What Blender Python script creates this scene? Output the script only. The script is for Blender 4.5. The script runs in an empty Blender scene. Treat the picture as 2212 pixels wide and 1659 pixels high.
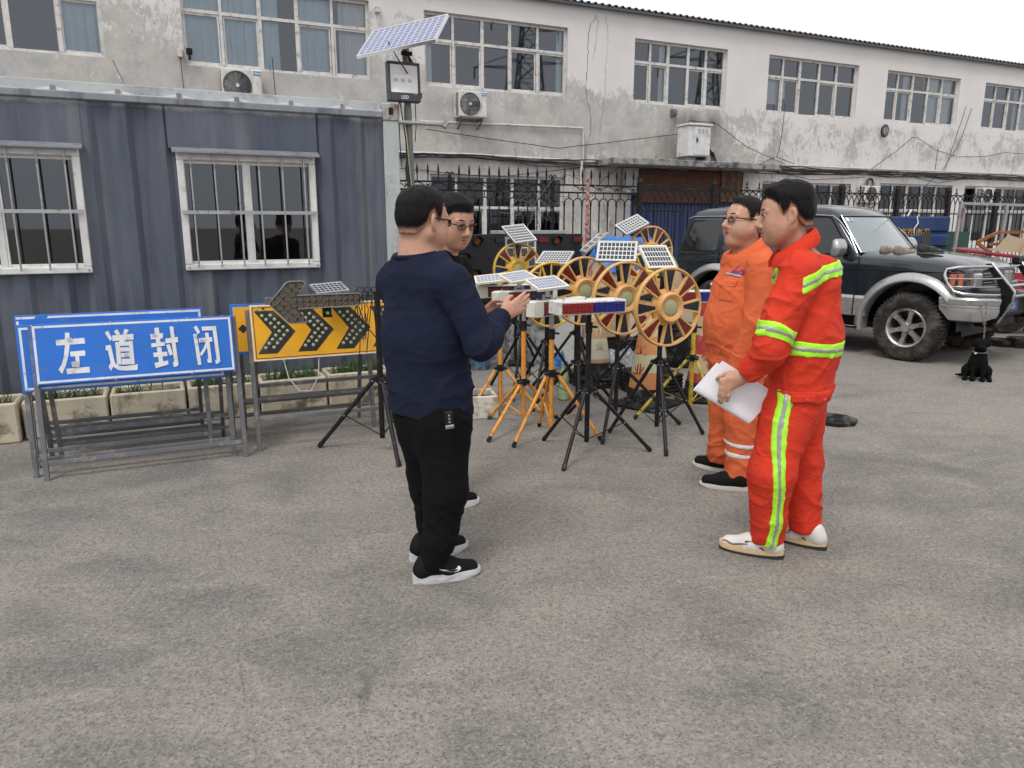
import bpy, bmesh, math, random
import numpy as np
from mathutils import Vector, Matrix, noise as mnoise
R = math.radians
PI = math.pi
sc = bpy.context.scene
col = sc.collection
random.seed(7)
# ------------------------------------------------------------------ camera
cam = bpy.data.cameras.new('camera')
camo = bpy.data.objects.new('camera', cam)
col.objects.link(camo)
cam.sensor_width = 36.0
cam.lens = 36.0 * 1600 / 2212
cam.clip_start = 0.05
cam.clip_end = 600
camo.location = (0, 0, 1.57)
camo.rotation_euler = (R(90 - 12.134), 0, 0)
sc.camera = camo
# ------------------------------------------------------------------ sky, sun, exposure (overcast day)
SUN_EL, SUN_AZ = R(58), R(205)          # azimuth clockwise from +Y
w = bpy.data.worlds.new('World')
sc.world = w
w.use_nodes = True
nt = w.node_tree
nt.nodes.clear()
out = nt.nodes.new('ShaderNodeOutputWorld')
bg = nt.nodes.new('ShaderNodeBackground')
sky = nt.nodes.new('ShaderNodeTexSky')
sky.sky_type = 'NISHITA'
sky.sun_disc = False
sky.sun_elevation = SUN_EL
sky.sun_rotation = SUN_AZ
sky.air_density = 1.6
sky.dust_density = 6.0
sky.ozone_density = 1.0
hs = nt.nodes.new('ShaderNodeHueSaturation')
hs.inputs['Saturation'].default_value = 0.12
mx = nt.nodes.new('ShaderNodeMix')
mx.data_type = 'RGBA'
mx.inputs['Factor'].default_value = 0.7
mx.inputs[7].default_value = (13.2, 13.15, 13.4, 1)   # even cloud cover
nt.links.new(sky.outputs['Color'], hs.inputs['Color'])
nt.links.new(hs.outputs['Color'], mx.inputs[6])
nt.links.new(mx.outputs[2], bg.inputs['Color'])
bg.inputs['Strength'].default_value = 0.1
nt.links.new(bg.outputs['Background'], out.inputs['Surface'])
sl = bpy.data.lights.new('sun', 'SUN')
sl.energy = 1.45
sl.angle = R(18)
sl.color = (1.0, 0.97, 0.93)
slo = bpy.data.objects.new('sun', sl)
col.objects.link(slo)
_d = Vector((math.sin(SUN_AZ) * math.cos(SUN_EL), math.cos(SUN_AZ) * math.cos(SUN_EL), math.sin(SUN_EL)))
slo.rotation_euler = _d.to_track_quat('Z', 'Y').to_euler()
slo.location = (-4, -8, 12)
sc.view_settings.view_transform = 'Standard'
sc.view_settings.look = 'None'
sc.view_settings.exposure = 0.0
sc.view_settings.gamma = 1.0
sc.view_settings.use_curve_mapping = False
sc.render.engine = 'CYCLES'
sc.cycles.use_denoising = True
sc.cycles.max_bounces = 6
sc.cycles.diffuse_bounces = 3
sc.cycles.glossy_bounces = 3
sc.cycles.use_adaptive_sampling = True
sc.cycles.adaptive_threshold = 0.03
sc.cycles.caustics_reflective = False
sc.cycles.caustics_refractive = False
sc.cycles.transparent_max_bounces = 16
# ------------------------------------------------------------------ frame of the wall: everything in the yard is parked along it
TH = R(65.152)
AX = Vector((math.sin(TH), math.cos(TH), 0))      # along the wall, away to the right
NX = Vector((-math.cos(TH), math.sin(TH), 0))     # into the wall
WROT = R(90) - TH
def wp(s, c, z=0.0):
    return AX * s + NX * c + Vector((0, 0, z))
# ------------------------------------------------------------------ helpers
def tag(o, label=None, cat=None, group=None, kind=None):
    if label: o['label'] = label
    if cat: o['category'] = cat
    if group: o['group'] = group
    if kind: o['kind'] = kind
    return o
def empty(name, loc, rz=0.0, label=None, cat=None, group=None):
    o = bpy.data.objects.new(name, None)
    col.objects.link(o)
    o.location = loc
    o.rotation_euler = (0, 0, rz)
    o.empty_display_size = 0.1
    return tag(o, label, cat, group)
def children(o):
    return [c for c in bpy.data.objects if c.parent == o]
def copy_tree(o, parent=None):
    c = o.copy()
    col.objects.link(c)
    if parent is not None:
        c.parent = parent
    for ch in children(o):
        copy_tree(ch, c)
    return c
class MB:
    def __init__(s):
        s.v = []; s.f = []; s.M = Matrix.Identity(4)
    def add(s, vs, fs):
        b = len(s.v); M = s.M
        s.v += [tuple(M @ Vector(p)) for p in vs]
        s.f += [tuple(i + b for i in f) for f in fs]
        return s
    def box(s, lo, hi, b=0.0):
        x0, y0, z0 = lo; x1, y1, z1 = hi
        if b <= 0:
            vs = [(x0,y0,z0),(x1,y0,z0),(x1,y1,z0),(x0,y1,z0),(x0,y0,z1),(x1,y0,z1),(x1,y1,z1),(x0,y1,z1)]
            return s.add(vs, [(3,2,1,0),(4,5,6,7),(0,1,5,4),(1,2,6,5),(2,3,7,6),(3,0,4,7)])
        b = min(b, abs(x1-x0)*.49, abs(y1-y0)*.49, abs(z1-z0)*.49)
        c = Vector(((x0+x1)/2, (y0+y1)/2, (z0+z1)/2)); h = Vector((abs(x1-x0)/2, abs(y1-y0)/2, abs(z1-z0)/2))
        vs = []; idx = {}
        for sx in (-1,1):
            for sy in (-1,1):
                for sz in (-1,1):
                    for a in range(3):
                        o = [h[0]-b, h[1]-b, h[2]-b]; o[a] = h[a]
                        idx[(sx,sy,sz,a)] = len(vs)
                        vs.append((c[0]+sx*o[0], c[1]+sy*o[1], c[2]+sz*o[2]))
        fs = []
        for a in range(3):
            o1, o2 = [(1,2),(2,0),(0,1)][a]
            for sg in (-1,1):
                q = []
                for (u,vv) in ((-1,-1),(1,-1),(1,1),(-1,1)):
                    k = [0,0,0]; k[a] = sg; k[o1] = u; k[o2] = vv
                    q.append(idx[(k[0],k[1],k[2],a)])
                fs.append(tuple(q if sg > 0 else q[::-1]))
            for u in (-1,1):
                for vv in (-1,1):
                    k0 = [0,0,0]; k0[o1] = u; k0[o2] = vv
                    k1 = list(k0); k0[a] = -1; k1[a] = 1
                    q = [idx[(*k0,o1)], idx[(*k1,o1)], idx[(*k1,o2)], idx[(*k0,o2)]]
                    fs.append(tuple(q if u*vv < 0 else q[::-1]))
        for sx in (-1,1):
            for sy in (-1,1):
                for sz in (-1,1):
                    q = [idx[(sx,sy,sz,a)] for a in range(3)]
                    fs.append(tuple(q if sx*sy*sz > 0 else q[::-1]))
        return s.add(vs, fs)
    def cbox(s, c, d, b=0.0):
        return s.box([c[i]-d[i]/2 for i in range(3)], [c[i]+d[i]/2 for i in range(3)], b)
    def bar(s, p0, p1, w, h, up=(0,0,1), b=0.0):
        p0 = Vector(p0); p1 = Vector(p1); d = p1 - p0; L = d.length
        x = d.normalized(); y = Vector(up).cross(x)
        if y.length < 1e-4: y = Vector((0,1,0)).cross(x)
        y.normalize(); z = x.cross(y)
        M = Matrix((x, y, z)).transposed().to_4x4(); M.translation = p0
        old = s.M; s.M = old @ M
        s.box((0,-w/2,-h/2), (L,w/2,h/2), b)
        s.M = old
        return s
    def tube(s, path, r, n=8, cap=True, closed=False):
        P = [Vector(p) for p in path]; m = len(P)
        rs = r if isinstance(r, (list, tuple)) else [r]*m
        T = []
        for i in range(m):
            if closed: t = P[(i+1) % m] - P[(i-1) % m]
            else: t = P[min(i+1,m-1)] - P[max(i-1,0)]
            T.append(t.normalized() if t.length > 1e-9 else Vector((0,0,1)))
        u = T[0].orthogonal().normalized()
        vs = []
        for i in range(m):
            u = (u - T[i]*u.dot(T[i]))
            u = u.normalized() if u.length > 1e-6 else T[i].orthogonal().normalized()
            w_ = T[i].cross(u)
            for k in range(n):
                a = 2*PI*k/n
                vs.append(tuple(P[i] + (u*math.cos(a) + w_*math.sin(a))*rs[i]))
        fs = []
        for i in range(m if closed else m-1):
            j = (i+1) % m
            for k in range(n):
                l = (k+1) % n
                fs.append((i*n+k, i*n+l, j*n+l, j*n+k))
        if cap and not closed:
            fs.append(tuple(range(n))[::-1]); fs.append(tuple((m-1)*n+k for k in range(n)))
        return s.add(vs, fs)
    def cyl(s, p0, p1, r0, r1=None, n=16):
        return s.tube([p0, p1], [r0, r0 if r1 is None else r1], n)
    def lathe(s, prof, n=24, arc=2*PI, a0=0.0):       # prof: (r, z) about local z
        full = abs(arc - 2*PI) < 1e-6
        m = n if full else n+1
        vs = []
        for (r, z) in prof:
            for k in range(m):
                a = a0 + arc*k/n
                vs.append((r*math.cos(a), r*math.sin(a), z))
        fs = []
        for i in range(len(prof)-1):
            for k in range(n):
                l = (k+1) % m
                fs.append((i*m+k, i*m+l, (i+1)*m+l, (i+1)*m+k))
        return s.add(vs, fs)
    def prism(s, poly, d0, d1, plane='xz'):            # poly in a plane, pushed along the third axis
        n = len(poly)
        def P(a, b, d):
            return {'xz': (a, d, b), 'xy': (a, b, d), 'yz': (d, a, b)}[plane]
        vs = [P(a, b, d0) for a, b in poly] + [P(a, b, d1) for a, b in poly]
        fs = [tuple(range(n)), tuple(range(2*n-1, n-1, -1))]
        for i in range(n):
            j = (i+1) % n
            fs.append((j, i, i+n, j+n))
        return s.add(vs, fs)
    def loft(s, rings, closed=True, cap=True):
        n = len(rings[0]); vs = [tuple(p) for r in rings for p in r]; fs = []
        for i in range(len(rings)-1):
            for k in range(n if closed else n-1):
                l = (k+1) % n
                fs.append((i*n+k, i*n+l, (i+1)*n+l, (i+1)*n+k))
        if cap and closed:
            fs.append(tuple(range(n))[::-1]); fs.append(tuple((len(rings)-1)*n+k for k in range(n)))
        return s.add(vs, fs)
    def mesh(s, name, smooth=35):
        me = bpy.data.meshes.new(name)
        me.from_pydata(s.v, [], s.f)
        me.validate()
        if len(s.f) > 1:
            bm = bmesh.new(); bm.from_mesh(me)
            bmesh.ops.recalc_face_normals(bm, faces=bm.faces)
            bm.to_mesh(me); bm.free()
        if smooth:
            me.shade_smooth()
            me.set_sharp_from_angle(angle=R(smooth))
        return me
    def build(s, name, m, parent=None, smooth=35, **kw):
        return obj(name, s.mesh(name, smooth), m, parent, **kw)
def obj(name, me, m, parent=None, loc=None, rot=None, label=None, cat=None, group=None, kind=None):
    o = bpy.data.objects.new(name, me)
    col.objects.link(o)
    if m is not None:
        me.materials.clear()
        me.materials.append(m)
    if parent is not None: o.parent = parent
    if loc is not None: o.location = loc
    if rot is not None: o.rotation_euler = rot
    return tag(o, label, cat, group, kind)
def inst(name, me, parent, loc=(0,0,0), rot=(0,0,0), scale=None):
    o = bpy.data.objects.new(name, me)
    col.objects.link(o)
    o.parent = parent; o.location = loc; o.rotation_euler = rot
    if scale: o.scale = scale
    return o
def text_mesh(body, size, depth=0.0, bold=0.0, align='CENTER'):
    cu = bpy.data.curves.new('lettering', 'FONT')
    cu.body = body; cu.size = size; cu.align_x = align; cu.align_y = 'CENTER'
    cu.extrude = depth; cu.offset = bold
    cu.resolution_u = 3
    o = bpy.data.objects.new('lettering', cu)
    col.objects.link(o)
    dg = bpy.context.evaluated_depsgraph_get()
    me = bpy.data.meshes.new_from_object(o.evaluated_get(dg))
    bpy.data.objects.remove(o); bpy.data.curves.remove(cu)
    return me
def lettering(body, size, m, parent, M, depth=0.0008, bold=0.0, name='lettering', sx=1.0):
    me = text_mesh(body, size, depth, bold)
    me.transform(M @ Matrix.Diagonal((sx,1,1,1)))
    return obj(name, me, m, parent)
def frame_M(o, x, z):     # matrix whose local x, y(text up) map to the given axes; o origin
    x = Vector(x).normalized(); y = Vector(z).normalized(); n = x.cross(y)
    M = Matrix((x, y, n)).transposed().to_4x4(); M.translation = Vector(o)
    return M
# ------------------------------------------------------------------ materials
MATS = {}
def nodes_of(name):
    m = bpy.data.materials.new(name)
    m.use_nodes = True
    t = m.node_tree
    return m, t, t.nodes['Principled BSDF']
def N_(t, kind, **kw):
    n = t.nodes.new(kind)
    for k, v in kw.items():
        if hasattr(n, k): setattr(n, k, v)
        else: n.inputs[k].default_value = v
    return n
def c4(c): return (c[0], c[1], c[2], 1)
def noise_n(t, co, scale, detail=4, rough=.55, dist=0.0, vec=None):
    n = t.nodes.new('ShaderNodeTexNoise')
    n.inputs['Scale'].default_value = scale; n.inputs['Detail'].default_value = detail
    n.inputs['Roughness'].default_value = rough; n.inputs['Distortion'].default_value = dist
    src = co
    if vec is not None:
        mp = t.nodes.new('ShaderNodeMapping'); mp.inputs['Scale'].default_value = vec
        t.links.new(co, mp.inputs['Vector']); src = mp.outputs['Vector']
    t.links.new(src, n.inputs['Vector'])
    return n.outputs['Fac']
def ramp_n(t, fac, p0, p1, v0=0.0, v1=1.0):
    r = t.nodes.new('ShaderNodeMapRange')
    r.inputs['From Min'].default_value = p0; r.inputs['From Max'].default_value = p1
    r.inputs['To Min'].default_value = v0; r.inputs['To Max'].default_value = v1
    t.links.new(fac, r.inputs['Value'])
    return r.outputs['Result']
def mix_n(t, fac, a, b, mode='MIX'):
    m = t.nodes.new('ShaderNodeMix'); m.data_type = 'RGBA'; m.blend_type = mode
    for sock, val in ((m.inputs['Factor'], fac), (m.inputs[6], a), (m.inputs[7], b)):
        if isinstance(val, (int, float)): sock.default_value = val
        elif isinstance(val, tuple): sock.default_value = c4(val)
        else: t.links.new(val, sock)
    return m.outputs[2]
def math_n(t, op, a, b=None):
    m = t.nodes.new('ShaderNodeMath'); m.operation = op
    for i, val in enumerate((a, b)):
        if val is None: continue
        if isinstance(val, (int, float)): m.inputs[i].default_value = val
        else: t.links.new(val, m.inputs[i])
    return m.outputs[0]
def bump_n(t, bs, h, strength=.3, dist=.01):
    b = t.nodes.new('ShaderNodeBump'); b.inputs['Strength'].default_value = strength; b.inputs['Distance'].default_value = dist
    t.links.new(h, b.inputs['Height']); t.links.new(b.outputs['Normal'], bs.inputs['Normal'])
def pm(name, c, rough=.5, metal=0.0, var=.12, vs=6.0, dirt=None, bump=0.0, bs=80.0, spec=.5, coat=0.0, sheen=0.0, vec=None):
    """painted / plain material: colour with slow variation, optional dirt (colour, amount, scale), fine bump"""
    if name in MATS: return MATS[name]
    m, t, b = nodes_of(name)
    co = N_(t, 'ShaderNodeTexCoord').outputs['Object']
    f = noise_n(t, co, vs, 5, .6, vec=vec)
    lo = tuple(x*(1-var) for x in c); hi = tuple(min(1, x*(1+var)) for x in c)
    cc = mix_n(t, ramp_n(t, f, .3, .7), lo, hi)
    rg = ramp_n(t, f, .3, .7, max(.02, rough-.08), min(1, rough+.08))
    if dirt:
        dc, am, ds = dirt
        g = noise_n(t, co, ds, 7, .68, vec=vec)
        k = ramp_n(t, g, .62-am*.35, .72-am*.25)
        cc = mix_n(t, k, cc, dc)
        rg = math_n(t, 'ADD', rg, math_n(t, 'MULTIPLY', k, .2))
    t.links.new(cc, b.inputs['Base Color']); t.links.new(rg, b.inputs['Roughness'])
    b.inputs['Metallic'].default_value = metal
    b.inputs['Specular IOR Level'].default_value = spec
    if coat:
        b.inputs['Coat Weight'].default_value = coat; b.inputs['Coat Roughness'].default_value = .08
    if sheen:
        b.inputs['Sheen Weight'].default_value = sheen; b.inputs['Sheen Roughness'].default_value = .5
    if bump:
        bump_n(t, b, noise_n(t, co, bs, 3, .6), bump, .004)
    MATS[name] = m
    return m
def glass_mat(name, tint, refl=.12, rough=.02):
    if name in MATS: return MATS[name]
    m, t, b = nodes_of(name)
    t.nodes.remove(b)
    tr = N_(t, 'ShaderNodeBsdfTransparent'); tr.inputs['Color'].default_value = c4(tint)
    gl = N_(t, 'ShaderNodeBsdfGlossy'); gl.inputs['Roughness'].default_value = rough
    gl.inputs['Color'].default_value = (.85,.92,1,1)
    lw = N_(t, 'ShaderNodeFresnel'); lw.inputs['IOR'].default_value = 1.5
    fa = math_n(t, 'ADD', lw.outputs['Fac'], refl)
    ms = N_(t, 'ShaderNodeMixShader')
    t.links.new(fa, ms.inputs['Fac']); t.links.new(tr.outputs[0], ms.inputs[1]); t.links.new(gl.outputs[0], ms.inputs[2])
    t.links.new(ms.outputs[0], t.nodes['Material Output'].inputs['Surface'])
    MATS[name] = m
    return m
# palette
M_white_frame = pm('white_window_frame', (.62,.61,.59), .45, dirt=((.35,.32,.28), .25, 9))
M_alu = pm('aluminium', (.62,.63,.64), .35, .9, var=.08)
M_steel = pm('grey_steel', (.15,.155,.165), .5, .35, dirt=((.30,.28,.26), .25, 14), bump=.15)
M_galv = pm('galvanised', (.42,.43,.43), .45, .6, dirt=((.25,.2,.16), .2, 12))
M_black = pm('black_plastic', (.012,.012,.013), .45, dirt=((.04,.038,.035), .15, 20), spec=.25)
M_blackmetal = pm('black_paint_metal', (.011,.011,.013), .42, dirt=((.055,.05,.045), .15, 24), spec=.28)
M_rubber = pm('rubber', (.022,.022,.022), .85, spec=.2, dirt=((.11,.1,.085), .3, 16), bump=.3, bs=120)
M_chrome = pm('chrome', (.50,.51,.53), .16, 1.0, var=.06)
M_wire = pm('black_cable', (.02,.02,.022), .55)
M_whitewire = pm('white_cable', (.55,.54,.5), .5)
M_bolt = pm('bolt', (.45,.44,.42), .4, .9)
# ================================================================== ground
def ground_mat():
    m, t, b = nodes_of('yard_concrete')
    co = N_(t, 'ShaderNodeTexCoord').outputs['Object']
    big = noise_n(t, co, .36, 4, .62, .6)
    mid = noise_n(t, co, 1.9, 5, .66, .5, vec=(1,1.5,1))
    fine = noise_n(t, co, 95, 2, .7)
    grit = noise_n(t, co, 38, 4, .78)
    vo = N_(t, 'ShaderNodeTexVoronoi', Scale=84.0); t.links.new(co, vo.inputs['Vector'])
    v2 = N_(t, 'ShaderNodeTexVoronoi', Scale=130.0); t.links.new(co, v2.inputs['Vector'])
    def rnd_of(v_):
        s_ = N_(t, 'ShaderNodeSeparateColor'); t.links.new(v_.outputs['Color'], s_.inputs[0]); return s_.outputs[0]
    c = mix_n(t, ramp_n(t, big, .36, .60), (.160,.151,.139), (.268,.245,.216))
    c = mix_n(t, ramp_n(t, mid, .44, .70, 0, .85), c, (.312,.285,.248))
    c = mix_n(t, ramp_n(t, mid, .24, .44, .75, 0), c, (.105,.103,.100))
    c = mix_n(t, ramp_n(t, grit, .35, .65, .35, 0), c, (.10,.098,.096))
    c = mix_n(t, ramp_n(t, grit, .5, .75, 0, .35), c, (.42,.395,.36))
    # worn areas lay bare the stone chips, dusty ones hide them
    worn = math_n(t, 'ADD', math_n(t, 'MULTIPLY', ramp_n(t, noise_n(t, co, .9, 4, .62, .5), .38, .60), .75), .18)
    st = ramp_n(t, vo.outputs['Distance'], .42, .30)
    rv = rnd_of(vo)
    chips = math_n(t, 'MULTIPLY', math_n(t, 'MULTIPLY', st, ramp_n(t, rv, .34, .24)), worn)
    c = mix_n(t, math_n(t, 'MULTIPLY', chips, .62), c, mix_n(t, ramp_n(t, rv, .0, .3), (.035,.036,.038), (.10,.098,.095)))
    pale = math_n(t, 'MULTIPLY', math_n(t, 'MULTIPLY', st, ramp_n(t, rv, .80, .90)), worn)
    c = mix_n(t, math_n(t, 'MULTIPLY', pale, .3), c, (.40,.375,.335))
    r2_ = rnd_of(v2)
    c = mix_n(t, math_n(t, 'MULTIPLY', ramp_n(t, r2_, .22, .12), .5), c, (.07,.069,.068))
    c = mix_n(t, math_n(t, 'MULTIPLY', ramp_n(t, r2_, .86, .93), .25), c, (.42,.395,.355))
    # oil drips and tyre scuffs
    oil = math_n(t, 'MULTIPLY', ramp_n(t, noise_n(t, co, 1.35, 5, .7, .9), .64, .72), .55)
    c = mix_n(t, oil, c, (.075,.073,.072))
    # joint between the poured slabs
    sx = N_(t, 'ShaderNodeSeparateXYZ'); mp = N_(t, 'ShaderNodeMapping'); mp.inputs['Rotation'].default_value = (0,0,-(WROT))
    t.links.new(co, mp.inputs['Vector']); t.links.new(mp.outputs['Vector'], sx.inputs[0])
    wob = math_n(t, 'MULTIPLY', math_n(t, 'SUBTRACT', noise_n(t, co, 3.5, 4), .5), .09)
    def joint(axis, pos, wd, am):
        d = math_n(t, 'ABSOLUTE', math_n(t, 'SUBTRACT', math_n(t, 'ADD', sx.outputs[axis], wob), pos))
        return math_n(t, 'MULTIPLY', ramp_n(t, d, wd, wd*.35), math_n(t, 'MULTIPLY', ramp_n(t, noise_n(t, co, 9, 3), .36, .52), am))
    for a_, p_, w_, k_ in (('X', .12, .006, .26), ('Y', 4.45, .006, .2), ('X', 4.1, .007, .15)):
        c = mix_n(t, joint(a_, p_, w_, k_), c, (.06,.055,.05))
    t.links.new(c, b.inputs['Base Color'])
    t.links.new(ramp_n(t, mid, .3, .7, .75, .95), b.inputs['Roughness'])
    b.inputs['Specular IOR Level'].default_value = .25
    h = math_n(t, 'ADD', math_n(t, 'MULTIPLY', fine, .5), math_n(t, 'MULTIPLY', grit, .6))
    h = math_n(t, 'ADD', h, math_n(t, 'MULTIPLY', chips, -.5))
    bump_n(t, b, h, .55, .006)
    return m
g = MB()
n_ = 60
vs, fs = [], []
for j in range(n_+1):
    for i in range(n_+1):
        x = -300 + 600*i/n_; y = -300 + 600*j/n_
        vs.append((x, y, 0))
for j in range(n_):
    for i in range(n_):
        a = j*(n_+1)+i
        fs.append((a, a+1, a+n_+2, a+n_+1))
g.add(vs, fs)
g.build('yard_ground', ground_mat(), smooth=0, kind='structure')
# loose grit lying on the concrete
gr = MB(); rnd = random.Random(3)
for k in range(950):
    u = rnd.random()**1.7
    y = 1.2 + u*6.5; x = (rnd.random()*2-1)*(.8+y*.85)
    if k < 40: x = 1.7 + rnd.random()*2.8; y = 2.2 + rnd.random()*3
    r = .0018 + .0045*rnd.random()**3
    ph = rnd.random()*6.3
    pts = []
    for a in range(5):
        an = ph + a*1.2566; rr = r*(.7+.5*rnd.random())
        pts.append((x+rr*math.cos(an), y+rr*math.sin(an)*.8, .0005))
    top = (x, y, r*(.5+.5*rnd.random()))
    gr.add(pts+[top], [(a, (a+1) % 5, 5) for a in range(5)])
gr.build('loose_grit', pm('grit_stone', (.13,.125,.12), .9, var=.5, vs=30), smooth=0, kind='stuff', label='small dark stone grit scattered over the concrete yard', cat='grit')

# ================================================================== building
def plaster_mat():
    m, t, b = nodes_of('peeling_plaster')
    co = N_(t, 'ShaderNodeTexCoord').outputs['Object']
    sp = N_(t, 'ShaderNodeSeparateXYZ'); t.links.new(co, sp.inputs[0])
    Z, X = sp.outputs['Z'], sp.outputs['X']
    white = mix_n(t, ramp_n(t, noise_n(t, co, .8, 4), .3, .7), (.66,.64,.63), (.74,.72,.715))
    grey = mix_n(t, ramp_n(t, noise_n(t, co, 2.2, 6, .68), .35, .65), (.38,.38,.38), (.55,.535,.515))
    tan = mix_n(t, ramp_n(t, noise_n(t, co, 6, 5), .3, .7), (.44,.41,.37), (.55,.525,.49))
    # paint is sound under the roof, peels below the sills and to the left
    band = math_n(t, 'ADD', ramp_n(t, Z, 4.1, 4.75, .13, -.12), ramp_n(t, Z, 2.9, 3.4, -.06, 0.0))
    side = ramp_n(t, X, 10.5, 15.5, .045, -.10)
    lft = math_n(t, 'MULTIPLY', ramp_n(t, X, 4.2, 5.5, .14, 0), ramp_n(t, Z, 5.2, 5.8, 1, .3))
    off = math_n(t, 'ADD', math_n(t, 'ADD', band, side), lft)
    n1 = noise_n(t, co, 1.15, 9, .66, .5)
    n2 = noise_n(t, co, 11.0, 7, .74, .8, vec=(1,1,.55))
    k = math_n(t, 'ADD', math_n(t, 'ADD', math_n(t, 'MULTIPLY', n1, .55), math_n(t, 'MULTIPLY', n2, .45)), off)
    peel = ramp_n(t, k, .525, .585)
    under = mix_n(t, ramp_n(t, noise_n(t, co, 1.1, 5, .6), .48, .58), grey, tan)
    c = mix_n(t, peel, white, under)
    # white flecks left standing inside the peeled areas
    fl = math_n(t, 'MULTIPLY', ramp_n(t, noise_n(t, co, 14, 6, .72, 1.2, vec=(1,1,.5)), .58, .63), ramp_n(t, noise_n(t, co, 1.6, 3), .42, .6))
    c = mix_n(t, math_n(t, 'MULTIPLY', fl, .9), c, (.70,.685,.675))
    # old rain streaks: rust and soot washed down
    st = noise_n(t, co, 3.2, 6, .7, 0, vec=(1,1,.07))
    stm = math_n(t, 'MULTIPLY', ramp_n(t, st, .56, .70), ramp_n(t, Z, 4.35, 3.7, .0, .75))
    c = mix_n(t, math_n(t, 'MULTIPLY', stm, .5), c, (.27,.235,.20))
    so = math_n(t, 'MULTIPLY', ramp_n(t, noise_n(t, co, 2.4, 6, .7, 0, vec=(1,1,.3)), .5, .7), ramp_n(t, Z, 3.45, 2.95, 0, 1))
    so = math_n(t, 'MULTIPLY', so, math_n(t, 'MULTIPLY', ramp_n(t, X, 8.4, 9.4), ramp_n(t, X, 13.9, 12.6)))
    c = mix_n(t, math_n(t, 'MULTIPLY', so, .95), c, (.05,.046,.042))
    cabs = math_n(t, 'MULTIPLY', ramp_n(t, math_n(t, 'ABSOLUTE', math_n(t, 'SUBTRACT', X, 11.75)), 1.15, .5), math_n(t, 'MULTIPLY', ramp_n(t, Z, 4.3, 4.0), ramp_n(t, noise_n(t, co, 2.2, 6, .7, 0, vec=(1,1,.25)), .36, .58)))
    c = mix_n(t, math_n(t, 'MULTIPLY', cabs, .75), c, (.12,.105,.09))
    t.links.new(c, b.inputs['Base Color'])
    b.inputs['Roughness'].default_value = .9
    b.inputs['Specular IOR Level'].default_value = .2
    bump_n(t, b, math_n(t, 'ADD', math_n(t, 'MULTIPLY', peel, -.6), math_n(t, 'MULTIPLY', n2, .5)), .35, .012)
    return m
BLD = empty('factory_building', wp(0, 15, 0), WROT, 'long two-storey building with peeling white plaster and rows of white windows', 'building')
S0, S1, ZR = -7.0, 34.0, 6.15
def even(a, b, n): return [a + (b-a)*i/n for i in range(n+1)]
UPW = [(-3.35,-.6,4.32,5.72,[-3.35,-2.6,-1.95,-1.24,-.6]), (.63,3.95,4.31,5.73,[.63,1.28,1.94,2.6,3.25,3.95]),
       (5.04,8.27,4.29,5.69,[5.04,5.67,6.31,6.93,7.58,8.27]), (9.98,12.62,4.28,5.65,[9.98,10.46,10.96,11.53,12.05,12.62]),
       (13.91,17.0,4.29,5.655,[13.91,14.46,15.03,15.69,16.3,17.0]), (18.08,21.05,4.31,5.635,[18.08,18.6,19.2,19.82,20.4,21.05]),
       (22.16,25.2,4.32,5.62,[22.16,22.77,23.4,24.0,24.6,25.2]), (26.3,29.3,4.32,5.62,even(26.3,29.3,5))]
GRW = [(5.09,8.24,1.0,2.60,[5.09,5.69,6.35,6.99,7.64,8.24]), (13.96,17.09,1.0,2.65,even(13.96,17.09,5)), (18.2,21.25,1.0,2.70,even(18.2,21.25,5)), (21.8,25.0,1.0,2.70,even(21.8,25.0,5)),
       (.9,4.1,1.0,2.6,even(.9,4.1,5))]
DOOR = (10.0, 13.15, 0.0, 2.78)
ops = [(w_[0],w_[1],w_[2],w_[3]) for w_ in UPW+GRW] + [DOOR]
xs = sorted({S0, S1} | {v for o_ in ops for v in o_[:2]})
zs = sorted({0.0, ZR} | {v for o_ in ops for v in o_[2:]})
wl = MB()
for i in range(len(xs)-1):
    runs = []
    for j in range(len(zs)-1):
        xm, zm = (xs[i]+xs[i+1])/2, (zs[j]+zs[j+1])/2
        if any(o_[0] < xm < o_[1] and o_[2] < zm < o_[3] for o_ in ops): continue
        if runs and abs(runs[-1][1]-zs[j]) < 1e-9: runs[-1][1] = zs[j+1]
        else: runs.append([zs[j], zs[j+1]])
    for z0, z1 in runs:
        wl.box((xs[i],0,z0), (xs[i+1],.26,z1))
wl.build('wall', plaster_mat(), BLD, smooth=0)
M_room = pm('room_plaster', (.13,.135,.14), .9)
rm = MB()
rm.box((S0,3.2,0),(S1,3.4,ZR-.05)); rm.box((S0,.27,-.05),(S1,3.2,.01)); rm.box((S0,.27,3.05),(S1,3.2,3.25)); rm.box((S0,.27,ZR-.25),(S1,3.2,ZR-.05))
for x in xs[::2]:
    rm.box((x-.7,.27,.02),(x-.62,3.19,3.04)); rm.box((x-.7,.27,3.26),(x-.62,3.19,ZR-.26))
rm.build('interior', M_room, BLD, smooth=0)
M_pane = glass_mat('window_glass', (.78,.84,.88), .085)
M_pane2 = glass_mat('window_glass_low', (.55,.6,.63), .015)
M_curt = pm('pale_blue_curtain', (.62,.74,.80), .9, var=.1, vs=3)
M_curtw = pm('white_curtain', (.72,.72,.70), .9, var=.08, vs=3)
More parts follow.
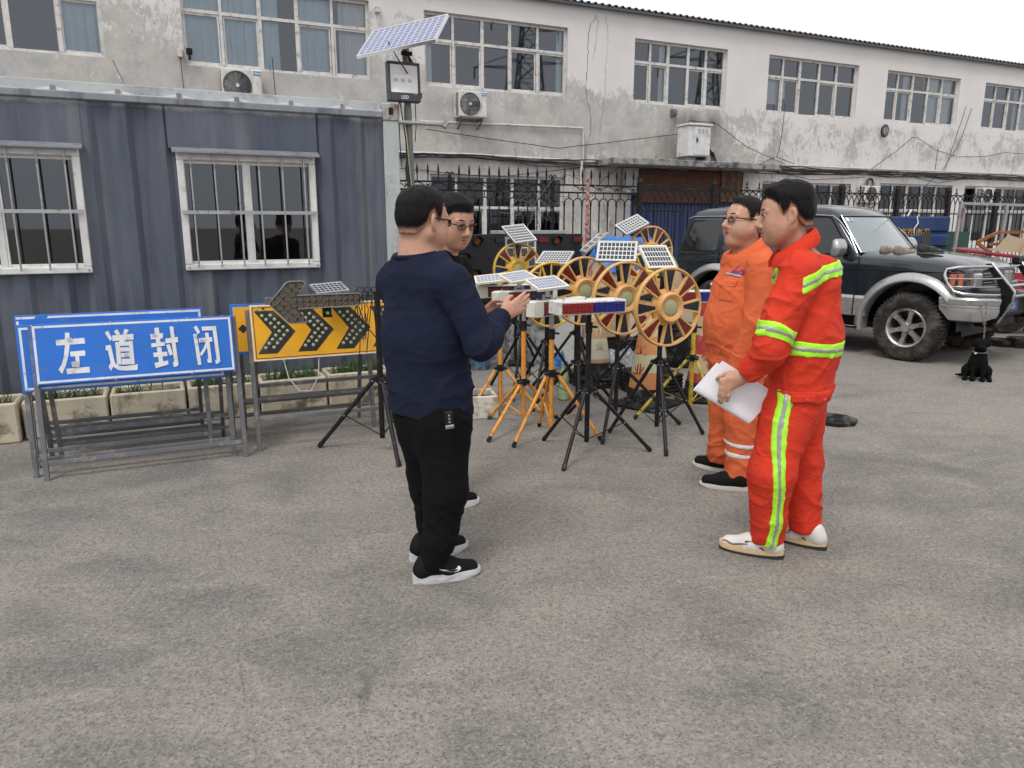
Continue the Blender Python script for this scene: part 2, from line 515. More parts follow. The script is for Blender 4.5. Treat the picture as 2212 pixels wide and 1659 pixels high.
def window(parent, s0, s1, z0, z1, cols, zt, pane_m, curt=(), y=.09, fw=.055):
    f = MB()
    f.box((s0,y,z0),(s1,y+.07,z0+fw)); f.box((s0,y,z1-fw),(s1,y+.07,z1))
    f.box((s0,y-.003,z0+fw),(s0+fw,y+.07,z1-fw)); f.box((s1-fw,y-.003,z0+fw),(s1,y+.07,z1-fw))
    f.box((s0+fw,y-.004,zt-.028),(s1-fw,y+.066,zt+.028))
    for i, x in enumerate(cols[1:-1]):
        w2 = .034 if i in (1,2) else .024
        f.box((x-w2,y-.007,z0+fw),(x+w2,y+.062,zt-.028)); f.box((x-w2,y-.006,zt+.028),(x+w2,y+.062,z1-fw))
    # sliding sashes on alternate lights
    for i in range(len(cols)-1):
        if i % 3 == 2: continue
        a, b_ = cols[i]+.034, cols[i+1]-.034
        yy = y+.01+(.018 if i % 2 else 0)
        f.box((a,yy,z0+fw),(b_,yy+.025,z0+fw+.04)); f.box((a,yy,zt-.065),(b_,yy+.025,zt-.03))
        f.box((a,yy-.002,z0+fw+.04),(a+.028,yy+.024,zt-.065)); f.box((b_-.028,yy-.002,z0+fw+.04),(b_,yy+.024,zt-.065))
    fo = f.build('window', M_white_frame, parent, smooth=0)
    for i in range(len(cols)-1):
        for (a, b_) in ((z0+fw*.7, zt), (zt, z1-fw*.7)):
            p = MB()
            tilt = (random.random()-.5)*.006
            yy = y+.028+(.012 if i % 2 else 0)
            x0, x1 = cols[i]+.012, cols[i+1]-.012
            p.add([(x0,yy,a),(x1,yy+tilt,a),(x1,yy+tilt*2,b_),(x0,yy+tilt,b_)], [(0,1,2,3)])
            p.build('pane', pane_m, fo, smooth=0)
    for (a, b_, zz0, zz1, cm) in curt:
        q = MB(); n = max(6, int((b_-a)/.035)); v = []; fcs = []
        for i in range(n+1):
            x = a+(b_-a)*i/n
            yy = y+.12+.022*math.sin(x*38+1.7*math.sin(x*7))+.01*math.sin(x*90)
            v += [(x,yy,zz0),(x,yy*1.0+.01,zz1)]
        for i in range(n): fcs.append((2*i,2*i+2,2*i+3,2*i+1))
        q.add(v, fcs); q.build('curtain', cm, fo, smooth=60)
    return fo
CURT = [[(-1.3,-.65,4.3,5.72,M_curt)], [(.66,1.95,4.3,5.72,M_curt),(1.95,2.28,4.3,5.72,M_curt),(2.62,3.25,4.3,5.72,M_curt),(3.4,3.92,4.3,5.72,M_curtw)],
        [(5.06,5.25,4.3,5.68,M_curt),(8.1,8.25,4.3,5.68,M_curt)], [(10.8,10.95,4.3,5.65,M_curtw),(12.0,12.06,4.3,5.65,M_curtw)],
        [(13.95,14.45,4.55,5.12,M_curtw),(14.47,14.7,4.7,5.12,M_curtw)], [(19.0,19.3,4.3,5.6,M_curtw),(19.85,20.95,4.3,5.6,M_curtw)], [(23.9,24.9,4.3,5.6,M_curtw)], []]
for i, w_ in enumerate(UPW):
    window(BLD, *w_[:4], w_[4], 5.18 if i > 1 else 5.235, M_pane, CURT[i])
for i, w_ in enumerate(GRW):
    window(BLD, *w_[:4], w_[4], 1.93 if i in (0,4) else 1.98, M_pane2, [])
# roof: ribbed metal sheets
M_roof = pm('roof_sheet', (.10,.105,.115), .5, .3, dirt=((.2,.19,.18), .2, 4))
rf = MB(); P = .172; prof = []
x = S0-.2
while x < S1+.2:
    prof += [(x,0),(x+.035,.045),(x+.075,.045),(x+.11,0)]
    x += P
y0, y1, zz = -.16, 7.5, ZR+.03
v = []; fcs = []
for (px, pz) in prof: v += [(px,y0,zz+pz),(px,y1,zz+pz+.9)]
for i in range(len(prof)-1): fcs.append((2*i,2*i+2,2*i+3,2*i+1))
rf.add(v, fcs)
rf.box((S0-.2,-.14,ZR-.02),(S1+.2,-.11,ZR+.028)); rf.box((S0-.2,-.11,ZR+.0),(S1+.2,.26,ZR+.028))
rf.build('roof', M_roof, BLD, smooth=0)
eb = MB(); eb.box((S0,7.3,0),(S1,7.5,7.0)); eb.box((S0,.27,0),(S0+.2,7.3,6.3)); eb.box((S1-.2,.27,0),(S1,7.3,6.3))
eb.build('rear_wall', pm('rear_plaster', (.5,.49,.47), .9), BLD, smooth=0)
# door bay: canopy slab, rusty shutter box, blue shutter
M_conc = pm('stained_concrete', (.30,.29,.275), .9, var=.25, vs=3, dirt=((.08,.075,.07), .45, 5), bump=.5, bs=30)
q = MB(); q.box((9.0,-.85,2.86),(13.75,.0,3.0), .012); q.build('canopy', M_conc, BLD, smooth=0)
def rust_mat(name, paint, am=.5, vec=(1,1,.35)):
    m, t, b = nodes_of(name)
    co = N_(t, 'ShaderNodeTexCoord').outputs['Object']
    r = mix_n(t, ramp_n(t, noise_n(t, co, 9, 6, .7), .3, .7), (.05,.028,.02), (.20,.085,.045))
    k = ramp_n(t, noise_n(t, co, 3.0, 8, .68, .6, vec=vec), .62-am*.3, .70-am*.25)
    c = mix_n(t, k, paint, r)
    t.links.new(c, b.inputs['Base Color']); t.links.new(ramp_n(t, k, 0, 1, .45, .85), b.inputs['Roughness'])
    b.inputs['Metallic'].default_value = .15
    bump_n(t, b, k, .3, .004)
    MATS[name] = m
    return m
M_rust = rust_mat('rusty_sheet', (.045,.042,.045), .75, (.12,1,2.5))
q = MB()
for i in range(21):
    z0 = 2.10+i*.035
    q.cyl((10.1,-.10,z0),(12.5,-.10,z0),.021,n=8)
q.box((10.1,-.09,2.08),(12.5,-.01,2.83)); q.build('shutter_box', M_rust, BLD)
q = MB(); q.box((9.76,-.16,2.3),(10.08,-.012,2.84)); [q.box((9.78+i*.05,-.175,2.37),(9.80+i*.05,-.16,2.83)) for i in range(6)]
q.build('shutter_end', pm('pale_sheet', (.5,.5,.49), .6, dirt=((.2,.17,.15), .3, 6)), BLD, smooth=0)
q = MB(); q.box((12.52,-.15,2.12),(13.2,-.012,2.84)); q.build('shutter_end', rust_mat('rusty_panel', (.16,.12,.10), .65, (2.5,1,.2)), BLD, smooth=0)
q = MB()
for i in range(28):
    x = 10.02+i*.112
    q.box((x,.05,0),(x+.07,.09,2.34)); q.box((x+.07,.065,0),(x+.112,.09,2.34))
q.build('shutter', pm('blue_shutter', (.03,.06,.17), .5, .2, dirt=((.06,.06,.08), .3, 5)), BLD, smooth=0)
# settlement cracks
def crack(pts, wd):
    q = MB(); P_ = []
    rr = random.Random(len(pts)*7+int(pts[0][0]*10))
    for i in range(len(pts)-1):
        for k in range(7):
            f = k/7
            P_.append((pts[i][0]*(1-f)+pts[i+1][0]*f+(rr.random()-.5)*.05, pts[i][1]*(1-f)+pts[i+1][1]*f))
    P_.append(pts[-1])
    v = []; fcs = []
    for i, (a, b_) in enumerate(P_):
        w_ = wd*(.4+rr.random())
        v += [(a-w_,-.0025,b_),(a+w_,-.0025,b_)]
        if i: fcs.append((2*i-2,2*i-1,2*i+1,2*i))
    q.add(v, fcs)
    return q.build('crack', pm('crack_dark', (.12,.11,.10), .95), BLD, smooth=0)
crack([(8.95,6.02),(8.75,5.6),(8.78,5.2),(8.74,4.5),(8.9,3.62),(8.8,3.38),(8.74,2.95),(8.72,2.2)], .006)
crack([(9.2,6.0),(9.28,5.5),(9.24,5.0),(9.22,4.4),(9.1,3.6),(9.13,3.0)], .003)
crack([(9.0,6.0),(8.98,5.5),(8.9,5.1)], .004)
crack([(-.5,4.3),(-.35,3.9),(-.3,3.4)], .005)
# pipes and cables on the wall
def wallpath(pts, y=-.06, wob=.012, seg=6, seed=0):
    rr = random.Random(seed); P_ = []
    for i in range(len(pts)-1):
        for k in range(seg):
            f = k/seg
            P_.append((pts[i][0]*(1-f)+pts[i+1][0]*f, y+(rr.random()-.5)*wob, pts[i][1]*(1-f)+pts[i+1][1]*f+(rr.random()-.5)*wob))
    P_.append((pts[-1][0], y, pts[-1][1]))
    return P_
M_pipe = pm('white_pipe', (.58,.57,.55), .5, dirt=((.3,.27,.24), .25, 8))
for pts, r, yy in (([(2.0,3.62),(5.0,3.60),(6.8,3.63),(8.65,3.66)],.022,-.05), ([(8.66,3.66),(8.68,2.96)],.022,-.05), ([(2.0,3.0),(4.4,2.98),(6.0,3.0),(8.6,2.955)],.026,-.07), ([(8.6,2.95),(8.6,2.2)],.03,-.11),
                   ([(13.7,3.06),(17.5,3.06),(22,3.08),(29,3.1)],.02,-.06)):
    q = MB(); q.tube(wallpath(pts, yy, .006, 4), r, 8); q.build('pipe', M_pipe, BLD)
rr = random.Random(11)
for k in range(9):
    z0 = 2.86+rr.random()*.10
    pts = [(2.0,z0+.04),(4.4,z0+.02),(6.0,z0+.05+rr.random()*.05),(7.4,z0-.04+rr.random()*.06),(9.0,z0-.06+rr.random()*.12),(9.7,2.90+rr.random()*.1)]
    q = MB(); q.tube(wallpath(pts, -.10-.02*rr.random(), .02, 6, k), .007+.007*rr.random(), 5); q.build('cable', M_wire, BLD)
for k in range(13):
    z0 = 2.88+rr.random()*.14
    pts = [(12.6,3.02+rr.random()*.03)]
    x = 13.7
    while x < 28:
        pts.append((x, z0+(rr.random()-.5)*.13)); x += 1.1+rr.random()
    q = MB(); q.tube(wallpath(pts, -.10-.05*rr.random(), .025, 4, 40+k), .007+.010*rr.random(), 5); q.build('cable', M_wire, BLD)
for pts in ([(12.2,3.95),(12.35,3.93),(13.3,3.45),(14.6,3.08)], [(11.5,3.95),(11.4,3.4),(11.35,3.02)], [(11.5,3.97),(12.3,3.97)], [(14.45,4.55),(14.42,3.9),(14.36,3.4),(14.3,3.25),(13.7,3.05)], [(14.3,3.25),(14.9,3.1)],
            [(17.7,3.05),(18.6,3.55),(19.2,3.95),(19.4,3.95),(20.2,3.65),(21.2,3.5),(22.4,3.55),(23.3,3.7),(26,3.7)], [(21.3,4.9),(21.0,4.0),(20.7,3.1)], [(21.55,4.85),(21.2,3.9),(20.6,3.1)], [(20.3,3.7),(20.28,3.1)],
            [(13.9,2.95),(15.5,2.72),(17.5,2.84)], [(18.5,3.0),(20.5,2.75),(22.0,2.95)], [(9.7,2.9),(9.2,2.6),(8.9,2.2)], [(4.0,2.7),(6.5,2.55),(9.3,2.9)], [(5.0,3.45),(8,3.2),(11.2,3.65)], [(2.1,4.55),(2.15,2.6)]):
    q = MB(); q.tube(wallpath(pts, -.08, .01, 5, int(pts[0][0]*9)), .008, 5); q.build('cable', M_wire, BLD)
for (cx, cz, rad, nn) in ((18.05,4.06,.16,7), (17.7,2.62,.22,6)):
    q = MB()
    for k in range(nn):
        r_ = rad*(.75+.3*rr.random()); ox = (rr.random()-.5)*.04
        q.tube([(cx+ox+r_*.62*math.cos(a*PI/9), -.05-.015*k, cz+r_*math.sin(a*PI/9)) for a in range(18)], .008, 5, closed=True)
    q.build('cable_coil', M_wire, BLD)
# small fittings
q = MB(); q.box((.52-.0,-.09,4.42),(.6,0,4.56),.008); q.build('junction_box', pm('beige_box', (.55,.5,.44), .6), BLD)
q = MB(); q.box((.66,-.14,4.47),(.76,-.04,4.57),.01)
for dx in (.02,.06):
    for dz in (.02,.06):
        q.cyl((.67+dx,-.155,4.482+dz),(.67+dx,-.13,4.482+dz),.012,n=8)
q.cyl((.71,-.08,4.47),(.71,0,4.40),.012,n=6)
q.build('camera_head', M_black, BLD)
q = MB(); q.tube([(.56,-.03,4.42),(.57,-.03,3.9),(.6,-.03,3.3)], .006, 5); q.build('cable', M_wire, BLD)
q = MB(); q.box((4.05,-.1,5.52),(4.15,0,5.62),.01); q.tube([(4.1,-.05,5.52),(4.12,-.06,5.4),(4.1,-.04,5.33)], .012, 6); q.build('junction_box', M_pipe, BLD)
q = MB(); q.cyl((11.02,-.05,4.12),(11.12,-.05,4.12),.09,n=10); q.build('bell_box', pm('dark_grey_box', (.12,.12,.12), .6), BLD)
# ------------------------------------------------------------------ outdoor units and cabinet on the wall
M_acw = pm('unit_casing', (.62,.61,.57), .45, dirt=((.42,.36,.28), .3, 7), vec=(1,1,.4))
M_acdark = pm('unit_fan', (.025,.03,.04), .5)
M_badge = pm('blue_badge', (.03,.22,.48), .4)
M_print = pm('white_print', (.75,.75,.75), .5)
def ac_unit(s, z, wd, ht, dp, label, badge, brand):
    e = empty('air_conditioner', wp(s, 15-dp, z), WROT, label, 'air conditioner', 'outdoor units on the building')
    q = MB(); q.box((0,0,0),(wd,dp-.03,ht),.018); q.build('casing', M_acw, e)
    cx, cz, r = wd*.385, ht*.5, ht*.42
    q = MB(); q.M = Matrix.Translation((cx,-.004,cz)) @ Matrix.Rotation(PI/2,4,'X')
    q.lathe([(0,-.004),(r*.97,-.004)], 40); q.build('fan_recess', M_acdark, e)
    q = MB(); q.M = Matrix.Translation((cx,-.012,cz)) @ Matrix.Rotation(PI/2,4,'X')
    q.lathe([(r*1.03,-.012),(r*1.03,.006),(r*.97,.008),(r*.96,-.01)], 40); q.build('fan_ring', pm('grey_ring', (.09,.1,.12), .5), e)
    q = MB()
    for k in range(1, 11):
        rk = r*(.14+.08*k)
        q.tube([(cx+rk*math.cos(a*PI/16),-.014-.006*math.cos(k*.15),cz+rk*math.sin(a*PI/16)) for a in range(32)], .0022, 4, closed=True)
    for k in range(14):
        a = k*PI/7
        q.tube([(cx+r*f*math.cos(a+f*.9),-.016,cz+r*f*math.sin(a+f*.9)) for f in (.12,.35,.6,.8,.97)], .0022, 4)
    q.build('fan_guard', pm('guard_wire', (.12,.13,.16), .5), e)
    q = MB(); q.cyl((cx,-.024,cz),(cx,-.006,cz),r*.14,n=20); q.build('fan_hub', M_acw, e)
    q = MB()
    for k in range(10):
        z_ = ht*(.07+.088*k)
        for yy in (.03,.11): q.box((-.004,yy,z_),(.001,yy+.06,z_+ht*.055))
    q.build('side_grille', M_acdark, e, smooth=0)
    b = MB(); b.box((wd*.80,-.004,ht*.83),(wd*.965,.001,ht*.96)); bo = b.build('badge', badge, e, smooth=0)
    if brand: lettering(brand, ht*.075, M_print, bo, frame_M((wd*.885,-.0055,ht*.895),(1,0,0),(0,0,1)), bold=.0012)
    q = MB(); q.bar((wd*.15,0,-.03),(wd*.15,dp,-.03),.03,.03); q.bar((wd*.85,0,-.03),(wd*.85,dp,-.03),.03,.03)
    q.bar((wd*.15,.05,-.04),(wd*.15,dp,-.2),.025,.025); q.bar((wd*.85,.05,-.04),(wd*.85,dp,-.2),.025,.025)
    q.build('bracket', M_steel, e, smooth=0)
    return e
ac_unit(1.18, 3.70, .68, .56, .34, 'outdoor air conditioner unit above the container roof, under the curtained window', M_badge, 'Midea')
ac_unit(5.62, 3.70, .62, .50, .34, 'outdoor air conditioner unit right of the floodlight pole, under the second window', M_badge, 'Midea')
ac_unit(17.3, 2.16, .62, .44, .30, 'low outdoor air conditioner unit behind the iron fence above the car roof', M_acw, 'AUX')
ac_unit(22.2, 2.2, .6, .45, .30, 'low outdoor air conditioner unit at the right edge behind the fence', M_acw, None)
e = empty('electric_cabinet', wp(10.98, 14.22, 3.0), WROT, 'white steel electrical cabinet standing on the canopy over the rusty shutter', 'cabinet')
M_cab = pm('cabinet_paint', (.66,.67,.67), .4, dirt=((.4,.38,.34), .2, 5))
q = MB(); q.box((0,0,.10),(.62,.42,.76),.01); q.build('housing', M_cab, e)
q = MB(); q.box((-.03,-.04,.765),(.65,.45,.81),.01); q.build('lid', M_cab, e)
q = MB(); q.box((.16,-.02,.13),(.60,-.002,.74),.006); d_ = q.build('door', M_cab, e)
q = MB(); q.box((.20,-.045,.40),(.225,-.022,.50),.004); q.cyl((.21,-.045,.46),(.26,-.045,.43),.008,n=6); q.build('handle', M_black, d_)
q = MB()
for c_ in range(3):
    for r_ in range(5): q.box((.25+c_*.1,-.026,.60+r_*.022),(.31+c_*.1,-.021,.61+r_*.022))
q.build('vents', pm('vent_grey', (.4,.4,.4), .5), d_, smooth=0)
q = MB(); q.box((.03,.05,0),(.09,.4,.1)); q.box((.53,.05,0),(.59,.4,.1)); q.build('feet', M_steel, e, smooth=0)
q = MB(); [q.tube([(.64,.1,.4-.04*k),(.72+.03*k,.1,.2),(.85+.05*k,.2,.01)], .014, 6) for k in range(4)]; q.build('cable', M_wire, e)

# ================================================================== power pylons mirrored in the upper windows
M_pyl = pm('pylon_steel', (.10,.11,.12), .6, .4)
def pylon(x, y, rz, label):
    e = empty('power_pylon', (x,y,0), rz, label, 'pylon', 'power pylons behind the camera')
    hw = lambda z: 3.6-(3.6-1.5)*min(z,22)/22 if z < 22 else 1.5-(z-22)*.07
    lv = [0,5,9.5,13.5,17,20,22.5,25,27.5,30,32.5,35]
    cor = [(-1,-1),(1,-1),(1,1),(-1,1)]
    for sx, sy in cor:
        q = MB(); q.tube([(sx*hw(z),sy*hw(z),z) for z in lv], .16, 4); q.build('leg', M_pyl, e, smooth=0)
    q = MB()
    for i in range(len(lv)-1):
        a, b_ = lv[i], lv[i+1]
        for k in range(4):
            p0, p1 = cor[k], cor[(k+1) % 4]
            q.bar((p0[0]*hw(a),p0[1]*hw(a),a),(p1[0]*hw(b_),p1[1]*hw(b_),b_),.1,.1); q.bar((p1[0]*hw(a),p1[1]*hw(a),a),(p0[0]*hw(b_),p0[1]*hw(b_),b_),.1,.1); q.bar((p0[0]*hw(b_),p0[1]*hw(b_),b_),(p1[0]*hw(b_),p1[1]*hw(b_),b_),.09,.09)
    q.build('lattice', M_pyl, e, smooth=0)
    for z, w_ in ((22.5,6.0),(27.5,5.0),(32.5,4.0)):
        for sg in (-1,1):
            q = MB(); q.bar((sg*1.2,-.8,z),(sg*w_,0,z),.12,.12); q.bar((sg*1.2,.8,z),(sg*w_,0,z),.12,.12); q.bar((sg*1.2,0,z+1.6),(sg*w_,0,z),.1,.1); q.cyl((sg*w_,0,z),(sg*w_,0,z-1.4),.12,n=6); q.build('cross_arm', M_pyl, e, smooth=0)
pylon(69,-39.5,R(40),'steel lattice power pylon mirrored in the second upper window')
pylon(84.5,-21,R(55),'steel lattice power pylon mirrored in the third upper window')
# ================================================================== iron fence between yard and building
M_iron = pm('black_iron', (.012,.012,.013), .55, dirt=((.05,.035,.028), .2, 20), spec=.25)
FC = 10.0
def iron_fence(label, s0, s1, sp, design, posts):
    e = empty('iron_fence', wp(0, FC, 0), WROT, label, 'fence', 'iron fence sections')
    hi = 2.40 if design == 'A' else 2.285
    rail = (2.15, 2.04, .25) if design == 'A' else (2.13, 1.78, .25)
    rl = MB(); rl.box((0,-.012,-.012),(1,.012,.012)); rme = rl.mesh('rail', 0); rme.materials.append(M_iron)
    for z in rail: inst('rail', rme, e, (s0,0,z), scale=(s1-s0,1,1))
    b = MB()
    if design == 'A':
        b.cyl((0,0,.05),(0,0,1.86),.011,n=8); b.cyl((0,0,1.84),(0,0,1.90),.016,n=8)
    else:
        b.cyl((0,0,.05),(0,0,2.0),.009,n=8)
    bme = b.mesh('bar'); bme.materials.append(M_iron)
    q = MB()
    if design == 'A':
        q.cyl((0,0,2.15),(0,0,2.24),.008,n=6); q.tube([(0,0,2.24),(0,0,2.275),(0,0,2.33),(0,0,2.40)],[.008,.018,.014,.001],4)
    else:
        q.cyl((0,0,2.13),(0,0,2.2),.008,n=6); q.tube([(0,0,2.2),(0,0,2.23),(0,0,2.285)],[.008,.014,.001],4)
        for sg in (-1,1): q.tube([(0,0,2.15),(sg*.02,0,2.185),(sg*.042,0,2.17),(sg*.046,0,2.145)],.007,5)
    sme = q.mesh('spear'); sme.materials.append(M_iron)
    ar = MB()
    wd = sp if design == 'A' else 2*sp
    if design == 'A':
        ar.tube([(-sp/2+sp/2*(1-math.cos(a*PI/10)),0,1.88+.077*math.sin(a*PI/10)) for a in range(11)], .009, 6)
        ar.cyl((0,0,1.957),(0,0,2.04),.008,n=6)
    else:
        for sg in (-1,1): ar.tube([(sg*wd/2,0,1.93),(sg*wd*.46,0,1.99),(sg*wd*.32,0,2.06),(sg*wd*.1,0,2.105),(0,0,2.115)], .009, 6)
    ame = ar.mesh('arch'); ame.materials.append(M_iron)
    so = MB()
    for sg in (-1,1):
        so.tube([(sg*sp*.95,0,2.135),(sg*sp*.6,0,2.125),(sg*sp*.2,0,2.085),(sg*sp*.12,0,2.06)],.007,5)
        so.tube([(sg*.025,0,2.12),(0,0,2.1),(-sg*.025,0,2.075)],.009,5)
    some = so.mesh('scroll'); some.materials.append(M_iron)
    n = int((s1-s0)/sp)
    for i in range(n+1):
        x = s0+sp*i
        if any(abs(x-p_) < sp*.4 for p_ in posts): continue
        inst('bar', bme, e, (x,0,0))
        if design == 'A' or i % 2 == 0: inst('spear', sme, e, (x,0,0))
        if design == 'A':
            inst('arch', ame, e, (x+sp/2,0,0))
            if i % 2 == 0: inst('scroll', some, e, (x+sp,0,0))
        else: inst('arch', ame, e, (x,0,0))
    for p_ in posts:
        po = MB(); w_ = .022 if design == 'A' else .035
        po.box((p_-w_,-w_,0),(p_+w_,w_,2.22)); po.cyl((p_,0,2.22),(p_,0,2.26),w_*1.5,w_*.9,n=8)
        for sg in (-1,1): po.tube([(p_,0,2.26),(p_+sg*.03,0,2.285),(p_+sg*.055,0,2.27),(p_+sg*.05,0,2.25)],.010,6)
        po.build('post', M_iron, e)
    if design == 'A':   # dead creeper caught in the bars
        cr = MB(); r2 = random.Random(5)
        for k in range(34):
            p = Vector((4.75+r2.random()*.45, -.02, 1.72+r2.random()*.45)); path = [p.copy()]
            d = Vector((r2.random()-.45, (r2.random()-.5)*.2, r2.random()-.6))
            for _ in range(7):
                d = (d + Vector((r2.random()-.5, (r2.random()-.5)*.3, r2.random()-.55))*.9).normalized()
                p = p + d*(.05+.05*r2.random()); path.append(p.copy())
            cr.tube(path, .0035, 4)
        cr.tube([(4.4,-.03,1.75),(4.7,-.04,1.70),(5.0,-.04,1.9),(5.25,-.05,2.2),(5.5,-.04,2.3),(6.0,-.04,2.15)], .005, 4)
        cr.build('dry_vine', pm('dry_vine', (.16,.14,.12), .9), e)
    return e
iron_fence('black iron fence with tall spears and round arches behind the light boards', 2.3, 6.76, .152, 'A', [3.68, 5.29])
iron_fence('black iron fence with pointed arches and small finials behind the car', 6.85, 20.0, .133, 'B', [6.83+1.45*k for k in range(9)])

# ================================================================== blue site container
def cont_mat():
    m, t, b = nodes_of('container_paint')
    co = N_(t, 'ShaderNodeTexCoord').outputs['Object']
    sp = N_(t, 'ShaderNodeSeparateXYZ'); t.links.new(co, sp.inputs[0])
    f = noise_n(t, co, 1.6, 6, .62, .2, vec=(1,1,.35))
    c = mix_n(t, ramp_n(t, f, .34, .66), (.052,.066,.100), (.115,.130,.165))
    st = noise_n(t, co, 5.0, 6, .7, 0, vec=(1,1,.06))
    c = mix_n(t, math_n(t, 'MULTIPLY', ramp_n(t, st, .52, .70), .8), c, (.175,.18,.195))
    c = mix_n(t, math_n(t, 'MULTIPLY', ramp_n(t, st, .44, .30), .55), c, (.032,.038,.058))
    # chalky bare edge below the roof rail and grime toward the foot
    ed = ramp_n(t, math_n(t, 'ADD', sp.outputs['Z'], math_n(t, 'MULTIPLY', math_n(t, 'SUBTRACT', noise_n(t, co, 5, 4, .7), .5), .10)), 2.455, 2.485)
    c = mix_n(t, math_n(t, 'MULTIPLY', ed, .8), c, (.33,.33,.34))
    gr_ = math_n(t, 'MULTIPLY', ramp_n(t, sp.outputs['Z'], 1.15, .3), ramp_n(t, noise_n(t, co, 7, 6, .7), .4, .65))
    c = mix_n(t, math_n(t, 'MULTIPLY', gr_, .55), c, (.08,.075,.07))
    t.links.new(c, b.inputs['Base Color'])
    b.inputs['Roughness'].default_value = .55
    bump_n(t, b, f, .15, .01)
    return m
CON = empty('site_container', wp(0, 6.75, 0), WROT, 'blue grey corrugated site container with barred white windows', 'container')
M_cont = cont_mat()
CX0, CX1 = -6.0, 1.86
# corrugated front in pieces round the two windows
def corr(q, x0, x1, z0, z1):
    per = .262; pts = []
    k = math.floor(x0/per)-1
    kn = []
    while k*per < x1+per:
        b = k*per
        kn += [(b,.0),(b+.085,.0),(b+.13,.034),(b+.215,.034),(b+per,.0)]
        k += 1
    def yv(x):
        for i in range(len(kn)-1):
            if kn[i][0] <= x <= kn[i+1][0]:
                d = kn[i+1][0]-kn[i][0]
                return kn[i][1] if d < 1e-9 else kn[i][1]+(kn[i+1][1]-kn[i][1])*(x-kn[i][0])/d
        return 0
    px = sorted({x0, x1} | {k_[0] for k_ in kn if x0 < k_[0] < x1})
    v = []; f = []
    for x in px: v += [(x,yv(x),z0),(x,yv(x),z1)]
    for i in range(len(px)-1): f.append((2*i,2*i+2,2*i+3,2*i+1))
    q.add(v, f)
CW = [(-1.62,-.52), (.155,1.245)]
q = MB()
corr(q, CX0, CW[0][0], .12, 2.5); corr(q, CW[0][1], CW[1][0], .12, 2.5); corr(q, CW[1][1], CX1, .12, 2.5)
for a, b_ in CW: corr(q, a, b_, .12, 1.2); 
q.build('front_panel', M_cont, CON, smooth=20)
for a, b_ in CW:
    q = MB(); q.box((a-.05,-.006,2.17),(b_+.03,.03,2.505)); q.build('lintel_plate', M_cont, CON, smooth=0)
q = MB(); q.box((CX0,.05,.1),(CX0+.04,2.4,2.5)); q.box((CX1-.04,.06,.1),(CX1,2.4,2.5)); q.box((CX0,2.36,.1),(CX1,2.4,2.5)); q.box((CX0,.03,2.46),(CX1,2.4,2.5)); q.box((CX0,0,.04),(CX1,2.4,.11))
q.build('shell', M_cont, CON, smooth=0)
q = MB(); q.box((CX0,1.6,.12),(CX1,1.62,2.4)); q.build('inner_wall', pm('inner_lining', (.25,.25,.25), .9), CON, smooth=0)
M_rail = pm('roof_rail', (.24,.26,.285), .5, .2, dirt=((.13,.14,.16), .35, 4), vec=(1,1,.5))
q = MB(); q.box((CX0,-.03,2.492),(CX1,.04,2.55),.008); q.build('roof_rail', M_rail, CON)
q = MB(); q.box((CX0,.22,2.56),(CX1,.26,2.66),.006); q.build('roof_ridge_flashing', pm('flashing', (.36,.38,.385), .6, dirt=((.2,.22,.22), .3, 3)), CON)
# roof sheet seen at its end: pale waves between rail and flashing
q = MB(); v = []; f = []; n = 300
for i in range(n+1):
    x = CX0+(CX1-CX0)*i/n; ph = (x % .43)/.43
    h = .030*max(0, 1-abs(ph-.5)/.27)
    v += [(x,-.015,2.553+h),(x,.22,2.575+h),(x,2.4,2.60+h)]
for i in range(n): f += [(3*i,3*i+3,3*i+4,3*i+1),(3*i+1,3*i+4,3*i+5,3*i+2)]
for i in range(n+1): v.append((CX0+(CX1-CX0)*i/n,-.015,2.55))
for i in range(n): f.append((3*(n+1)+i,3*(n+1)+i+1,3*i+3,3*i))
q.add(v, f); q.build('roof_sheet', pm('pale_roof_sheet', (.70,.71,.70), .5, dirt=((.5,.5,.49), .15, 6)), CON, smooth=40)
q = MB()
x = math.ceil(CX0/.43)*.43
while x < CX1-.2:
    q.box((x+.2,-.024,2.548),(x+.235,-.018,2.585)); x += .43
q.build('roof_clips', M_rail, CON, smooth=0)
# corner post with stencilled code, rusty casting
M_cwin = pm('clean_white_frame', (.70,.70,.68), .42, dirt=((.5,.49,.46), .12, 10))
M_post = pm('post_paint', (.42,.46,.46), .55, dirt=((.28,.30,.30), .25, 5), vec=(1,1,.3))
q = MB(); q.box((1.862,-.02,.12),(2.0,.16,2.47),.006); po = q.build('corner_post', M_post, CON)
q = MB(); q.box((1.855,-.028,2.47),(2.008,.165,2.62),.01); ca = q.build('corner_casting', rust_mat('rusty_casting', (.38,.41,.40), .55), CON)
q = MB(); q.box((1.91,-.034,2.52),(1.955,-.02,2.585),.012); q.build('lifting_slot', M_black, ca)
q = MB(); q.box((1.855,-.028,.0),(2.008,.165,.12),.01); q.build('corner_casting', M_post, CON)
M_stencil = pm('faded_stencil', (.55,.58,.58), .7)
for i, ch in enumerate(['凯','邦','·','7','3','4','0','8','5']):
    z_ = [1.98,1.86,1.77,1.70,1.62,1.545,1.47,1.395,1.32][i]
    lettering(ch, .095 if i < 2 else .062, M_stencil, po, frame_M((1.925+(.0 if i < 2 else .01),-.0225,z_),(1,0,0),(0,0,1)), bold=.001)
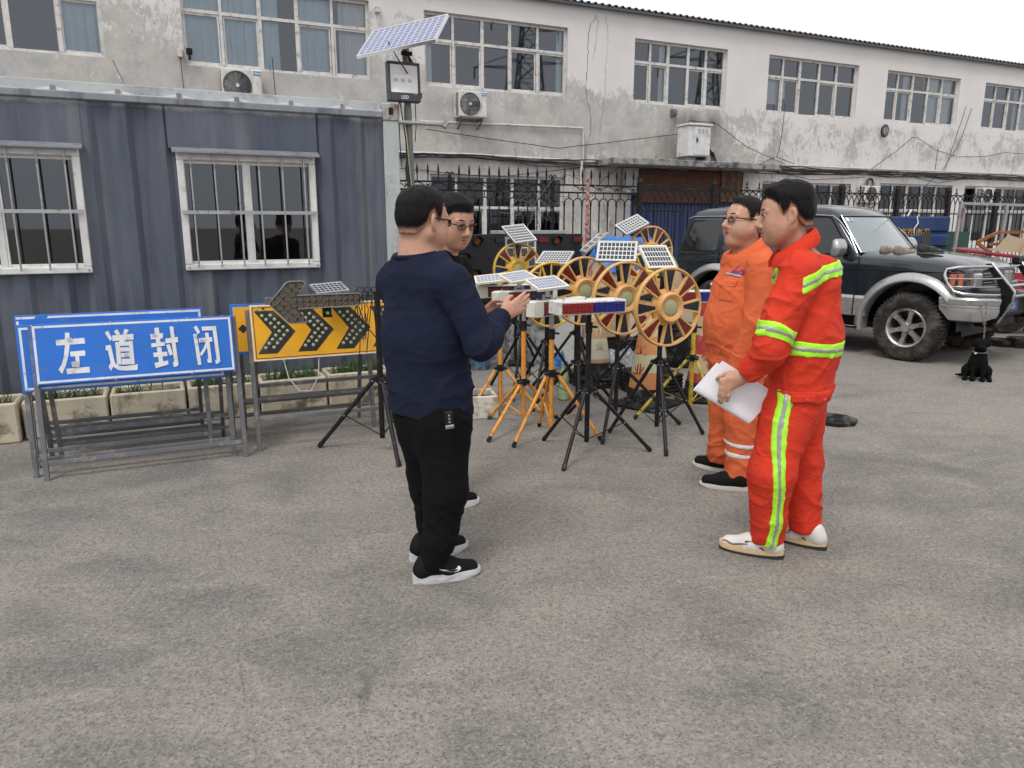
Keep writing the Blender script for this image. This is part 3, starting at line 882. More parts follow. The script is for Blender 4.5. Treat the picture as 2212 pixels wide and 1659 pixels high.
# windows
M_cpane = glass_mat('container_glass', (.30,.30,.30), .07)
M_screen = pm('insect_screen', (.095,.09,.085), .8)
for wi, (a, b_) in enumerate(CW):
    z0, z1 = 1.2, 2.14
    f = MB()
    f.box((a,-.035,z0),(b_,.05,z0+.05),.006); f.box((a,-.035,z1-.06),(b_,.05,z1),.006)
    f.box((a,-.037,z0+.05),(a+.055,.05,z1-.06),.006); f.box((b_-.055,-.037,z0+.05),(b_,.05,z1-.06),.006)
    m_ = (a+b_)/2
    f.box((m_-.05,-.01,z0+.05),(m_-.005,.045,z1-.06)); f.box((m_-.004,-.004,z0+.05),(m_+.012,.04,z1-.06))
    for (p0, p1, yy) in ((a+.055,m_-.05,0.0),(m_+.012,b_-.055,.008)):
        f.box((p0,yy,z0+.05),(p1,yy+.03,z0+.075)); f.box((p0,yy,z1-.085),(p1,yy+.03,z1-.06)); 
    fo = f.build('window', M_cwin, CON)
    for si, (p0, p1) in enumerate(((a+.05,m_-.03),(m_+.005,b_-.05))):
        p = MB(); p.add([(p0,.022,z0+.07),(p1,.022,z0+.07),(p1,.022,z1-.08),(p0,.022,z1-.08)],[(0,1,2,3)]); p.build('pane', M_cpane, fo, smooth=0)
    p = MB(); p.add([(m_+.005,.036,z0+.07),(b_-.05,.036,z0+.07),(b_-.05,.036,z1-.08),(m_+.005,.036,z1-.08)],[(0,1,2,3)]); p.build('insect_screen', M_screen, fo, smooth=0)
    aw = MB(); aw.add([(a-.03,0,z1+.04),(b_+.03,0,z1+.04),(b_+.03,-.11,z1+.005),(a-.03,-.11,z1+.005),(a-.03,-.11,z1-.01),(b_+.03,-.11,z1-.01)],[(0,1,2,3),(3,2,5,4)]); aw.build('awning', M_rail, CON, smooth=0)
    bm_ = MB(); bm_.cyl((0,-.06,z0-.0+.025),(0,-.06,z1-.02),.0072,n=8); bme = bm_.mesh('window_bar'); bme.materials.append(M_galv)
    grd = empty('window_guard', (0,0,0)); grd.parent = CON
    nb = 6
    for k in range(nb): inst('window_bar', bme, grd, (a+.10+(b_-a-.20)*k/(nb-1)+(-.01 if k == 3 else 0),0,0))
    q = MB(); q.box((a+.01,-.068,1.655),(b_-.01,-.052,1.683)); [q.box((x,-.06,z) ,(x+.012,.0-.03,z+.012)) for x in (a+.02,b_-.03) for z in (z0+.02,z1-.03)]; q.build('cross_bar', M_galv, grd, smooth=0)
STROKES=[[(-0.66,0.875),(-0.502,0.88),(-0.502,0.844),(-0.659,0.841)],[(-0.606,0.918),(-0.582,0.917),(-0.589,0.829),(-0.602,0.77),(-0.62,0.712),(-0.644,0.663),(-0.661,0.691),(-0.638,0.728),(-0.625,0.772),(-0.614,0.831)],[(-0.589,0.798),(-0.507,0.801),(-0.508,0.767),(-0.589,0.768)],[(-0.563,0.771),(-0.542,0.772),(-0.544,0.697),(-0.565,0.695)],[(-0.619,0.693),(-0.492,0.696),(-0.492,0.66),(-0.617,0.659)],[(-0.387,0.905),(-0.368,0.917),(-0.349,0.865),(-0.362,0.85)],[(-0.335,0.911),(-0.315,0.924),(-0.3,0.89),(-0.323,0.886)],[(-0.274,0.923),(-0.249,0.914),(-0.267,0.886),(-0.286,0.888)],[(-0.347,0.885),(-0.226,0.888),(-0.227,0.852),(-0.348,0.849)],[(-0.306,0.856),(-0.271,0.857),(-0.28,0.839),(-0.314,0.837)],[(-0.334,0.841),(-0.309,0.841),(-0.31,0.697),(-0.336,0.697)],[(-0.257,0.843),(-0.234,0.844),(-0.235,0.693),(-0.26,0.693)],[(-0.31,0.839),(-0.256,0.841),(-0.258,0.814),(-0.311,0.815)],[(-0.311,0.806),(-0.258,0.804),(-0.258,0.777),(-0.309,0.779)],[(-0.309,0.769),(-0.258,0.768),(-0.258,0.74),(-0.308,0.742)],[(-0.306,0.732),(-0.257,0.731),(-0.259,0.693),(-0.309,0.695)],[(-0.39,0.823),(-0.36,0.826),(-0.346,0.706),(-0.374,0.659),(-0.385,0.689),(-0.371,0.711),(-0.379,0.792),(-0.391,0.791)],[(-0.346,0.706),(-0.324,0.688),(-0.29,0.683),(-0.217,0.69),(-0.222,0.653),(-0.293,0.655),(-0.333,0.662),(-0.361,0.688)],[(-0.127,0.879),(-0.053,0.883),(-0.054,0.848),(-0.127,0.846)],[(-0.101,0.919),(-0.074,0.921),(-0.071,0.817),(-0.098,0.818)],[(-0.127,0.82),(-0.048,0.824),(-0.048,0.799),(-0.128,0.794)],[(-0.121,0.758),(-0.038,0.76),(-0.038,0.731),(-0.12,0.729)],[(-0.097,0.792),(-0.07,0.792),(-0.067,0.692),(-0.092,0.686)],[(-0.12,0.692),(-0.037,0.701),(-0.038,0.675),(-0.114,0.656)],[(-0.042,0.845),(0.034,0.852),(0.033,0.817),(-0.043,0.814)],[(-0.009,0.922),(0.013,0.922),(0.023,0.669),(0.013,0.658),(-0.007,0.656),(-0.01,0.687),(-0.002,0.691)],[(-0.04,0.804),(-0.019,0.808),(-0.005,0.738),(-0.026,0.732)],[(0.135,0.911),(0.155,0.92),(0.173,0.875),(0.157,0.862)],[(0.129,0.864),(0.151,0.866),(0.162,0.657),(0.14,0.657)],[(0.185,0.911),(0.276,0.911),(0.274,0.883),(0.186,0.884)],[(0.251,0.884),(0.275,0.885),(0.282,0.673),(0.267,0.658),(0.252,0.655),(0.25,0.682),(0.26,0.684)],[(0.16,0.834),(0.244,0.838),(0.242,0.806),(0.161,0.806)],[(0.202,0.87),(0.224,0.87),(0.229,0.669),(0.215,0.665),(0.201,0.671),(0.201,0.691),(0.209,0.695)],[(0.202,0.807),(0.221,0.804),(0.193,0.748),(0.167,0.714),(0.158,0.731),(0.183,0.765)]]
CHEV_LEDS = [(0.5876, 0.953), (0.6426, 0.9529), (0.6135, 0.9248), (0.6705, 0.9245), (0.6421, 0.8963), (0.6966, 0.8951), (0.6682, 0.8679), (0.724, 0.8674), (0.6953, 0.8392), (0.7505, 0.8387), (0.6694, 0.811), (0.7252, 0.8102), (0.6445, 0.7836), (0.701, 0.7828), (0.6206, 0.7564), (0.676, 0.7554), (0.5957, 0.7274), (0.6509, 0.7273)]
ARROW_LEDS = [(0.731, 1.182), (0.785, 1.183), (0.703, 1.156), (0.757, 1.156), (0.674, 1.128), (0.729, 1.127), (0.647, 1.102), (0.702, 1.101), (0.619, 1.072), (0.675, 1.072), (0.647, 1.044), (0.701, 1.045), (0.672, 1.017), (0.727, 1.018), (0.7, 0.99), (0.755, 0.99), (0.727, 0.963), (0.781, 0.963), (0.739, 1.09), (0.74, 1.056), (0.78, 1.091), (0.78, 1.057), (0.822, 1.091), (0.821, 1.056), (0.862, 1.091), (0.862, 1.056), (0.904, 1.093), (0.904, 1.056), (0.945, 1.093), (0.944, 1.057), (0.986, 1.093), (0.985, 1.057), (1.028, 1.093), (1.027, 1.057), (1.068, 1.093), (1.068, 1.057), (1.109, 1.093), (1.109, 1.057), (1.15, 1.093), (1.149, 1.057)]
# ================================================================== solar floodlight pole
def solar_mat(w_, h_, nx, ny, cell, line, lw=.09):
    nm = 'solar_cells_%d_%d_%d_%d' % (w_*1000, h_*1000, nx, ny)
    if nm in MATS: return MATS[nm]
    m, t, b = nodes_of(nm)
    co = N_(t, 'ShaderNodeTexCoord').outputs['Object']
    sp = N_(t, 'ShaderNodeSeparateXYZ'); t.links.new(co, sp.inputs[0])
    ms = []
    for ax, L, n in (('X',w_,nx),('Y',h_,ny)):
        fr = math_n(t, 'FRACT', math_n(t, 'ADD', math_n(t, 'MULTIPLY', sp.outputs[ax], n/L), n/2+40))
        d = math_n(t, 'ABSOLUTE', math_n(t, 'SUBTRACT', fr, .5))
        ms.append(ramp_n(t, d, .5-lw-.015, .5-lw+.005))
    k = math_n(t, 'MAXIMUM', ms[0], ms[1])
    fl = noise_n(t, co, 22, 3)
    cc = mix_n(t, ramp_n(t, fl, .3, .7), tuple(x*.8 for x in cell), tuple(x*1.2 for x in cell))
    t.links.new(mix_n(t, k, cc, line), b.inputs['Base Color'])
    b.inputs['Roughness'].default_value = .12
    b.inputs['Specular IOR Level'].default_value = .55
    MATS[nm] = m
    return m
def solar_panel(parent, C, x, y, w_, h_, nx, ny, frame_m, cell=(.03,.035,.06), line=(.6,.62,.66), fr=.014, th=.018, lw=.09, name='solar_panel'):
    """panel with its own local axes; C, x, y are given in the parent's space"""
    x = Vector(x).normalized(); y = Vector(y); y = (y - x*y.dot(x)).normalized(); n = x.cross(y)
    M = Matrix((x, y, n)).transposed().to_4x4(); M.translation = Vector(C)
    q = MB()
    q.box((-w_/2,-h_/2,-th),(w_/2,-h_/2+fr,.003),.002); q.box((-w_/2,h_/2-fr,-th),(w_/2,h_/2,.003),.002)
    q.box((-w_/2,-h_/2+fr,-th),(-w_/2+fr,h_/2-fr,.003),.002); q.box((w_/2-fr,-h_/2+fr,-th),(w_/2,h_/2-fr,.003),.002)
    q.box((-w_/2+fr,-h_/2+fr,-th*.7),(w_/2-fr,h_/2-fr,-.004))
    o = q.build(name, frame_m, parent); o.matrix_local = M
    f = MB(); a, b_ = w_/2-fr, h_/2-fr
    f.add([(-a,-b_,-.0005),(a,-b_,-.0005),(a,b_,-.0005),(-a,b_,-.0005)],[(0,1,2,3)])
    f.build('solar_face', solar_mat(2*a, 2*b_, nx, ny, cell, line, lw), o, smooth=0)
    return o
pl = wp(2.235, 7.15, 0)
e = empty('floodlight_pole', pl, 0, 'grey steel pole with LED floodlight and tilted solar panel at the container corner', 'street light')
M_pole = pm('pole_paint', (.16,.17,.165), .5, .3, dirt=((.25,.24,.22), .25, 9), vec=(1,1,.3))
q = MB(); q.cyl((.03,0,0),(-.015,0,2.66),.040,.036,n=20); q.cyl((-.015,0,2.66),(-.02,0,3.2),.033,n=20); q.build('pole', M_pole, e)
ux = Vector((AX.x, AX.y, 0)); un = Vector((NX.x, NX.y, 0))
def L(s, c, z): return ux*s + un*c + Vector((0,0,z))
lamp = empty('floodlight', L(-.067, -.07, 2.695)); lamp.parent = e; lamp.rotation_euler = (R(-3),0,WROT)
q = MB(); q.box((-.155,-.03,0),(.155,.05,.075),.006); q.box((-.155,-.03,.075),(-.13,.05,.345),.004); q.box((.13,-.03,.075),(.155,.05,.345),.004); q.box((-.155,-.03,.322),(.155,.05,.348),.004); q.box((-.15,.03,.07),(.15,.045,.33)); q.box((.155,-.01,.04),(.175,.03,.09),.004)
q.cyl((-.16,.0,.18),(-.152,.0,.18),.012,n=8); q.cyl((.152,.0,.18),(.163,.0,.18),.012,n=8)
q.build('housing', pm('dark_housing', (.055,.06,.07), .45), lamp)
M_refl = pm('reflector', (.90,.91,.92), .45, .0, var=.02)
q = MB()
o_, i_ = (-.13,.13,.078,.322), (-.085,.085,.135,.245)
q.add([(o_[0],-.022,o_[2]),(o_[1],-.022,o_[2]),(o_[1],-.022,o_[3]),(o_[0],-.022,o_[3]),(i_[0],.02,i_[2]),(i_[1],.02,i_[2]),(i_[1],.02,i_[3]),(i_[0],.02,i_[3])],[(0,1,5,4),(1,2,6,5),(2,3,7,6),(3,0,4,7),(4,5,6,7)])
q.build('reflector', M_refl, lamp, smooth=0)
q = MB()
for dx in (-.065,0,.065): q.box((dx-.016,.012,.18),(dx+.016,.019,.21),.002)
q.build('led_chips', pm('led_chip', (.55,.56,.5), .4), lamp)
lettering('LED', .042, M_print, lamp, frame_M((0,-.0315,.035),(1,0,0),(0,0,1)), bold=.0008)
lettering('IP66', .015, M_print, lamp, frame_M((.105,-.0315,.067),(1,0,0),(0,0,1)))
Cp = Vector((-1.002,7.3,3.27)) - pl
solar_panel(e, Cp, (.95,-.289,.117), (.165,.786,.596), .779, .527, 12, 9, M_alu, (.13,.15,.27), (.55,.58,.66), .014, .028, .055)
q = MB(); q.bar(L(-.02,.0,3.14), Cp+Vector((.075,.155,-.24)), .05, .012); q.cyl(L(-.07,-.03,3.13),L(.03,-.03,3.13),.02,n=10); q.build('panel_bracket', M_blackmetal, e)
q = MB(); q.tube([Cp+Vector((-.12,-.1,-.08)),Cp+Vector((-.05,-.1,-.2)),L(-.02,-.05,2.95)], .006, 5); q.tube([L(-.1,.0,2.7),L(-.105,.0,2.55),L(-.1,.0,2.3),L(-.09,0,2.12),L(-.04,0,2.1),L(-.04,0,2.4)], .005, 5); q.tube([L(.06,.0,2.7),L(.065,0,2.5),L(.05,0,2.35)], .005, 5); q.tube([L(-.09,0,2.7),L(-.06,-.04,2.4),L(-.03,-.05,2.0),L(-.01,-.05,1.5),L(.0,-.05,.4)], .006, 5); q.build('cable', M_wire, e)
q = MB(); q.tube([L(-.08,-.01,2.7),L(-.05,-.05,2.4),L(-.02,-.06,1.95),L(.0,-.06,1.3)], .005, 5); q.build('cable', pm('pale_green_cable', (.5,.55,.3), .5), e)
q = MB(); q.cyl(L(-.13,-.05,2.515),L(.36,-.05,2.515),.02,n=10); q.cyl(L(.32,-.06,2.49),L(.36,-.06,2.54),.03,n=8); q.build('crossarm', M_galv, e)

# ================================================================== board signs on folding frames
M_sblue = pm('sign_blue', (.013,.150,.60), .4, var=.10, dirt=((.06,.17,.45), .12, 7))
M_swhite = pm('sign_white', (.72,.73,.75), .42, dirt=((.42,.42,.44), .18, 16))
M_syel = pm('sign_yellow', (.80,.40,.015), .42, var=.07, dirt=((.6,.33,.06), .15, 5))
M_sblack = pm('sign_black', (.02,.022,.025), .45, dirt=((.06,.06,.06), .2, 10))
M_sback = pm('sign_back', (.05,.10,.26), .5, dirt=((.2,.2,.22), .3, 12))
def lean_M(lean): return Matrix.Rotation(-math.atan(lean), 4, 'X')      # t (along the slope) becomes z
def flat_polys(polys, mat_, parent, M, y, name, dy=.00022):
    q = MB(); q.M = M
    for k, pg in enumerate(polys):
        a = sum(pg[i][0]*pg[(i+1) % len(pg)][1]-pg[(i+1) % len(pg)][0]*pg[i][1] for i in range(len(pg)))
        if a < 0: pg = pg[::-1]
        q.add([(p_[0], y-dy*k, p_[1]) for p_ in pg], [tuple(range(len(pg)))])
    return q.build(name, mat_, parent, smooth=0)
def border(x0, x1, t0, t1, w_): return [[(x0,t0),(x1,t0),(x1,t0+w_),(x0,t0+w_)],[(x0,t1-w_),(x1,t1-w_),(x1,t1),(x0,t1)],[(x0,t0+w_),(x0+w_,t0+w_),(x0+w_,t1-w_),(x0,t1-w_)],[(x1-w_,t0+w_),(x1,t0+w_),(x1,t1-w_),(x1-w_,t1-w_)]]
def stand_frame(e, x0, x1, lean, top, back=.42, low=.11, bars=(.11,), brun=(.22,.12)):
    """folding A-frame: two front legs with the board, two rear legs"""
    M = lean_M(lean)
    for x in (x0, x1):
        q = MB(); q.M = M; q.box((x-.015,-.002,0),(x+.015,.028,top),.002); lg = q.build('leg', M_steel, e)
        q = MB(); q.M = M; q.cyl((x-.017,.013,low),(x+.017,.013,low),.007,n=8); q.cyl((x-.017,.013,top*.58),(x+.017,.013,top*.58),.007,n=8); q.build('bolt', M_bolt, lg)
    for x in (x0+.04, x1-.04):
        q = MB(); q.bar((x,back,0),(x,lean*top*.95+.03,top*.93),.026,.026,(1,0,0)); q.build('leg', M_steel, e, smooth=0)
    for b_ in bars:
        q = MB(); q.M = M; q.box((x0+.016,.0,b_-.014),(x1-.016,.022,b_+.014),.002); q.build('cross_bar', M_steel, e)
    for b_ in brun:
        yy = back+(lean*top-back)*b_
        q = MB(); q.box((x0+.055,yy-.012,b_-.012),(x1-.055,yy+.012,b_+.012)); q.build('cross_bar', M_steel, e, smooth=0)
def board(e, x0, x1, t0, t1, lean, face_m, th=.022, y=-.006):
    M = lean_M(lean); q = MB(); q.M = M
    q.box((x0,y-th,t0),(x1,y,t1),.003)
    return q.build('board', face_m, e), M
G_S = 'folding road signs along the planters'
# front sign
e = empty('road_sign', wp(0, 5.22, 0), WROT, 'front blue sign with four white Chinese characters on a grey folding frame', 'road sign', G_S)
stand_frame(e, -.79, .392, .17, .975, .45)
bd, M = board(e, -.79, .378, .6, .978, .17, M_sblue)
flat_polys(border(-.780,.368,.611,.967,.0135), M_swhite, bd, M, -.0285, 'white_border')
flat_polys(STROKES, M_swhite, bd, M, -.0285, 'lettering')
q = MB(); q.M = M
for x in (-.78,-.35,.1,.368):
    for t_ in (.604,.973): q.cyl((x,-.032,t_),(x,-.026,t_),.005,n=8)
q.build('rivets', M_bolt, bd)
patches = [[(-.585,.70),(-.545,.70),(-.548,.735),(-.588,.735)],[(-.60,.865),(-.568,.865),(-.572,.885),(-.60,.882)],[(-.12,.862),(-.09,.864),(-.092,.879),(-.118,.876)],[(.135,.83),(.15,.832),(.15,.86),(.136,.86)],[(-.29,.745),(-.265,.745),(-.266,.762),(-.289,.764)],[(.165,.81),(.195,.812),(.19,.828),(.166,.83)]]
flat_polys(patches, pm('grey_tape', (.45,.46,.48), .5), bd, M, -.0375, 'tape_patch')
# second and third boards stacked behind
e = empty('road_sign', wp(-.06, 5.32, 0), WROT, 'blue sign close behind the lettered one, its edge and lower border showing', 'road sign', G_S)
stand_frame(e, -.80, .385, .13, .97, .45)
bd, M = board(e, -.815, .375, .545, .965, .13, M_sblue)
flat_polys(border(-.80,.36,.56,.95,.014), M_swhite, bd, M, -.0285, 'white_border')
e = empty('road_sign', wp(-.08, 5.53, 0), WROT, 'rearmost blue sign of the left stack with a white border along its top edge', 'road sign', G_S)
stand_frame(e, -.80, .27, .13, 1.0, .40)
bd, M = board(e, -.83, .285, .60, 1.005, .13, M_sblue)
flat_polys([[(-.82,.98),(-.72,.98),(-.71,.994),(-.82,.994)],[(-.65,.98),(.275,.98),(.275,.994),(-.64,.994)],[(-.82,.7),(-.806,.7),(-.806,.968),(-.82,.968)],[(.261,.7),(.275,.7),(.275,.978),(.261,.978)]], M_swhite, bd, M, -.0285, 'white_border')
# yellow chevron board
e = empty('chevron_sign', wp(0, 5.31, 0), WROT, 'yellow sign with black chevrons studded with round lamps on a grey frame', 'road sign', G_S)
stand_frame(e, .494, 1.62, .17, 1.0, .47, low=.22, bars=(.22,), brun=(.40,.3))
bd, M = board(e, .505, 1.63, .635, 1.03, .17, M_syel, .03)
flat_polys(border(.508,1.627,.638,1.027,.007), M_swhite, bd, M, -.0365, 'white_edge')
flat_polys(border(.522,1.613,.652,1.013,.005), M_sblack, bd, M, -.0365, 'black_line')
ch = [(.531,.987),(.664,.987),(.804,.833),(.668,.683),(.537,.686),(.642,.836)]
M_lens = pm('pale_lens', (.36,.39,.22), .25, spec=.6)
lme = MB(); lme.M = Matrix.Rotation(PI/2, 4, 'X'); lme.lathe([(.0125,0),(.0115,.004),(.007,.007),(.0001,.008)], 12); lme = lme.mesh('lamp'); lme.materials.append(M_lens)
led = [(a-.003,b) for a, b in CHEV_LEDS]
for k in range(4):
    dx = .272*k
    co_ = flat_polys([[(x+dx,t_) for x, t_ in ch]], M_sblack, bd, M, -.037, 'chevron')
    for (x, t_) in led:
        if x+dx < 1.6: o = inst('lamp', lme, co_); o.matrix_local = M @ Matrix.Translation((x+dx,-.0372,t_))
q = MB(); q.M = M; q.cyl((.55,-.044,1.004),(.55,-.036,1.004),.009,n=12); q.build('sensor', M_lens, bd)
q = MB(); q.M = M; q.cyl((.595,-.044,1.004),(.595,-.036,1.004),.009,n=12); q.build('sensor', M_sblack, bd)
q = MB(); q.box((.70,.085,.615),(.72,.10,.635)); q.tube([(.71,.09,.615),(.73,.06,.5),(.80,.05,.40),(.88,.05,.395),(.94,.06,.5),(.955,.09,.63)], .004, 5); q.build('cable', M_whitewire, e)
# blue and yellow board behind it
e = empty('road_sign', wp(0, 5.62, 0), WROT, 'blue edged yellow sign peeping out behind the chevron board', 'road sign', G_S)
stand_frame(e, .42, 1.4, .13, 1.0, .36, low=.3, bars=(.3,))
bd, M = board(e, .395, 1.42, .645, 1.01, .13, M_sblue)
flat_polys([[(.415,.665),(1.40,.665),(1.40,.99),(.415,.99)]], M_syel, bd, M, -.0285, 'yellow_field')
flat_polys([[(.44,.83),(.475,.795),(.51,.83),(.475,.865)]], M_sblack, bd, M, -.029, 'chevron')

# ================================================================== LED arrow on tripod
def tripod(e, feet, center, hub_z, leg_m, pole_m, top_z, r_pole=.019, r_leg=.0135, low=.09, hub_m=None, collar=None, top_m=None):
    """three legs from a sliding hub, centre tube, braces; coordinates relative to e (world axes)"""
    hub_m = hub_m or M_black
    c = Vector(center)
    q = MB(); q.cyl(c+Vector((0,0,low)), c+Vector((0,0,hub_z)), r_pole*.9, n=14); q.build('centre_tube', leg_m, e)
    q = MB(); q.cyl(c+Vector((0,0,hub_z)), c+Vector((0,0,collar if collar else top_z)), r_pole, n=16); q.build('pole', pole_m, e)
    if collar:
        q = MB(); q.cyl(c+Vector((0,0,collar-.045)), c+Vector((0,0,collar+.03)), r_pole*1.28, n=16); q.cyl(c+Vector((.02,-.02,collar)), c+Vector((.05,-.045,collar)), .008, n=8); q.build('clamp', M_black, e)
        q = MB(); q.cyl(c+Vector((0,0,collar)), c+Vector((0,0,top_z)), r_pole*.82, n=16); q.build('inner_pole', top_m or pole_m, e)
    q = MB(); q.cyl(c+Vector((0,0,hub_z-.025)), c+Vector((0,0,hub_z+.028)), r_pole*1.55, n=16)
    for f in feet:
        d = (Vector((f[0],f[1],0))-c); d.z = 0; d.normalize()
        q.bar(c+d*.012+Vector((0,0,hub_z+.008)), c+d*.062+Vector((0,0,hub_z-.012)), .032, .034, b=.006)
    ho = q.build('hub', hub_m, e)
    for f in feet:
        fv = Vector((f[0], f[1], .012)); d = fv-c; d.z = 0; dn = d.normalized()
        top = c+dn*.052+Vector((0,0,hub_z-.015))
        q = MB(); q.tube([top, fv], r_leg, 12); lg = q.build('leg', leg_m, e)
        q = MB(); dd = (fv-top).normalized(); q.tube([fv-dd*.035, fv-dd*.003, fv+dd*.006], [r_leg*1.18, r_leg*1.2, r_leg*.9], 12); q.build('foot_cap', M_rubber, lg)
        mid = top.lerp(fv, .52)
        q = MB(); q.bar(mid, c+Vector((0,0,low+.015)), .012, .004); q.build('brace', leg_m, e, smooth=0)
        q = MB(); s_ = dn.cross(Vector((0,0,1))); q.cyl(mid-s_*.017, mid+s_*.017, .006, n=8); q.cyl(top-s_*.02, top+s_*.02, .006, n=8); q.build('rivet', M_bolt, lg)
ac = wp(1.285, 4.95)
e = empty('arrow_light', ac, 0, 'left pointing LED arrow lamp on a black tripod in front of the chevron board', 'arrow light')
def rel(p): return Vector(p) - Vector((ac.x, ac.y, 0))
tripod(e, [rel((-1.387,5.125,0)), rel((-.75,4.685,0)), rel((-.72,5.42,0))], (0,0,0), .525, M_blackmetal, M_blackmetal, 1.13, .021, .0155, .10)
ARW = empty('arrow_head', (0,0,0)); ARW.parent = e; ARW.rotation_euler = (0,0,WROT); ARW.location = -(Vector((ac.x,ac.y,0))) + wp(0,4.985,0)
outl = [(.582,1.073),(.70,1.204),(.72,1.211),(.80,1.211),(.818,1.2),(.812,1.185),(.764,1.119),(1.168,1.119),(1.178,1.108),(1.178,1.048),(1.168,1.038),(.763,1.032),(.81,.96),(.815,.945),(.80,.938),(.715,.938),(.695,.946)]
M_alens = pm('smoky_arrow_cover', (.075,.073,.066), .2, dirt=((.2,.19,.17), .25, 30), spec=.6)
q = MB(); q.prism(outl, -.005, .035); ho = q.build('arrow_housing', M_alens, ARW)
n_o = len(outl); 
q = MB(); q.tube([(x,-.007,z) for x, z in outl], .0045, 6, closed=True); q.build('rim', pm('grey_rim', (.22,.21,.2), .4), ho)
M_led = pm('led_cluster', (.24,.20,.15), .3, var=.3, vs=90)
ds = MB(); ds.M = Matrix.Rotation(PI/2, 4, 'X'); ds.lathe([(.0155,0),(.0155,.005),(.0135,.005),(.012,.002),(.0001,.002)], 16); dsm = ds.mesh('led_cup'); dsm.materials.append(M_led)
dd_ = MB()
for a in range(6): dd_.M = Matrix.Rotation(PI/2,4,'X'); dd_.tube([(.0075*math.cos(a*PI/3),.0075*math.sin(a*PI/3),.002),(.0075*math.cos(a*PI/3),.0075*math.sin(a*PI/3),.006)], .0024, 6)
ddm = dd_.mesh('diodes'); ddm.materials.append(M_black)
for (x, z) in ARROW_LEDS:
    o = inst('led', dsm, ho, (x,-.0056,z)); inst('diodes', ddm, o)
q = MB(); q.box((.567,.036,1.062),(1.34,.07,1.108),.003); q.build('arm', M_steel, ARW)
q = MB(); q.box((.93,.02,.975),(.985,.06,1.035),.004); q.box((.925,.01,.965),(.99,.03,.978),.003); bo = q.build('control_box', M_black, ARW)
q = MB(); q.cyl((.957,.004,.995),(.957,.02,.995),.011,n=12); q.build('dial', pm('green_dial', (.12,.42,.25), .4), bo)
q = MB(); r3 = random.Random(9)
for k in range(8):
    x = 1.14+.16*r3.random(); p = [(x,.0+.03*r3.random(),1.13)]
    for j in range(6): p.append((p[-1][0]+(r3.random()-.42)*.07, .0+(r3.random()-.5)*.07, 1.10-.055*j*(.5+r3.random())))
    q.tube(p, .0035, 5)
for k in range(4):
    x = 1.15+.05*k; q.tube([(x,.03,1.12),(x+.02,.02,1.155),(x+.06,.02,1.15),(x+.08,.02,1.1)], .004, 5)
q.tube([(1.16,-.02,1.03),(1.2,-.03,.9),(1.28,-.03,.8),(1.35,-.03,.79)], .004, 5); q.tube([(1.27,-.02,.79),(1.28,-.02,.66),(1.34,-.02,.62),(1.4,0,.66)], .004, 5)
q.build('cable', M_wire, ARW)
solar_panel(e, rel((-1.30,5.3,1.135)), (.863,.497,.06), (-.50,.83,.26), .235, .19, 7, 4, M_alu, (.05,.055,.075), lw=.06)
q = MB(); q.bar(rel((-1.30,5.30,1.12)), rel((-1.18,5.18,1.07)), .02,.02); q.build('panel_bracket', M_steel, e, smooth=0)

# ================================================================== planters with spring onions
M_foam = pm('old_foam', (.50,.45,.34), .9, var=.18, vs=3, dirt=((.13,.115,.08), .38, 5), bump=.5, bs=40)
M_soil = pm('soil', (.035,.027,.02), .95, var=.4, vs=30, bump=.8, bs=60)
M_onion = pm('onion_leaf', (.045,.11,.03), .5, var=.35, vs=12)
def planter(s, ln, c0, label, leaves, h=.29, dp=.36):
    e = empty('foam_planter', wp(s, c0, 0), WROT, label, 'planter', 'foam planters along the container')
    r_ = random.Random(int(s*100)+5); t_ = .035
    q = MB(); j = lambda: (r_.random()-.5)*.006
    q.box((0,0,0),(ln,t_,h+j()),.012); q.box((0,dp-t_,0),(ln,dp,h+j()),.012); q.box((.002,t_,0),(t_,dp-t_,h+j()),.01); q.box((ln-t_,t_,0),(ln-.002,dp-t_,h+j()),.01); q.box((t_,t_,.0),(ln-t_,dp-t_,.04))
    q.build('trough', M_foam, e)
    v = []; f = []; nx, ny = 14, 8
    for a in range(nx+1):
        for b in range(ny+1):
            v.append((t_+(ln-2*t_)*a/nx, t_+(dp-2*t_)*b/ny, h-.05+.012*mnoise.noise((a*.7+s*9,b*.8,0))))
    for a in range(nx):
        for b in range(ny): f.append((a*(ny+1)+b,(a+1)*(ny+1)+b,(a+1)*(ny+1)+b+1,a*(ny+1)+b+1))
    q = MB(); q.add(v, f); q.build('soil', M_soil, e)
    if leaves:
        q = MB()
        for k in range(leaves):
            x, y = t_+.02+(ln-2*t_-.04)*r_.random(), t_+.02+(dp-2*t_-.04)*r_.random()
            for m_ in range(2+int(r_.random()*3)):
                a = r_.random()*6.28; L_ = .07+.10*r_.random(); bn = .02+.06*r_.random()
                dx, dy = math.cos(a), math.sin(a); z0 = h-.055
                q.tube([(x,y,z0),(x+dx*bn*.25,y+dy*bn*.25,z0+L_*.5),(x+dx*bn,y+dy*bn,z0+L_*(.85 if bn > .05 else 1))], [.004,.0034,.0006], 4)
        q.build('spring_onions', M_onion, e, kind='stuff')
    return e
planter(-1.63, .555, 6.28, 'foam planter at the left edge of the picture, beside the blue signs', 26, .30)
planter(-1.055, .56, 6.34, 'foam planter behind the left end of the blue sign stand', 34)
planter(-.478, .535, 6.34, 'foam planter behind the middle of the blue sign stand, mostly bare soil', 8)
planter(.075, .54, 6.36, 'foam planter in the gap between the blue and the yellow sign', 40)
planter(.63, .55, 6.36, 'foam planter full of spring onions under the yellow sign', 70)
planter(1.195, .56, 6.34, 'foam planter of spring onions beside the arrow light tripod', 80, .305)
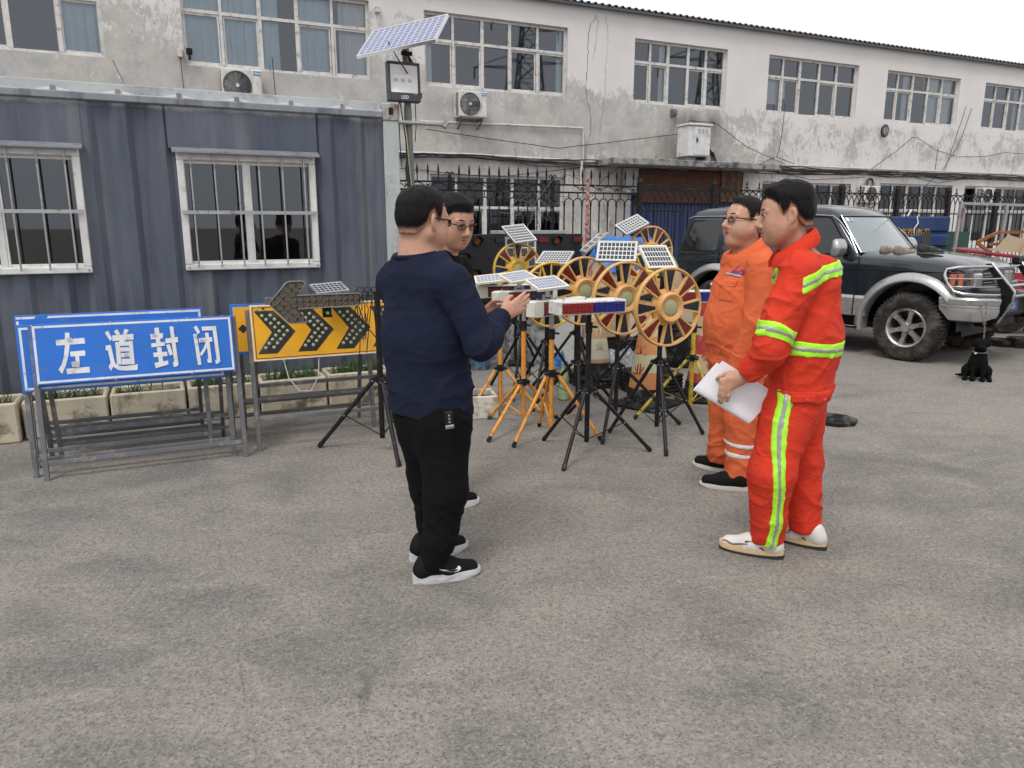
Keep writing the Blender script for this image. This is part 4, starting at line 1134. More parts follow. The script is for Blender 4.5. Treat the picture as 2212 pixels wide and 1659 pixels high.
# ================================================================== warning lights on tripods
M_orange_leg = pm('orange_leg', (.72,.30,.045), .45, dirt=((.35,.14,.04), .25, 14))
M_yellow_leg = pm('yellow_leg', (.52,.38,.02), .5, dirt=((.16,.12,.03), .35, 14))
M_wh_o = pm('orange_wheel', (.64,.37,.12), .42, var=.12, dirt=((.72,.42,.22), .3, 3))
M_wh_y = pm('yellow_wheel', (.74,.46,.06), .4, var=.08, dirt=((.6,.4,.1), .2, 4))
M_lred = pm('red_lens', (.14,.010,.008), .22, var=.35, vs=40, spec=.7)
M_lblue = pm('navy_lens', (.006,.012,.028), .25, var=.3, vs=40, spec=.6)
M_hublens = pm('pale_green_lens', (.37,.40,.22), .3)
M_pcream = pm('cream_frame', (.70,.70,.60), .45, dirt=((.5,.48,.38), .2, 9))
G_W = 'solar warning wheels on tripods'
def wheel_parts(e, C, wm, R_=.285, spin=0.0, blue_m=None, face=WROT):
    """eight-petal flasher wheel: rim, hub, petals with lens; C relative to e; faces -y turned by face"""
    M = Matrix.Translation(C) @ Matrix.Rotation(face,4,'Z')
    q = MB(); q.M = M @ Matrix.Rotation(PI/2,4,'X')       # lathe z -> -y (towards viewer)
    q.lathe([(R_-.019,-.018),(R_-.004,-.022),(R_,-.012),(R_,.010),(R_-.006,.020),(R_-.016,.018),(R_-.021,.006),(R_-.019,-.018)], 56)
    rim = q.build('rim', wm, e, smooth=50)
    q = MB(); q.M = M @ Matrix.Rotation(PI/2,4,'X')
    q.lathe([(.0001,-.06),(.115,-.055),(.134,-.03),(.134,.000),(.122,.008),(.110,.010),(.107,.036),(.098,.048),(.084,.046),(.070,.036),(.062,.032),(.058,.036)], 48)
    hub = q.build('hub', wm, e, smooth=50)
    q = MB(); q.M = M @ Matrix.Rotation(PI/2,4,'X'); q.lathe([(.0575,.034),(.052,.037),(.0001,.037)], 36); q.build('hub_lens', M_hublens, hub)
    r0, r1, w0, w1 = .118, R_-.016, .011, .039
    def pet(gr): return [(r0-gr, -w0-gr*.8),(r1-.008,-w1-gr),(r1+gr*.6,-w1*.7),(r1+gr*.6,w1*.7),(r1-.008,w1+gr),(r0-gr,w0+gr*.8)]
    f = MB(); o_, i_ = pet(.013), pet(0); n = 6
    v = [(a,y_,b) for y_ in (-.012,.014) for pg in (o_, i_) for a, b in pg]
    fs = []
    for k in range(n):
        l = (k+1) % n
        fs += [(12+k,12+l,18+l,18+k),(k,6+k,6+l,l),(k,l,12+l,12+k),(6+k,18+k,18+l,6+l)]
    f.add([(a,-y_,b) for a, y_, b in v], fs)
    fme = f.mesh('petal_frame', 40); fme.materials.append(wm)
    ln = MB(); ln.add([(a,-.0085,b) for a, b in i_]+[((r0+r1)/2+.02,-.013,0)], [(k,(k+1) % n,6) for k in range(n)]); ln.add([(a,.008,b) for a, b in i_], [tuple(range(n))])
    lr = ln.mesh('lens_red', 25); lr.materials.append(M_lred)
    lb = lr.copy(); lb.materials.clear(); lb.materials.append(blue_m or M_lblue)
    for k in range(8):
        a = PI/2 + k*PI/4 + spin
        o = inst('petal', fme, e); o.matrix_local = M @ Matrix.Rotation(-a,4,'Y')
        l = inst('lens', lb if k % 2 == 0 else lr, o)
def wheel_stand(pos, C, wm, legs, label, panel=None, feet=None, spin=0.0, hub_z=.5, blue_m=None, leg_m=None, face=WROT, top=None):
    e = empty('warning_wheel', (pos[0],pos[1],0), 0, label, 'warning light', G_W)
    o = Vector((pos[0],pos[1],0))
    if feet is None:
        a0 = legs; feet = [(pos[0]+.40*math.cos(a0+k*2.094), pos[1]+.40*math.sin(a0+k*2.094)) for k in range(3)]
    tripod(e, [(f[0]-pos[0], f[1]-pos[1]) for f in feet], (0,0,0), hub_z, leg_m or M_blackmetal, M_blackmetal, top or C[2]+.25)
    wheel_parts(e, Vector(C)-o, wm, spin=spin, blue_m=blue_m, face=face)
    q = MB(); q.bar(Vector(C)-o+Vector((-.42*.06,.9*.06,0)), Vector((0,0,C[2])), .05, .06); q.build('mount', M_black, e, smooth=0)
    if panel:
        Cp, x, y, w_, h_, nx, ny, fm = panel
        Cp = Vector(Cp)-o
        solar_panel(e, Cp, x, y, w_, h_, nx, ny, fm, (.035,.037,.045), (.72,.72,.72), .018, .02, .10 if nx < 9 else .08)
        n_ = Vector(x).cross(Vector(y)).normalized()
        q = MB(); q.bar((0,0,(top or C[2]+.25)-.02), Cp-n_*.022, .03, .008); q.cyl((0,0,C[2]+.2),(0,0,(top or C[2]+.25)+.01),.022,n=10)
        q.tube([Cp-n_*.03, Cp-n_*.05+Vector((0,.02,-.1)), Vector((0,0,C[2]+.05))], .004, 5); q.build('panel_bracket', M_black, e)
    return e
wheel_stand((1.085,5.37), (1.118,5.30,.992), M_wh_o, 0, 'nearest orange warning wheel, beside the orange worker', ((1.077,5.55,1.341),(.909,.416,-.005),(-.278,.617,.736),.25,.218,9,4,M_pcream), [(1.068,4.915),(1.46,5.46),(.75,5.50)], hub_z=.585, top=1.20)
wheel_stand((.835,5.80), (.869,5.745,1.012), M_wh_o, 0, 'second orange warning wheel, with the panel of spaced dark squares on top', ((.825,5.92,1.369),(.976,-.219,-.009),(.168,.72,.673),.315,.222,9,4,M_alu), [(.66,5.20),(1.345,5.74),(.47,6.05)], hub_z=.475, top=1.22)
wheel_stand((.565,6.26), (.596,6.18,1.03), M_wh_o, .5, 'third orange warning wheel, half behind the second one', ((.69,6.40,1.43),(.10,-.99,-.02),(.75,.03,.66),.24,.25,7,4,M_alu), hub_z=.42, top=1.24)
wheel_stand((.31,6.55), (.34,6.46,.975), M_wh_y, .2, 'yellow warning wheel half hidden behind the orange ones', ((.375,6.6,1.291),(.91,-.415,.01),(.366,.813,.454),.297,.219,10,5,M_alu), spin=.2, hub_z=.55, top=1.17)
wheel_stand((.04,8.12), (.059,8.04,1.10), M_wh_y, .9, 'rear yellow warning wheel before the black lamp board', ((.079,7.97,1.484),(.762,.643,.083),(-.542,.562,.625),.31,.272,9,6,M_alu), hub_z=.52, blue_m=pm('blue_lens', (.008,.016,.075), .25, var=.2, spec=.6))
wheel_stand((1.47,8.17), (1.489,8.08,1.275), M_wh_o, .4, 'farthest orange warning wheel, close to the rear window of the car', ((1.266,8.0,1.577),(.859,.314,.405),(-.484,.757,.439),.296,.219,8,5,M_alu), spin=PI/8, hub_z=.6)
wheel_stand((1.25,7.17), (1.275,7.09,1.04), M_wh_y, 1.2, 'yellow warning wheel nearly covered by the two front orange wheels', None, spin=.3, hub_z=.5, top=1.1)
# spare panel leaning upright behind the rear yellow wheel
e = empty('solar_module', (.10,8.33,0), 0, 'upright solar module standing behind the rear yellow warning wheel', 'solar panel')
solar_panel(e, (0,0,1.27), (.95,.31,0), (0,.1,.99), .36, .34, 4, 3, M_alu, (.04,.042,.05), (.7,.7,.7), .016, .02, .06)
q = MB(); q.cyl((0,.03,0),(0,.03,1.3),.016,n=8); q.box((-.15,-.1,0),(.15,.15,.03)); q.build('post', M_blackmetal, e)
# ------------------------------------------------------------------ light bars
M_hw = pm('bar_white', (.72,.72,.70), .42, dirt=((.45,.44,.4), .22, 8))
M_hc = pm('bar_cream', (.68,.68,.60), .42, dirt=((.5,.48,.4), .2, 8))
def led_lens(name, c):
    if name in MATS: return MATS[name]
    m, t, b = nodes_of(name)
    co = N_(t, 'ShaderNodeTexCoord').outputs['Object']
    vo = N_(t, 'ShaderNodeTexVoronoi', Scale=62.0, Randomness=.08); t.links.new(co, vo.inputs['Vector'])
    k = ramp_n(t, vo.outputs['Distance'], .1, .42)
    t.links.new(mix_n(t, k, tuple(min(1,x*1.5) for x in c), tuple(x*.5 for x in c)), b.inputs['Base Color'])
    b.inputs['Roughness'].default_value = .16
    bump_n(t, b, vo.outputs['Distance'], .8, -.01)
    MATS[name] = m
    return m
M_Lr = led_lens('led_lens_red', (.36,.012,.012)); M_Lb = led_lens('led_lens_blue', (.008,.018,.30)); M_Ldr = led_lens('led_lens_dark_red', (.24,.008,.012)); M_Ldb = led_lens('led_lens_dark_blue', (.008,.012,.06))
G_B = 'light bars on tripods'
def light_bar(pos, zc, ang, ln, ht, dp, style, label, feet, leg_m, hub_z, collar, panel=None, off=.5, pole_m=None):
    e = empty('light_bar', (pos[0],pos[1],0), 0, label, 'warning light', G_B)
    tripod(e, [(f[0]-pos[0], f[1]-pos[1]) for f in feet], (0,0,0), hub_z, leg_m, pole_m or leg_m, zc-ht/2+.005, collar=collar, top_m=M_galv if leg_m is M_orange_leg else None)
    b = empty('bar_head', (0,0,zc), ang); b.parent = e
    x0 = -ln*off; x1 = x0+ln
    q = MB(); q.box((x0,-dp/2,-ht/2),(x1,dp/2,ht/2),.006)
    if style == 'cream':
        for k in range(5): q.box((x0-.003,-dp/2-.004,-ht/2+.004),(x0+.012+.016*k,dp/2+.004,ht/2-.004+.0012*k),.004) if k == 0 else q.box((x0+.004+.015*k,-dp/2-.004,-ht/2),(x0+.014+.015*k,dp/2+.004,ht/2+.002),.003)
    ho = q.build('housing', M_hw if style == 'white' else M_hc, b)
    if style == 'white':
        xs_ = [(x0+.018,x0+ln*.5,M_Lr,'lens_red'),(x0+ln*.5+.001,x1-.012,M_Lb,'lens_blue')]
    else:
        a = x0+.10; w_ = (x1-a-.05)/4.0
        xs_ = [(a+w_*k+.004,a+w_*(k+1)-.004,M_Ldr if k < 2 else M_Ldb,'lens') for k in range(4)]
    for (a, c, lm, nm) in xs_:
        q = MB(); q.box((a,-dp/2-.008,-ht/2+.012),(c,-dp/2+.004,ht/2-.012),.004); lo = q.build(nm, lm, ho)
        if style == 'cream':
            q = MB(); q.tube([(a,-dp/2-.002,-ht/2+.012),(c,-dp/2-.002,-ht/2+.012),(c,-dp/2-.002,ht/2-.012),(a,-dp/2-.002,ht/2-.012)], .004, 6, closed=True); q.build('gasket', M_black, lo)
        else:
            q = MB()
            for gx in range(9):
                for gz in range(4):
                    px, pz = a+(c-a)*(gx+.5)/9, -ht/2+.012+(ht-.024)*(gz+.5)/4
                    q.M = Matrix.Translation((px,-dp/2-.007,pz)) @ Matrix.Rotation(PI/2,4,'X'); q.lathe([(.0075,0),(.0055,.003),(.0001,.0042)], 8)
            q.build('lens_domes', lm, lo, kind='stuff')
    q = MB(); [q.cyl((x,-dp*.1,ht/2),(x,-dp*.1,ht/2+.015),.006,n=8) for x in (x0+.06,x0+ln*.45)]; q.build('screw', M_bolt, ho)
    if panel:
        Cp, x, y, w_, h_ = panel; Cp = Vector(Cp)-Vector((pos[0],pos[1],0))
        x = Vector(x); y = Vector(y); n_ = x.cross(y).normalized()
        solar_panel(e, Cp, x, y, w_, h_, 8, 4, M_pcream, (.20,.21,.27), (.62,.62,.68), .016, .018, .055)
        base = Vector((Cp.x+.005,Cp.y,zc+ht/2))
        q = MB(); q.box((base.x-.016,base.y-.01,base.z+.02),(base.x+.016,base.y+.01,Cp.z-.012)); q.build('panel_post', M_hc, e, smooth=0)
        q = MB(); q.box((base.x-.04,base.y-.02,base.z-.004),(base.x+.04,base.y+.02,base.z+.005)); q.box((base.x-.036,base.y-.018,base.z+.005),(base.x-.02,base.y+.018,base.z+.034)); q.box((base.x+.02,base.y-.018,base.z+.005),(base.x+.036,base.y+.018,base.z+.034)); q.build('bracket', M_galv, e, smooth=0)
    return e
light_bar((.52,4.97), 1.035, R(23), .50, .092, .17, 'white', 'nearest light bar with red and blue lenses on a black tripod', [(.336,4.60),(.977,5.02),(.235,5.29)], M_blackmetal, .465, .90, off=.53)
light_bar((.29,5.36), .985, R(44), .56, .115, .075, 'cream', 'cream light bar on the orange tripod right under the pointing hand', [(.01,5.115),(.66,5.285),(.216,5.68)], M_orange_leg, .50, .80, ((.251,5.35,1.165),(.844,.533,.062),(-.523,.789,.322),.271,.20), off=.40)
light_bar((.09,5.66), 1.035, R(34), .56, .10, .075, 'cream', 'cream light bar on an orange tripod, middle one of the three with solar panels', [(-.175,5.255),(.37,5.93),(-.19,5.92)], M_orange_leg, .37, .82, ((.049,5.65,1.19),(.815,.572,.091),(-.574,.774,.266),.255,.193), off=.47)
light_bar((-.10,6.2), 1.03, R(30), .56, .10, .075, 'cream', 'cream light bar on the leftmost orange tripod, partly behind the man in navy', [(-.37,5.98),(.26,6.06),(-.12,6.60)], M_orange_leg, .38, .80, ((-.17,6.1,1.145),(.98,.1,.1),(-.06,.97,.23),.27,.20), off=.42)
e = light_bar((1.50,6.06), 1.0, R(4), .52, .10, .09, 'white', 'red and blue light bar on the yellow tripod behind the orange worker', [(1.01,5.91),(1.72,6.22),(1.66,5.72)], M_yellow_leg, .49, .75, pole_m=M_yellow_leg)
q = MB(); q.box((.12,-.05,.115),(.42,.05,.165),.01); q.build('beacon_lens', M_Lr, e); 
q = MB(); q.lathe([(.16,.165),(.15,.18),(.10,.195),(.0001,.2)], 24); q.M = Matrix.Identity(4)
for i, p_ in enumerate(q.v): q.v[i] = (p_[0]+.27, p_[1]*.4, p_[2])
q.build('beacon_cap', M_hw, e)
for ch_ in children(e):
    if ch_.name.startswith('beacon'): ch_.location = (0,0,.93)
q = MB(); q.cyl((.27,0,1.04),(.27,0,1.06),.03,n=12); q.build('beacon_foot', M_black, e)
# two folded black tripods among the stands
for (x, y, a0, lb) in ((.10,6.95,.3,'bare black tripod standing left of the cones'), (.62,7.1,.9,'bare black tripod behind the third orange warning wheel')):
    e = empty('tripod', (x,y,0), 0, lb, 'tripod', 'spare tripods')
    tripod(e, [(.42*math.cos(a0+k*2.094), .42*math.sin(a0+k*2.094)) for k in range(3)], (0,0,0), .55, M_blackmetal, M_blackmetal, 1.05)
# ------------------------------------------------------------------ black lamp board
e = empty('lamp_board', wp(0, 8.6, 0), WROT, 'large black board with amber round lamps and small blue and red flashers', 'lamp board')
q = MB(); q.box((2.95,0,.32),(5.0,.07,1.455),.006); bd = q.build('panel', pm('navy_black_panel', (.006,.007,.011), .45, dirt=((.016,.017,.02), .25, 4)), e)
M_amber = led_lens('amber_led', (.34,.10,.015))
lam = [(3.51,1.37),(3.34,1.17),(3.48,.97),(3.17,.97),(3.36,.76),(3.53,.58),(4.62,1.37),(4.78,1.17),(4.66,.97),(4.94,.97),(4.76,.76),(4.6,.58),(3.8,.97),(4.07,.97),(4.34,.97),(3.66,.76)]
for (x, z) in lam:
    q = MB(); q.M = Matrix.Translation((x,-.001,z)) @ Matrix.Rotation(PI/2,4,'X'); q.lathe([(.062,0),(.062,.03),(.05,.03),(.048,.006)], 24); r_ = q.build('lamp', M_black, bd)
    q = MB(); q.M = Matrix.Translation((x,-.001,z)) @ Matrix.Rotation(PI/2,4,'X'); q.lathe([(.05,.006),(.035,.012),(.0001,.014)], 24); q.build('lens', M_amber, r_)
    q = MB(); q.M = Matrix.Translation((x,-.03,z)) @ Matrix.Rotation(PI/2,4,'X'); q.lathe([(.06,0),(.062,.035)], 12, PI, 0); q.build('visor', M_black, r_)
for (x, m_) in ((3.18,M_Ldb),(3.82,M_Ldb),(4.42,M_Ldr),(4.93,M_Ldr)):
    q = MB(); q.box((x-.07,-.02,1.35),(x+.07,.001,1.41),.004); q.build('flasher', m_, bd)
q = MB(); [q.box((x-.025,.02,0),(x+.025,.06,.33)) for x in (3.1,4.85)]; q.build('legs', M_blackmetal, e, smooth=0)
q = MB(); q.box((3.7,.0,1.456),(4.75,.05,1.50),.004); q.build('top_rail', M_galv, e)

# ================================================================== clutter between the stands
M_rubcone = pm('cone_rubber', (.014,.014,.015), .8, spec=.2, dirt=((.1,.095,.085), .3, 10))
def cone_mat(name, a, b, n, off=0.0, h=.75):
    m, t, bs_ = nodes_of(name)
    co = N_(t, 'ShaderNodeTexCoord').outputs['Object']
    sp = N_(t, 'ShaderNodeSeparateXYZ'); t.links.new(co, sp.inputs[0])
    fr = math_n(t, 'FRACT', math_n(t, 'ADD', math_n(t, 'MULTIPLY', sp.outputs['Z'], n/h), off))
    c = mix_n(t, math_n(t, 'GREATER_THAN', fr, .5), a, b)
    g_ = noise_n(t, co, 9, 6, .7)
    c = mix_n(t, ramp_n(t, g_, .5, .75, 0, .55), c, (.42,.36,.24))
    t.links.new(c, bs_.inputs['Base Color']); bs_.inputs['Roughness'].default_value = .55
    return m
CM = [cone_mat('orange_cream_cone', (.55,.51,.33), (.60,.24,.07), 2.4, .0), cone_mat('cream_tan_cone', (.50,.49,.38), (.42,.27,.14), 1.9, .3), cone_mat('red_cream_cone', (.50,.40,.24), (.36,.03,.03), 2.2, .25)]
M_cred = pm('cone_letter_red', (.42,.05,.03), .5); M_ccream = pm('cone_letter_cream', (.55,.47,.30), .5)
def cone(x, y, hgt, r0, sm, label, letters, lm, rot=0.0, n_stack=0):
    e = empty('traffic_cone', (x,y,0), rot, label, 'traffic cone', 'traffic cones behind the stands')
    z0 = .035*n_stack
    q = MB()
    for k in range(n_stack+1):
        z_ = .035*k; s_ = r0*1.55
        q.box((-s_,-s_,z_),(s_,s_,z_+.032),.01)
    q.lathe([(r0*1.25,z0+.03),(r0*1.1,z0+.06),(r0*1.04,z0+.16),(r0,z0+.17)], 28)
    q.build('base', M_rubcone, e)
    q = MB(); q.lathe([(r0,z0+.165),(r0*.99,z0+.17),(r0*.42,z0+hgt),(r0*.36,z0+hgt+.01),(.0001,z0+hgt+.012)], 28); bd = q.build('body', sm, e)
    for i, (ch_, z_) in enumerate(letters):
        f = (z_-z0-.17)/(hgt-.17); rr_ = r0*(1-.57*f)+.002
        me = text_mesh(ch_, .11, 0, .002)
        M = frame_M((0,-rr_,z_),(1,0,0),(0,.57*r0/(hgt-.17)*1.0,1))
        me.transform(M)
        for v in me.vertices:
            a = v.co.x/rr_; v.co.x = math.sin(a)*rr_; v.co.y += (1-math.cos(a))*rr_
        obj('lettering', me, lm, bd)
cone(1.19,6.42,.78,.155,CM[0],'weathered orange and cream traffic cone between the two front orange wheels',[('施',.68),('工',.50),('业',.33)],M_cred,R(-42))
cone(.83,7.30,.75,.15,CM[1],'faded cream and tan traffic cone behind the nearest light bar',[('作',.55),('业',.4)],M_ccream,R(15),2)
cone(1.78,6.68,.92,.17,CM[2],'red and cream traffic cone with characters behind the orange worker',[('慢',.78),('直',.60),('机',.42)],M_cred,R(-12))
cone(1.32,6.95,.70,.15,cone_mat('pale_cone', (.5,.5,.42), (.45,.42,.32), 2, .1),'pale dusty traffic cone on a stack of bases behind the orange and cream one',[],None,.3,5)
# paint bucket
e = empty('plastic_bucket', (-.36,8.12,0), 0, 'dirty blue paint bucket on the ground behind the man in navy', 'bucket')
def bucket_mat():
    m, t, b = nodes_of('bucket_print'); co = N_(t, 'ShaderNodeTexCoord').outputs['Object']
    sp = N_(t, 'ShaderNodeSeparateXYZ'); t.links.new(co, sp.inputs[0])
    k = ramp_n(t, math_n(t, 'ADD', sp.outputs['Z'], math_n(t, 'MULTIPLY', noise_n(t, co, 9, 4), .14)), .26, .28)
    c = mix_n(t, k, mix_n(t, ramp_n(t, noise_n(t, co, 14, 6, .7), .45, .6), (.16,.25,.36), (.03,.07,.14)), (.015,.03,.12))
    t.links.new(c, b.inputs['Base Color']); b.inputs['Roughness'].default_value = .5
    return m
q = MB(); q.lathe([(.0001,.0),(.115,.0),(.12,.02),(.135,.33),(.142,.335),(.142,.36),(.13,.36),(.11,.05)], 28); q.build('pail', bucket_mat(), e)
q = MB(); q.lathe([(.145,.355),(.147,.37),(.13,.376),(.0001,.376)], 28); q.build('lid', pm('pale_lid', (.45,.47,.5), .5), e)
lettering('专用', .07, M_print, e, frame_M((.03,-.128,.15),(1,0,0),(0,0,1)), bold=.001)
# low foam box, plank, bottle
e = empty('foam_box', (-.36,6.06,0), R(12), 'small white foam box with soil beside the leftmost orange tripod', 'foam box')
q = MB(); M_foam2 = pm('pale_foam', (.62,.60,.53), .9, dirt=((.3,.28,.22), .3, 9), bump=.4, bs=60)
q.box((-.26,-.16,0),(.22,-.13,.19),.008); q.box((-.26,.13,0),(.22,.16,.19),.008); q.box((-.26,-.13,0),(-.23,.13,.19),.006); q.box((.19,-.13,0),(.22,.13,.19),.006); q.box((-.23,-.13,.01),(.19,.13,.1)); q.build('tray', M_foam2, e)
q = MB(); q.box((-.229,-.129,.1),(.189,.129,.14)); q.build('soil', M_soil, e, smooth=0)
q = MB(); q.bar((-.12,.3,.01),(-.25,.22,.62),.05,.03,b=.004); q.build('wooden_plank', pm('pale_yellow_wood', (.55,.47,.22), .7, vs=12, vec=(1,1,.2)), label='pale yellow plank leaning behind the small foam box', cat='plank', loc=(-.22,6.0,0))
e = empty('plastic_bottle', (.47,6.62,0), 0, 'pale green plastic bottle standing among the tripod legs', 'bottle')
q = MB(); q.lathe([(.0001,.005),(.04,.0),(.052,.012),(.053,.14),(.048,.155),(.053,.17),(.05,.24),(.02,.30),(.016,.33),(.0001,.331)], 20); q.build('body', pm('green_bottle', (.33,.42,.22), .25, spec=.7), e)
q = MB(); q.cyl((0,0,.33),(0,0,.352),.019,n=14); q.build('cap', M_print, e)
# black barrel half behind the wheel stand
e = empty('rubber_tub', (1.93,8.35,0), 0, 'black rubber tub behind the yellow tripod', 'tub')
q = MB(); q.lathe([(.0001,0),(.21,0),(.25,.05),(.29,.42),(.31,.44),(.30,.46),(.27,.44),(.24,.08)], 28); q.build('bowl', M_rubcone, e)
# rubbish: crumpled bags and sheets
def crumple(name, x, y, sx, sy, sz, m, label, cat, seed, n=22, group='rubbish heaped in front of the fence'):
    q = MB(); v = []; f = []
    for a in range(n+1):
        for b in range(n+1):
            u, w_ = a/n*2-1, b/n*2-1
            r2 = max(0, 1-(u*u+w_*w_)**1.0)
            nn = mnoise.noise((u*2.2+seed,w_*2.2,seed*.7)); n2 = abs(mnoise.noise((u*6+seed,w_*6,1.3)))
            v.append((u*sx*(1+.3*nn), w_*sy*(1+.25*nn), max(.004, sz*(r2**.6)*(.75+.7*nn+.5*n2) + .006)))
    for a in range(n):
        for b in range(n): f.append((a*(n+1)+b,(a+1)*(n+1)+b,(a+1)*(n+1)+b+1,a*(n+1)+b+1))
    q.add(v, f)
    return q.build(name, m, smooth=25, loc=(x,y,0), rot=(0,0,seed), label=label, cat=cat, group=group)
M_bagg = pm('grey_plastic_bag', (.22,.22,.24), .3, var=.4, vs=12, spec=.6)
M_bagw = pm('woven_sack', (.38,.38,.37), .6, var=.35, vs=9, dirt=((.08,.08,.08), .4, 8))
crumple('plastic_sheet', 1.25, 8.0, .34, .2, .22, M_bagg, 'grey crumpled plastic sheet on the ground behind the cones', 'plastic sheet', 2.1)
crumple('plastic_sheet', .52, 8.35, .16, .12, .13, pm('blue_bag', (.02,.12,.38), .35, var=.3, vs=10), 'bright blue crumpled bag on the ground between the tripods', 'bag', 4.4)
crumple('woven_sack', .30, 8.6, .3, .2, .55, M_bagw, 'grey patterned sack slumped behind the orange tripods', 'sack', 6.2)
crumple('woven_sack', -.12, 8.75, .3, .2, .42, M_bagw, 'pale grey sack left of the patterned one behind the bucket', 'sack', 7.9)
crumple('plastic_sheet', .9, 8.2, .12, .1, .1, pm('white_bag', (.6,.62,.66), .4, var=.2, vs=10), 'small white plastic bag by the base of the faded cone', 'bag', 3.3)
crumple('plastic_sheet', .55, 7.7, .34, .2, .06, pm('coal_dust', (.03,.03,.032), .8, var=.4, vs=14), 'low heap of dark ash on the concrete behind the tripods', 'ash heap', 1.3)
q = MB(); q.bar((0,0,.0),(.08,.25,.75),.4,.02,(0,1,0)); q.build('grey_board', pm('cement_board', (.38,.38,.37), .8, dirt=((.2,.2,.19), .3, 5)), smooth=0, label='pale grey board leaning behind the third orange wheel', cat='board', loc=(.62,8.35,0), rot=(0,0,.3))
q = MB(); q.box((-.28,-.2,0),(.28,.2,.34),.01); q.build('cardboard_box', pm('tan_cardboard', (.40,.30,.20), .85, var=.15), label='tan cardboard carton behind the second orange wheel', cat='box', loc=(1.05,8.75,.28), rot=(0,0,.35))
q = MB(); q.box((-.4,-.3,0),(.4,.3,.25)); q.build('low_bench', M_black, smooth=0, label='low black platform carrying the tan carton', cat='platform', loc=(1.05,8.8,0.0), rot=(0,0,.3))
for i, (a, b_) in enumerate((((.35,7.55,.05),(1.0,7.45,.05)), ((.9,7.75,.06),(1.6,7.62,.06)))):
    q = MB(); q.cyl(a, b_, .05, n=14); q.build('grey_pipe', pm('pvc_pipe', (.16,.17,.18), .5, dirt=((.08,.08,.08), .4, 8)), label=['grey plastic pipe lying behind the orange tripods','grey plastic pipe lying behind the cones'][i], cat='pipe', group='pipes lying on the ground')
# wrapped pink pole and blue tarp heap
e = empty('wrapped_pole', wp(4.98, 8.45, 0), 0, 'slim pole wrapped in faded pink cloth beside the blue tarp', 'pole')
q = MB(); q.cyl((0,0,0),(0,.0,2.25),.016,n=8); q.build('pole', M_galv, e)
q = MB(); P_ = []; rs = []
for k in range(46):
    z = 1.15+k*.023; P_.append((.008*math.sin(k*1.9),.008*math.cos(k*1.4),z)); rs.append(.030+.003*math.sin(k*2.4)+.004*mnoise.noise((k*.5,0,0))-(.012*k/46))
q.tube(P_, rs, 10); q.tube([(0,0,1.18),(-.03,-.02,1.1),(-.07,-.03,1.0),(-.1,-.03,.93)], [.03,.05,.035,.01], 8); q.tube([(0,0,1.2),(.02,-.03,1.0),(.03,-.02,.8),(.03,-.01,.6)], [.035,.055,.06,.05], 8)
q.build('cloth_wrap', pm('pink_cloth', (.40,.17,.16), .85, var=.3, vs=16, bump=.4, bs=60), e)
e = empty('tarp_heap', wp(5.9, 8.5, 0), WROT, 'heap under a bright blue tarpaulin with cream sacks below', 'tarp')
def heap(nm, x0, x1, y0, y1, z0, z1, m, sd):
    q = MB(); n, k_ = 34, 14; v = []; f = []
    for a in range(n+1):
        for b in range(k_+1):
            u, w_ = a/n, b/k_
            ed = min(1, 6*min(u,1-u))**.5
            prof = (1-(2*w_-1)**4)
            z = z0+(z1-z0)*ed*prof+.06*mnoise.noise((u*6+sd,w_*4,sd))*prof+.03*abs(mnoise.noise((u*19+sd,w_*9,2)))*prof
            v.append((x0+(x1-x0)*u, y0+(y1-y0)*w_-.05*mnoise.noise((u*5,w_*5,sd+4)), max(0.002,z)))
    for a in range(n):
        for b in range(k_): f.append((a*(k_+1)+b,(a+1)*(k_+1)+b,(a+1)*(k_+1)+b+1,a*(k_+1)+b+1))
    q.add(v, f); return q.build(nm, m, e, smooth=30)
heap('tarpaulin', -.62, .42, -.05, .9, .95, 1.40, pm('blue_tarp', (.025,.14,.42), .45, var=.3, vs=8), 1.5)
heap('sacks', -.85, .9, -.2, 1.0, 0, 1.18, pm('cream_sacks', (.45,.36,.28), .85, var=.35, vs=6, dirt=((.55,.15,.1), .3, 3)), 4.2)
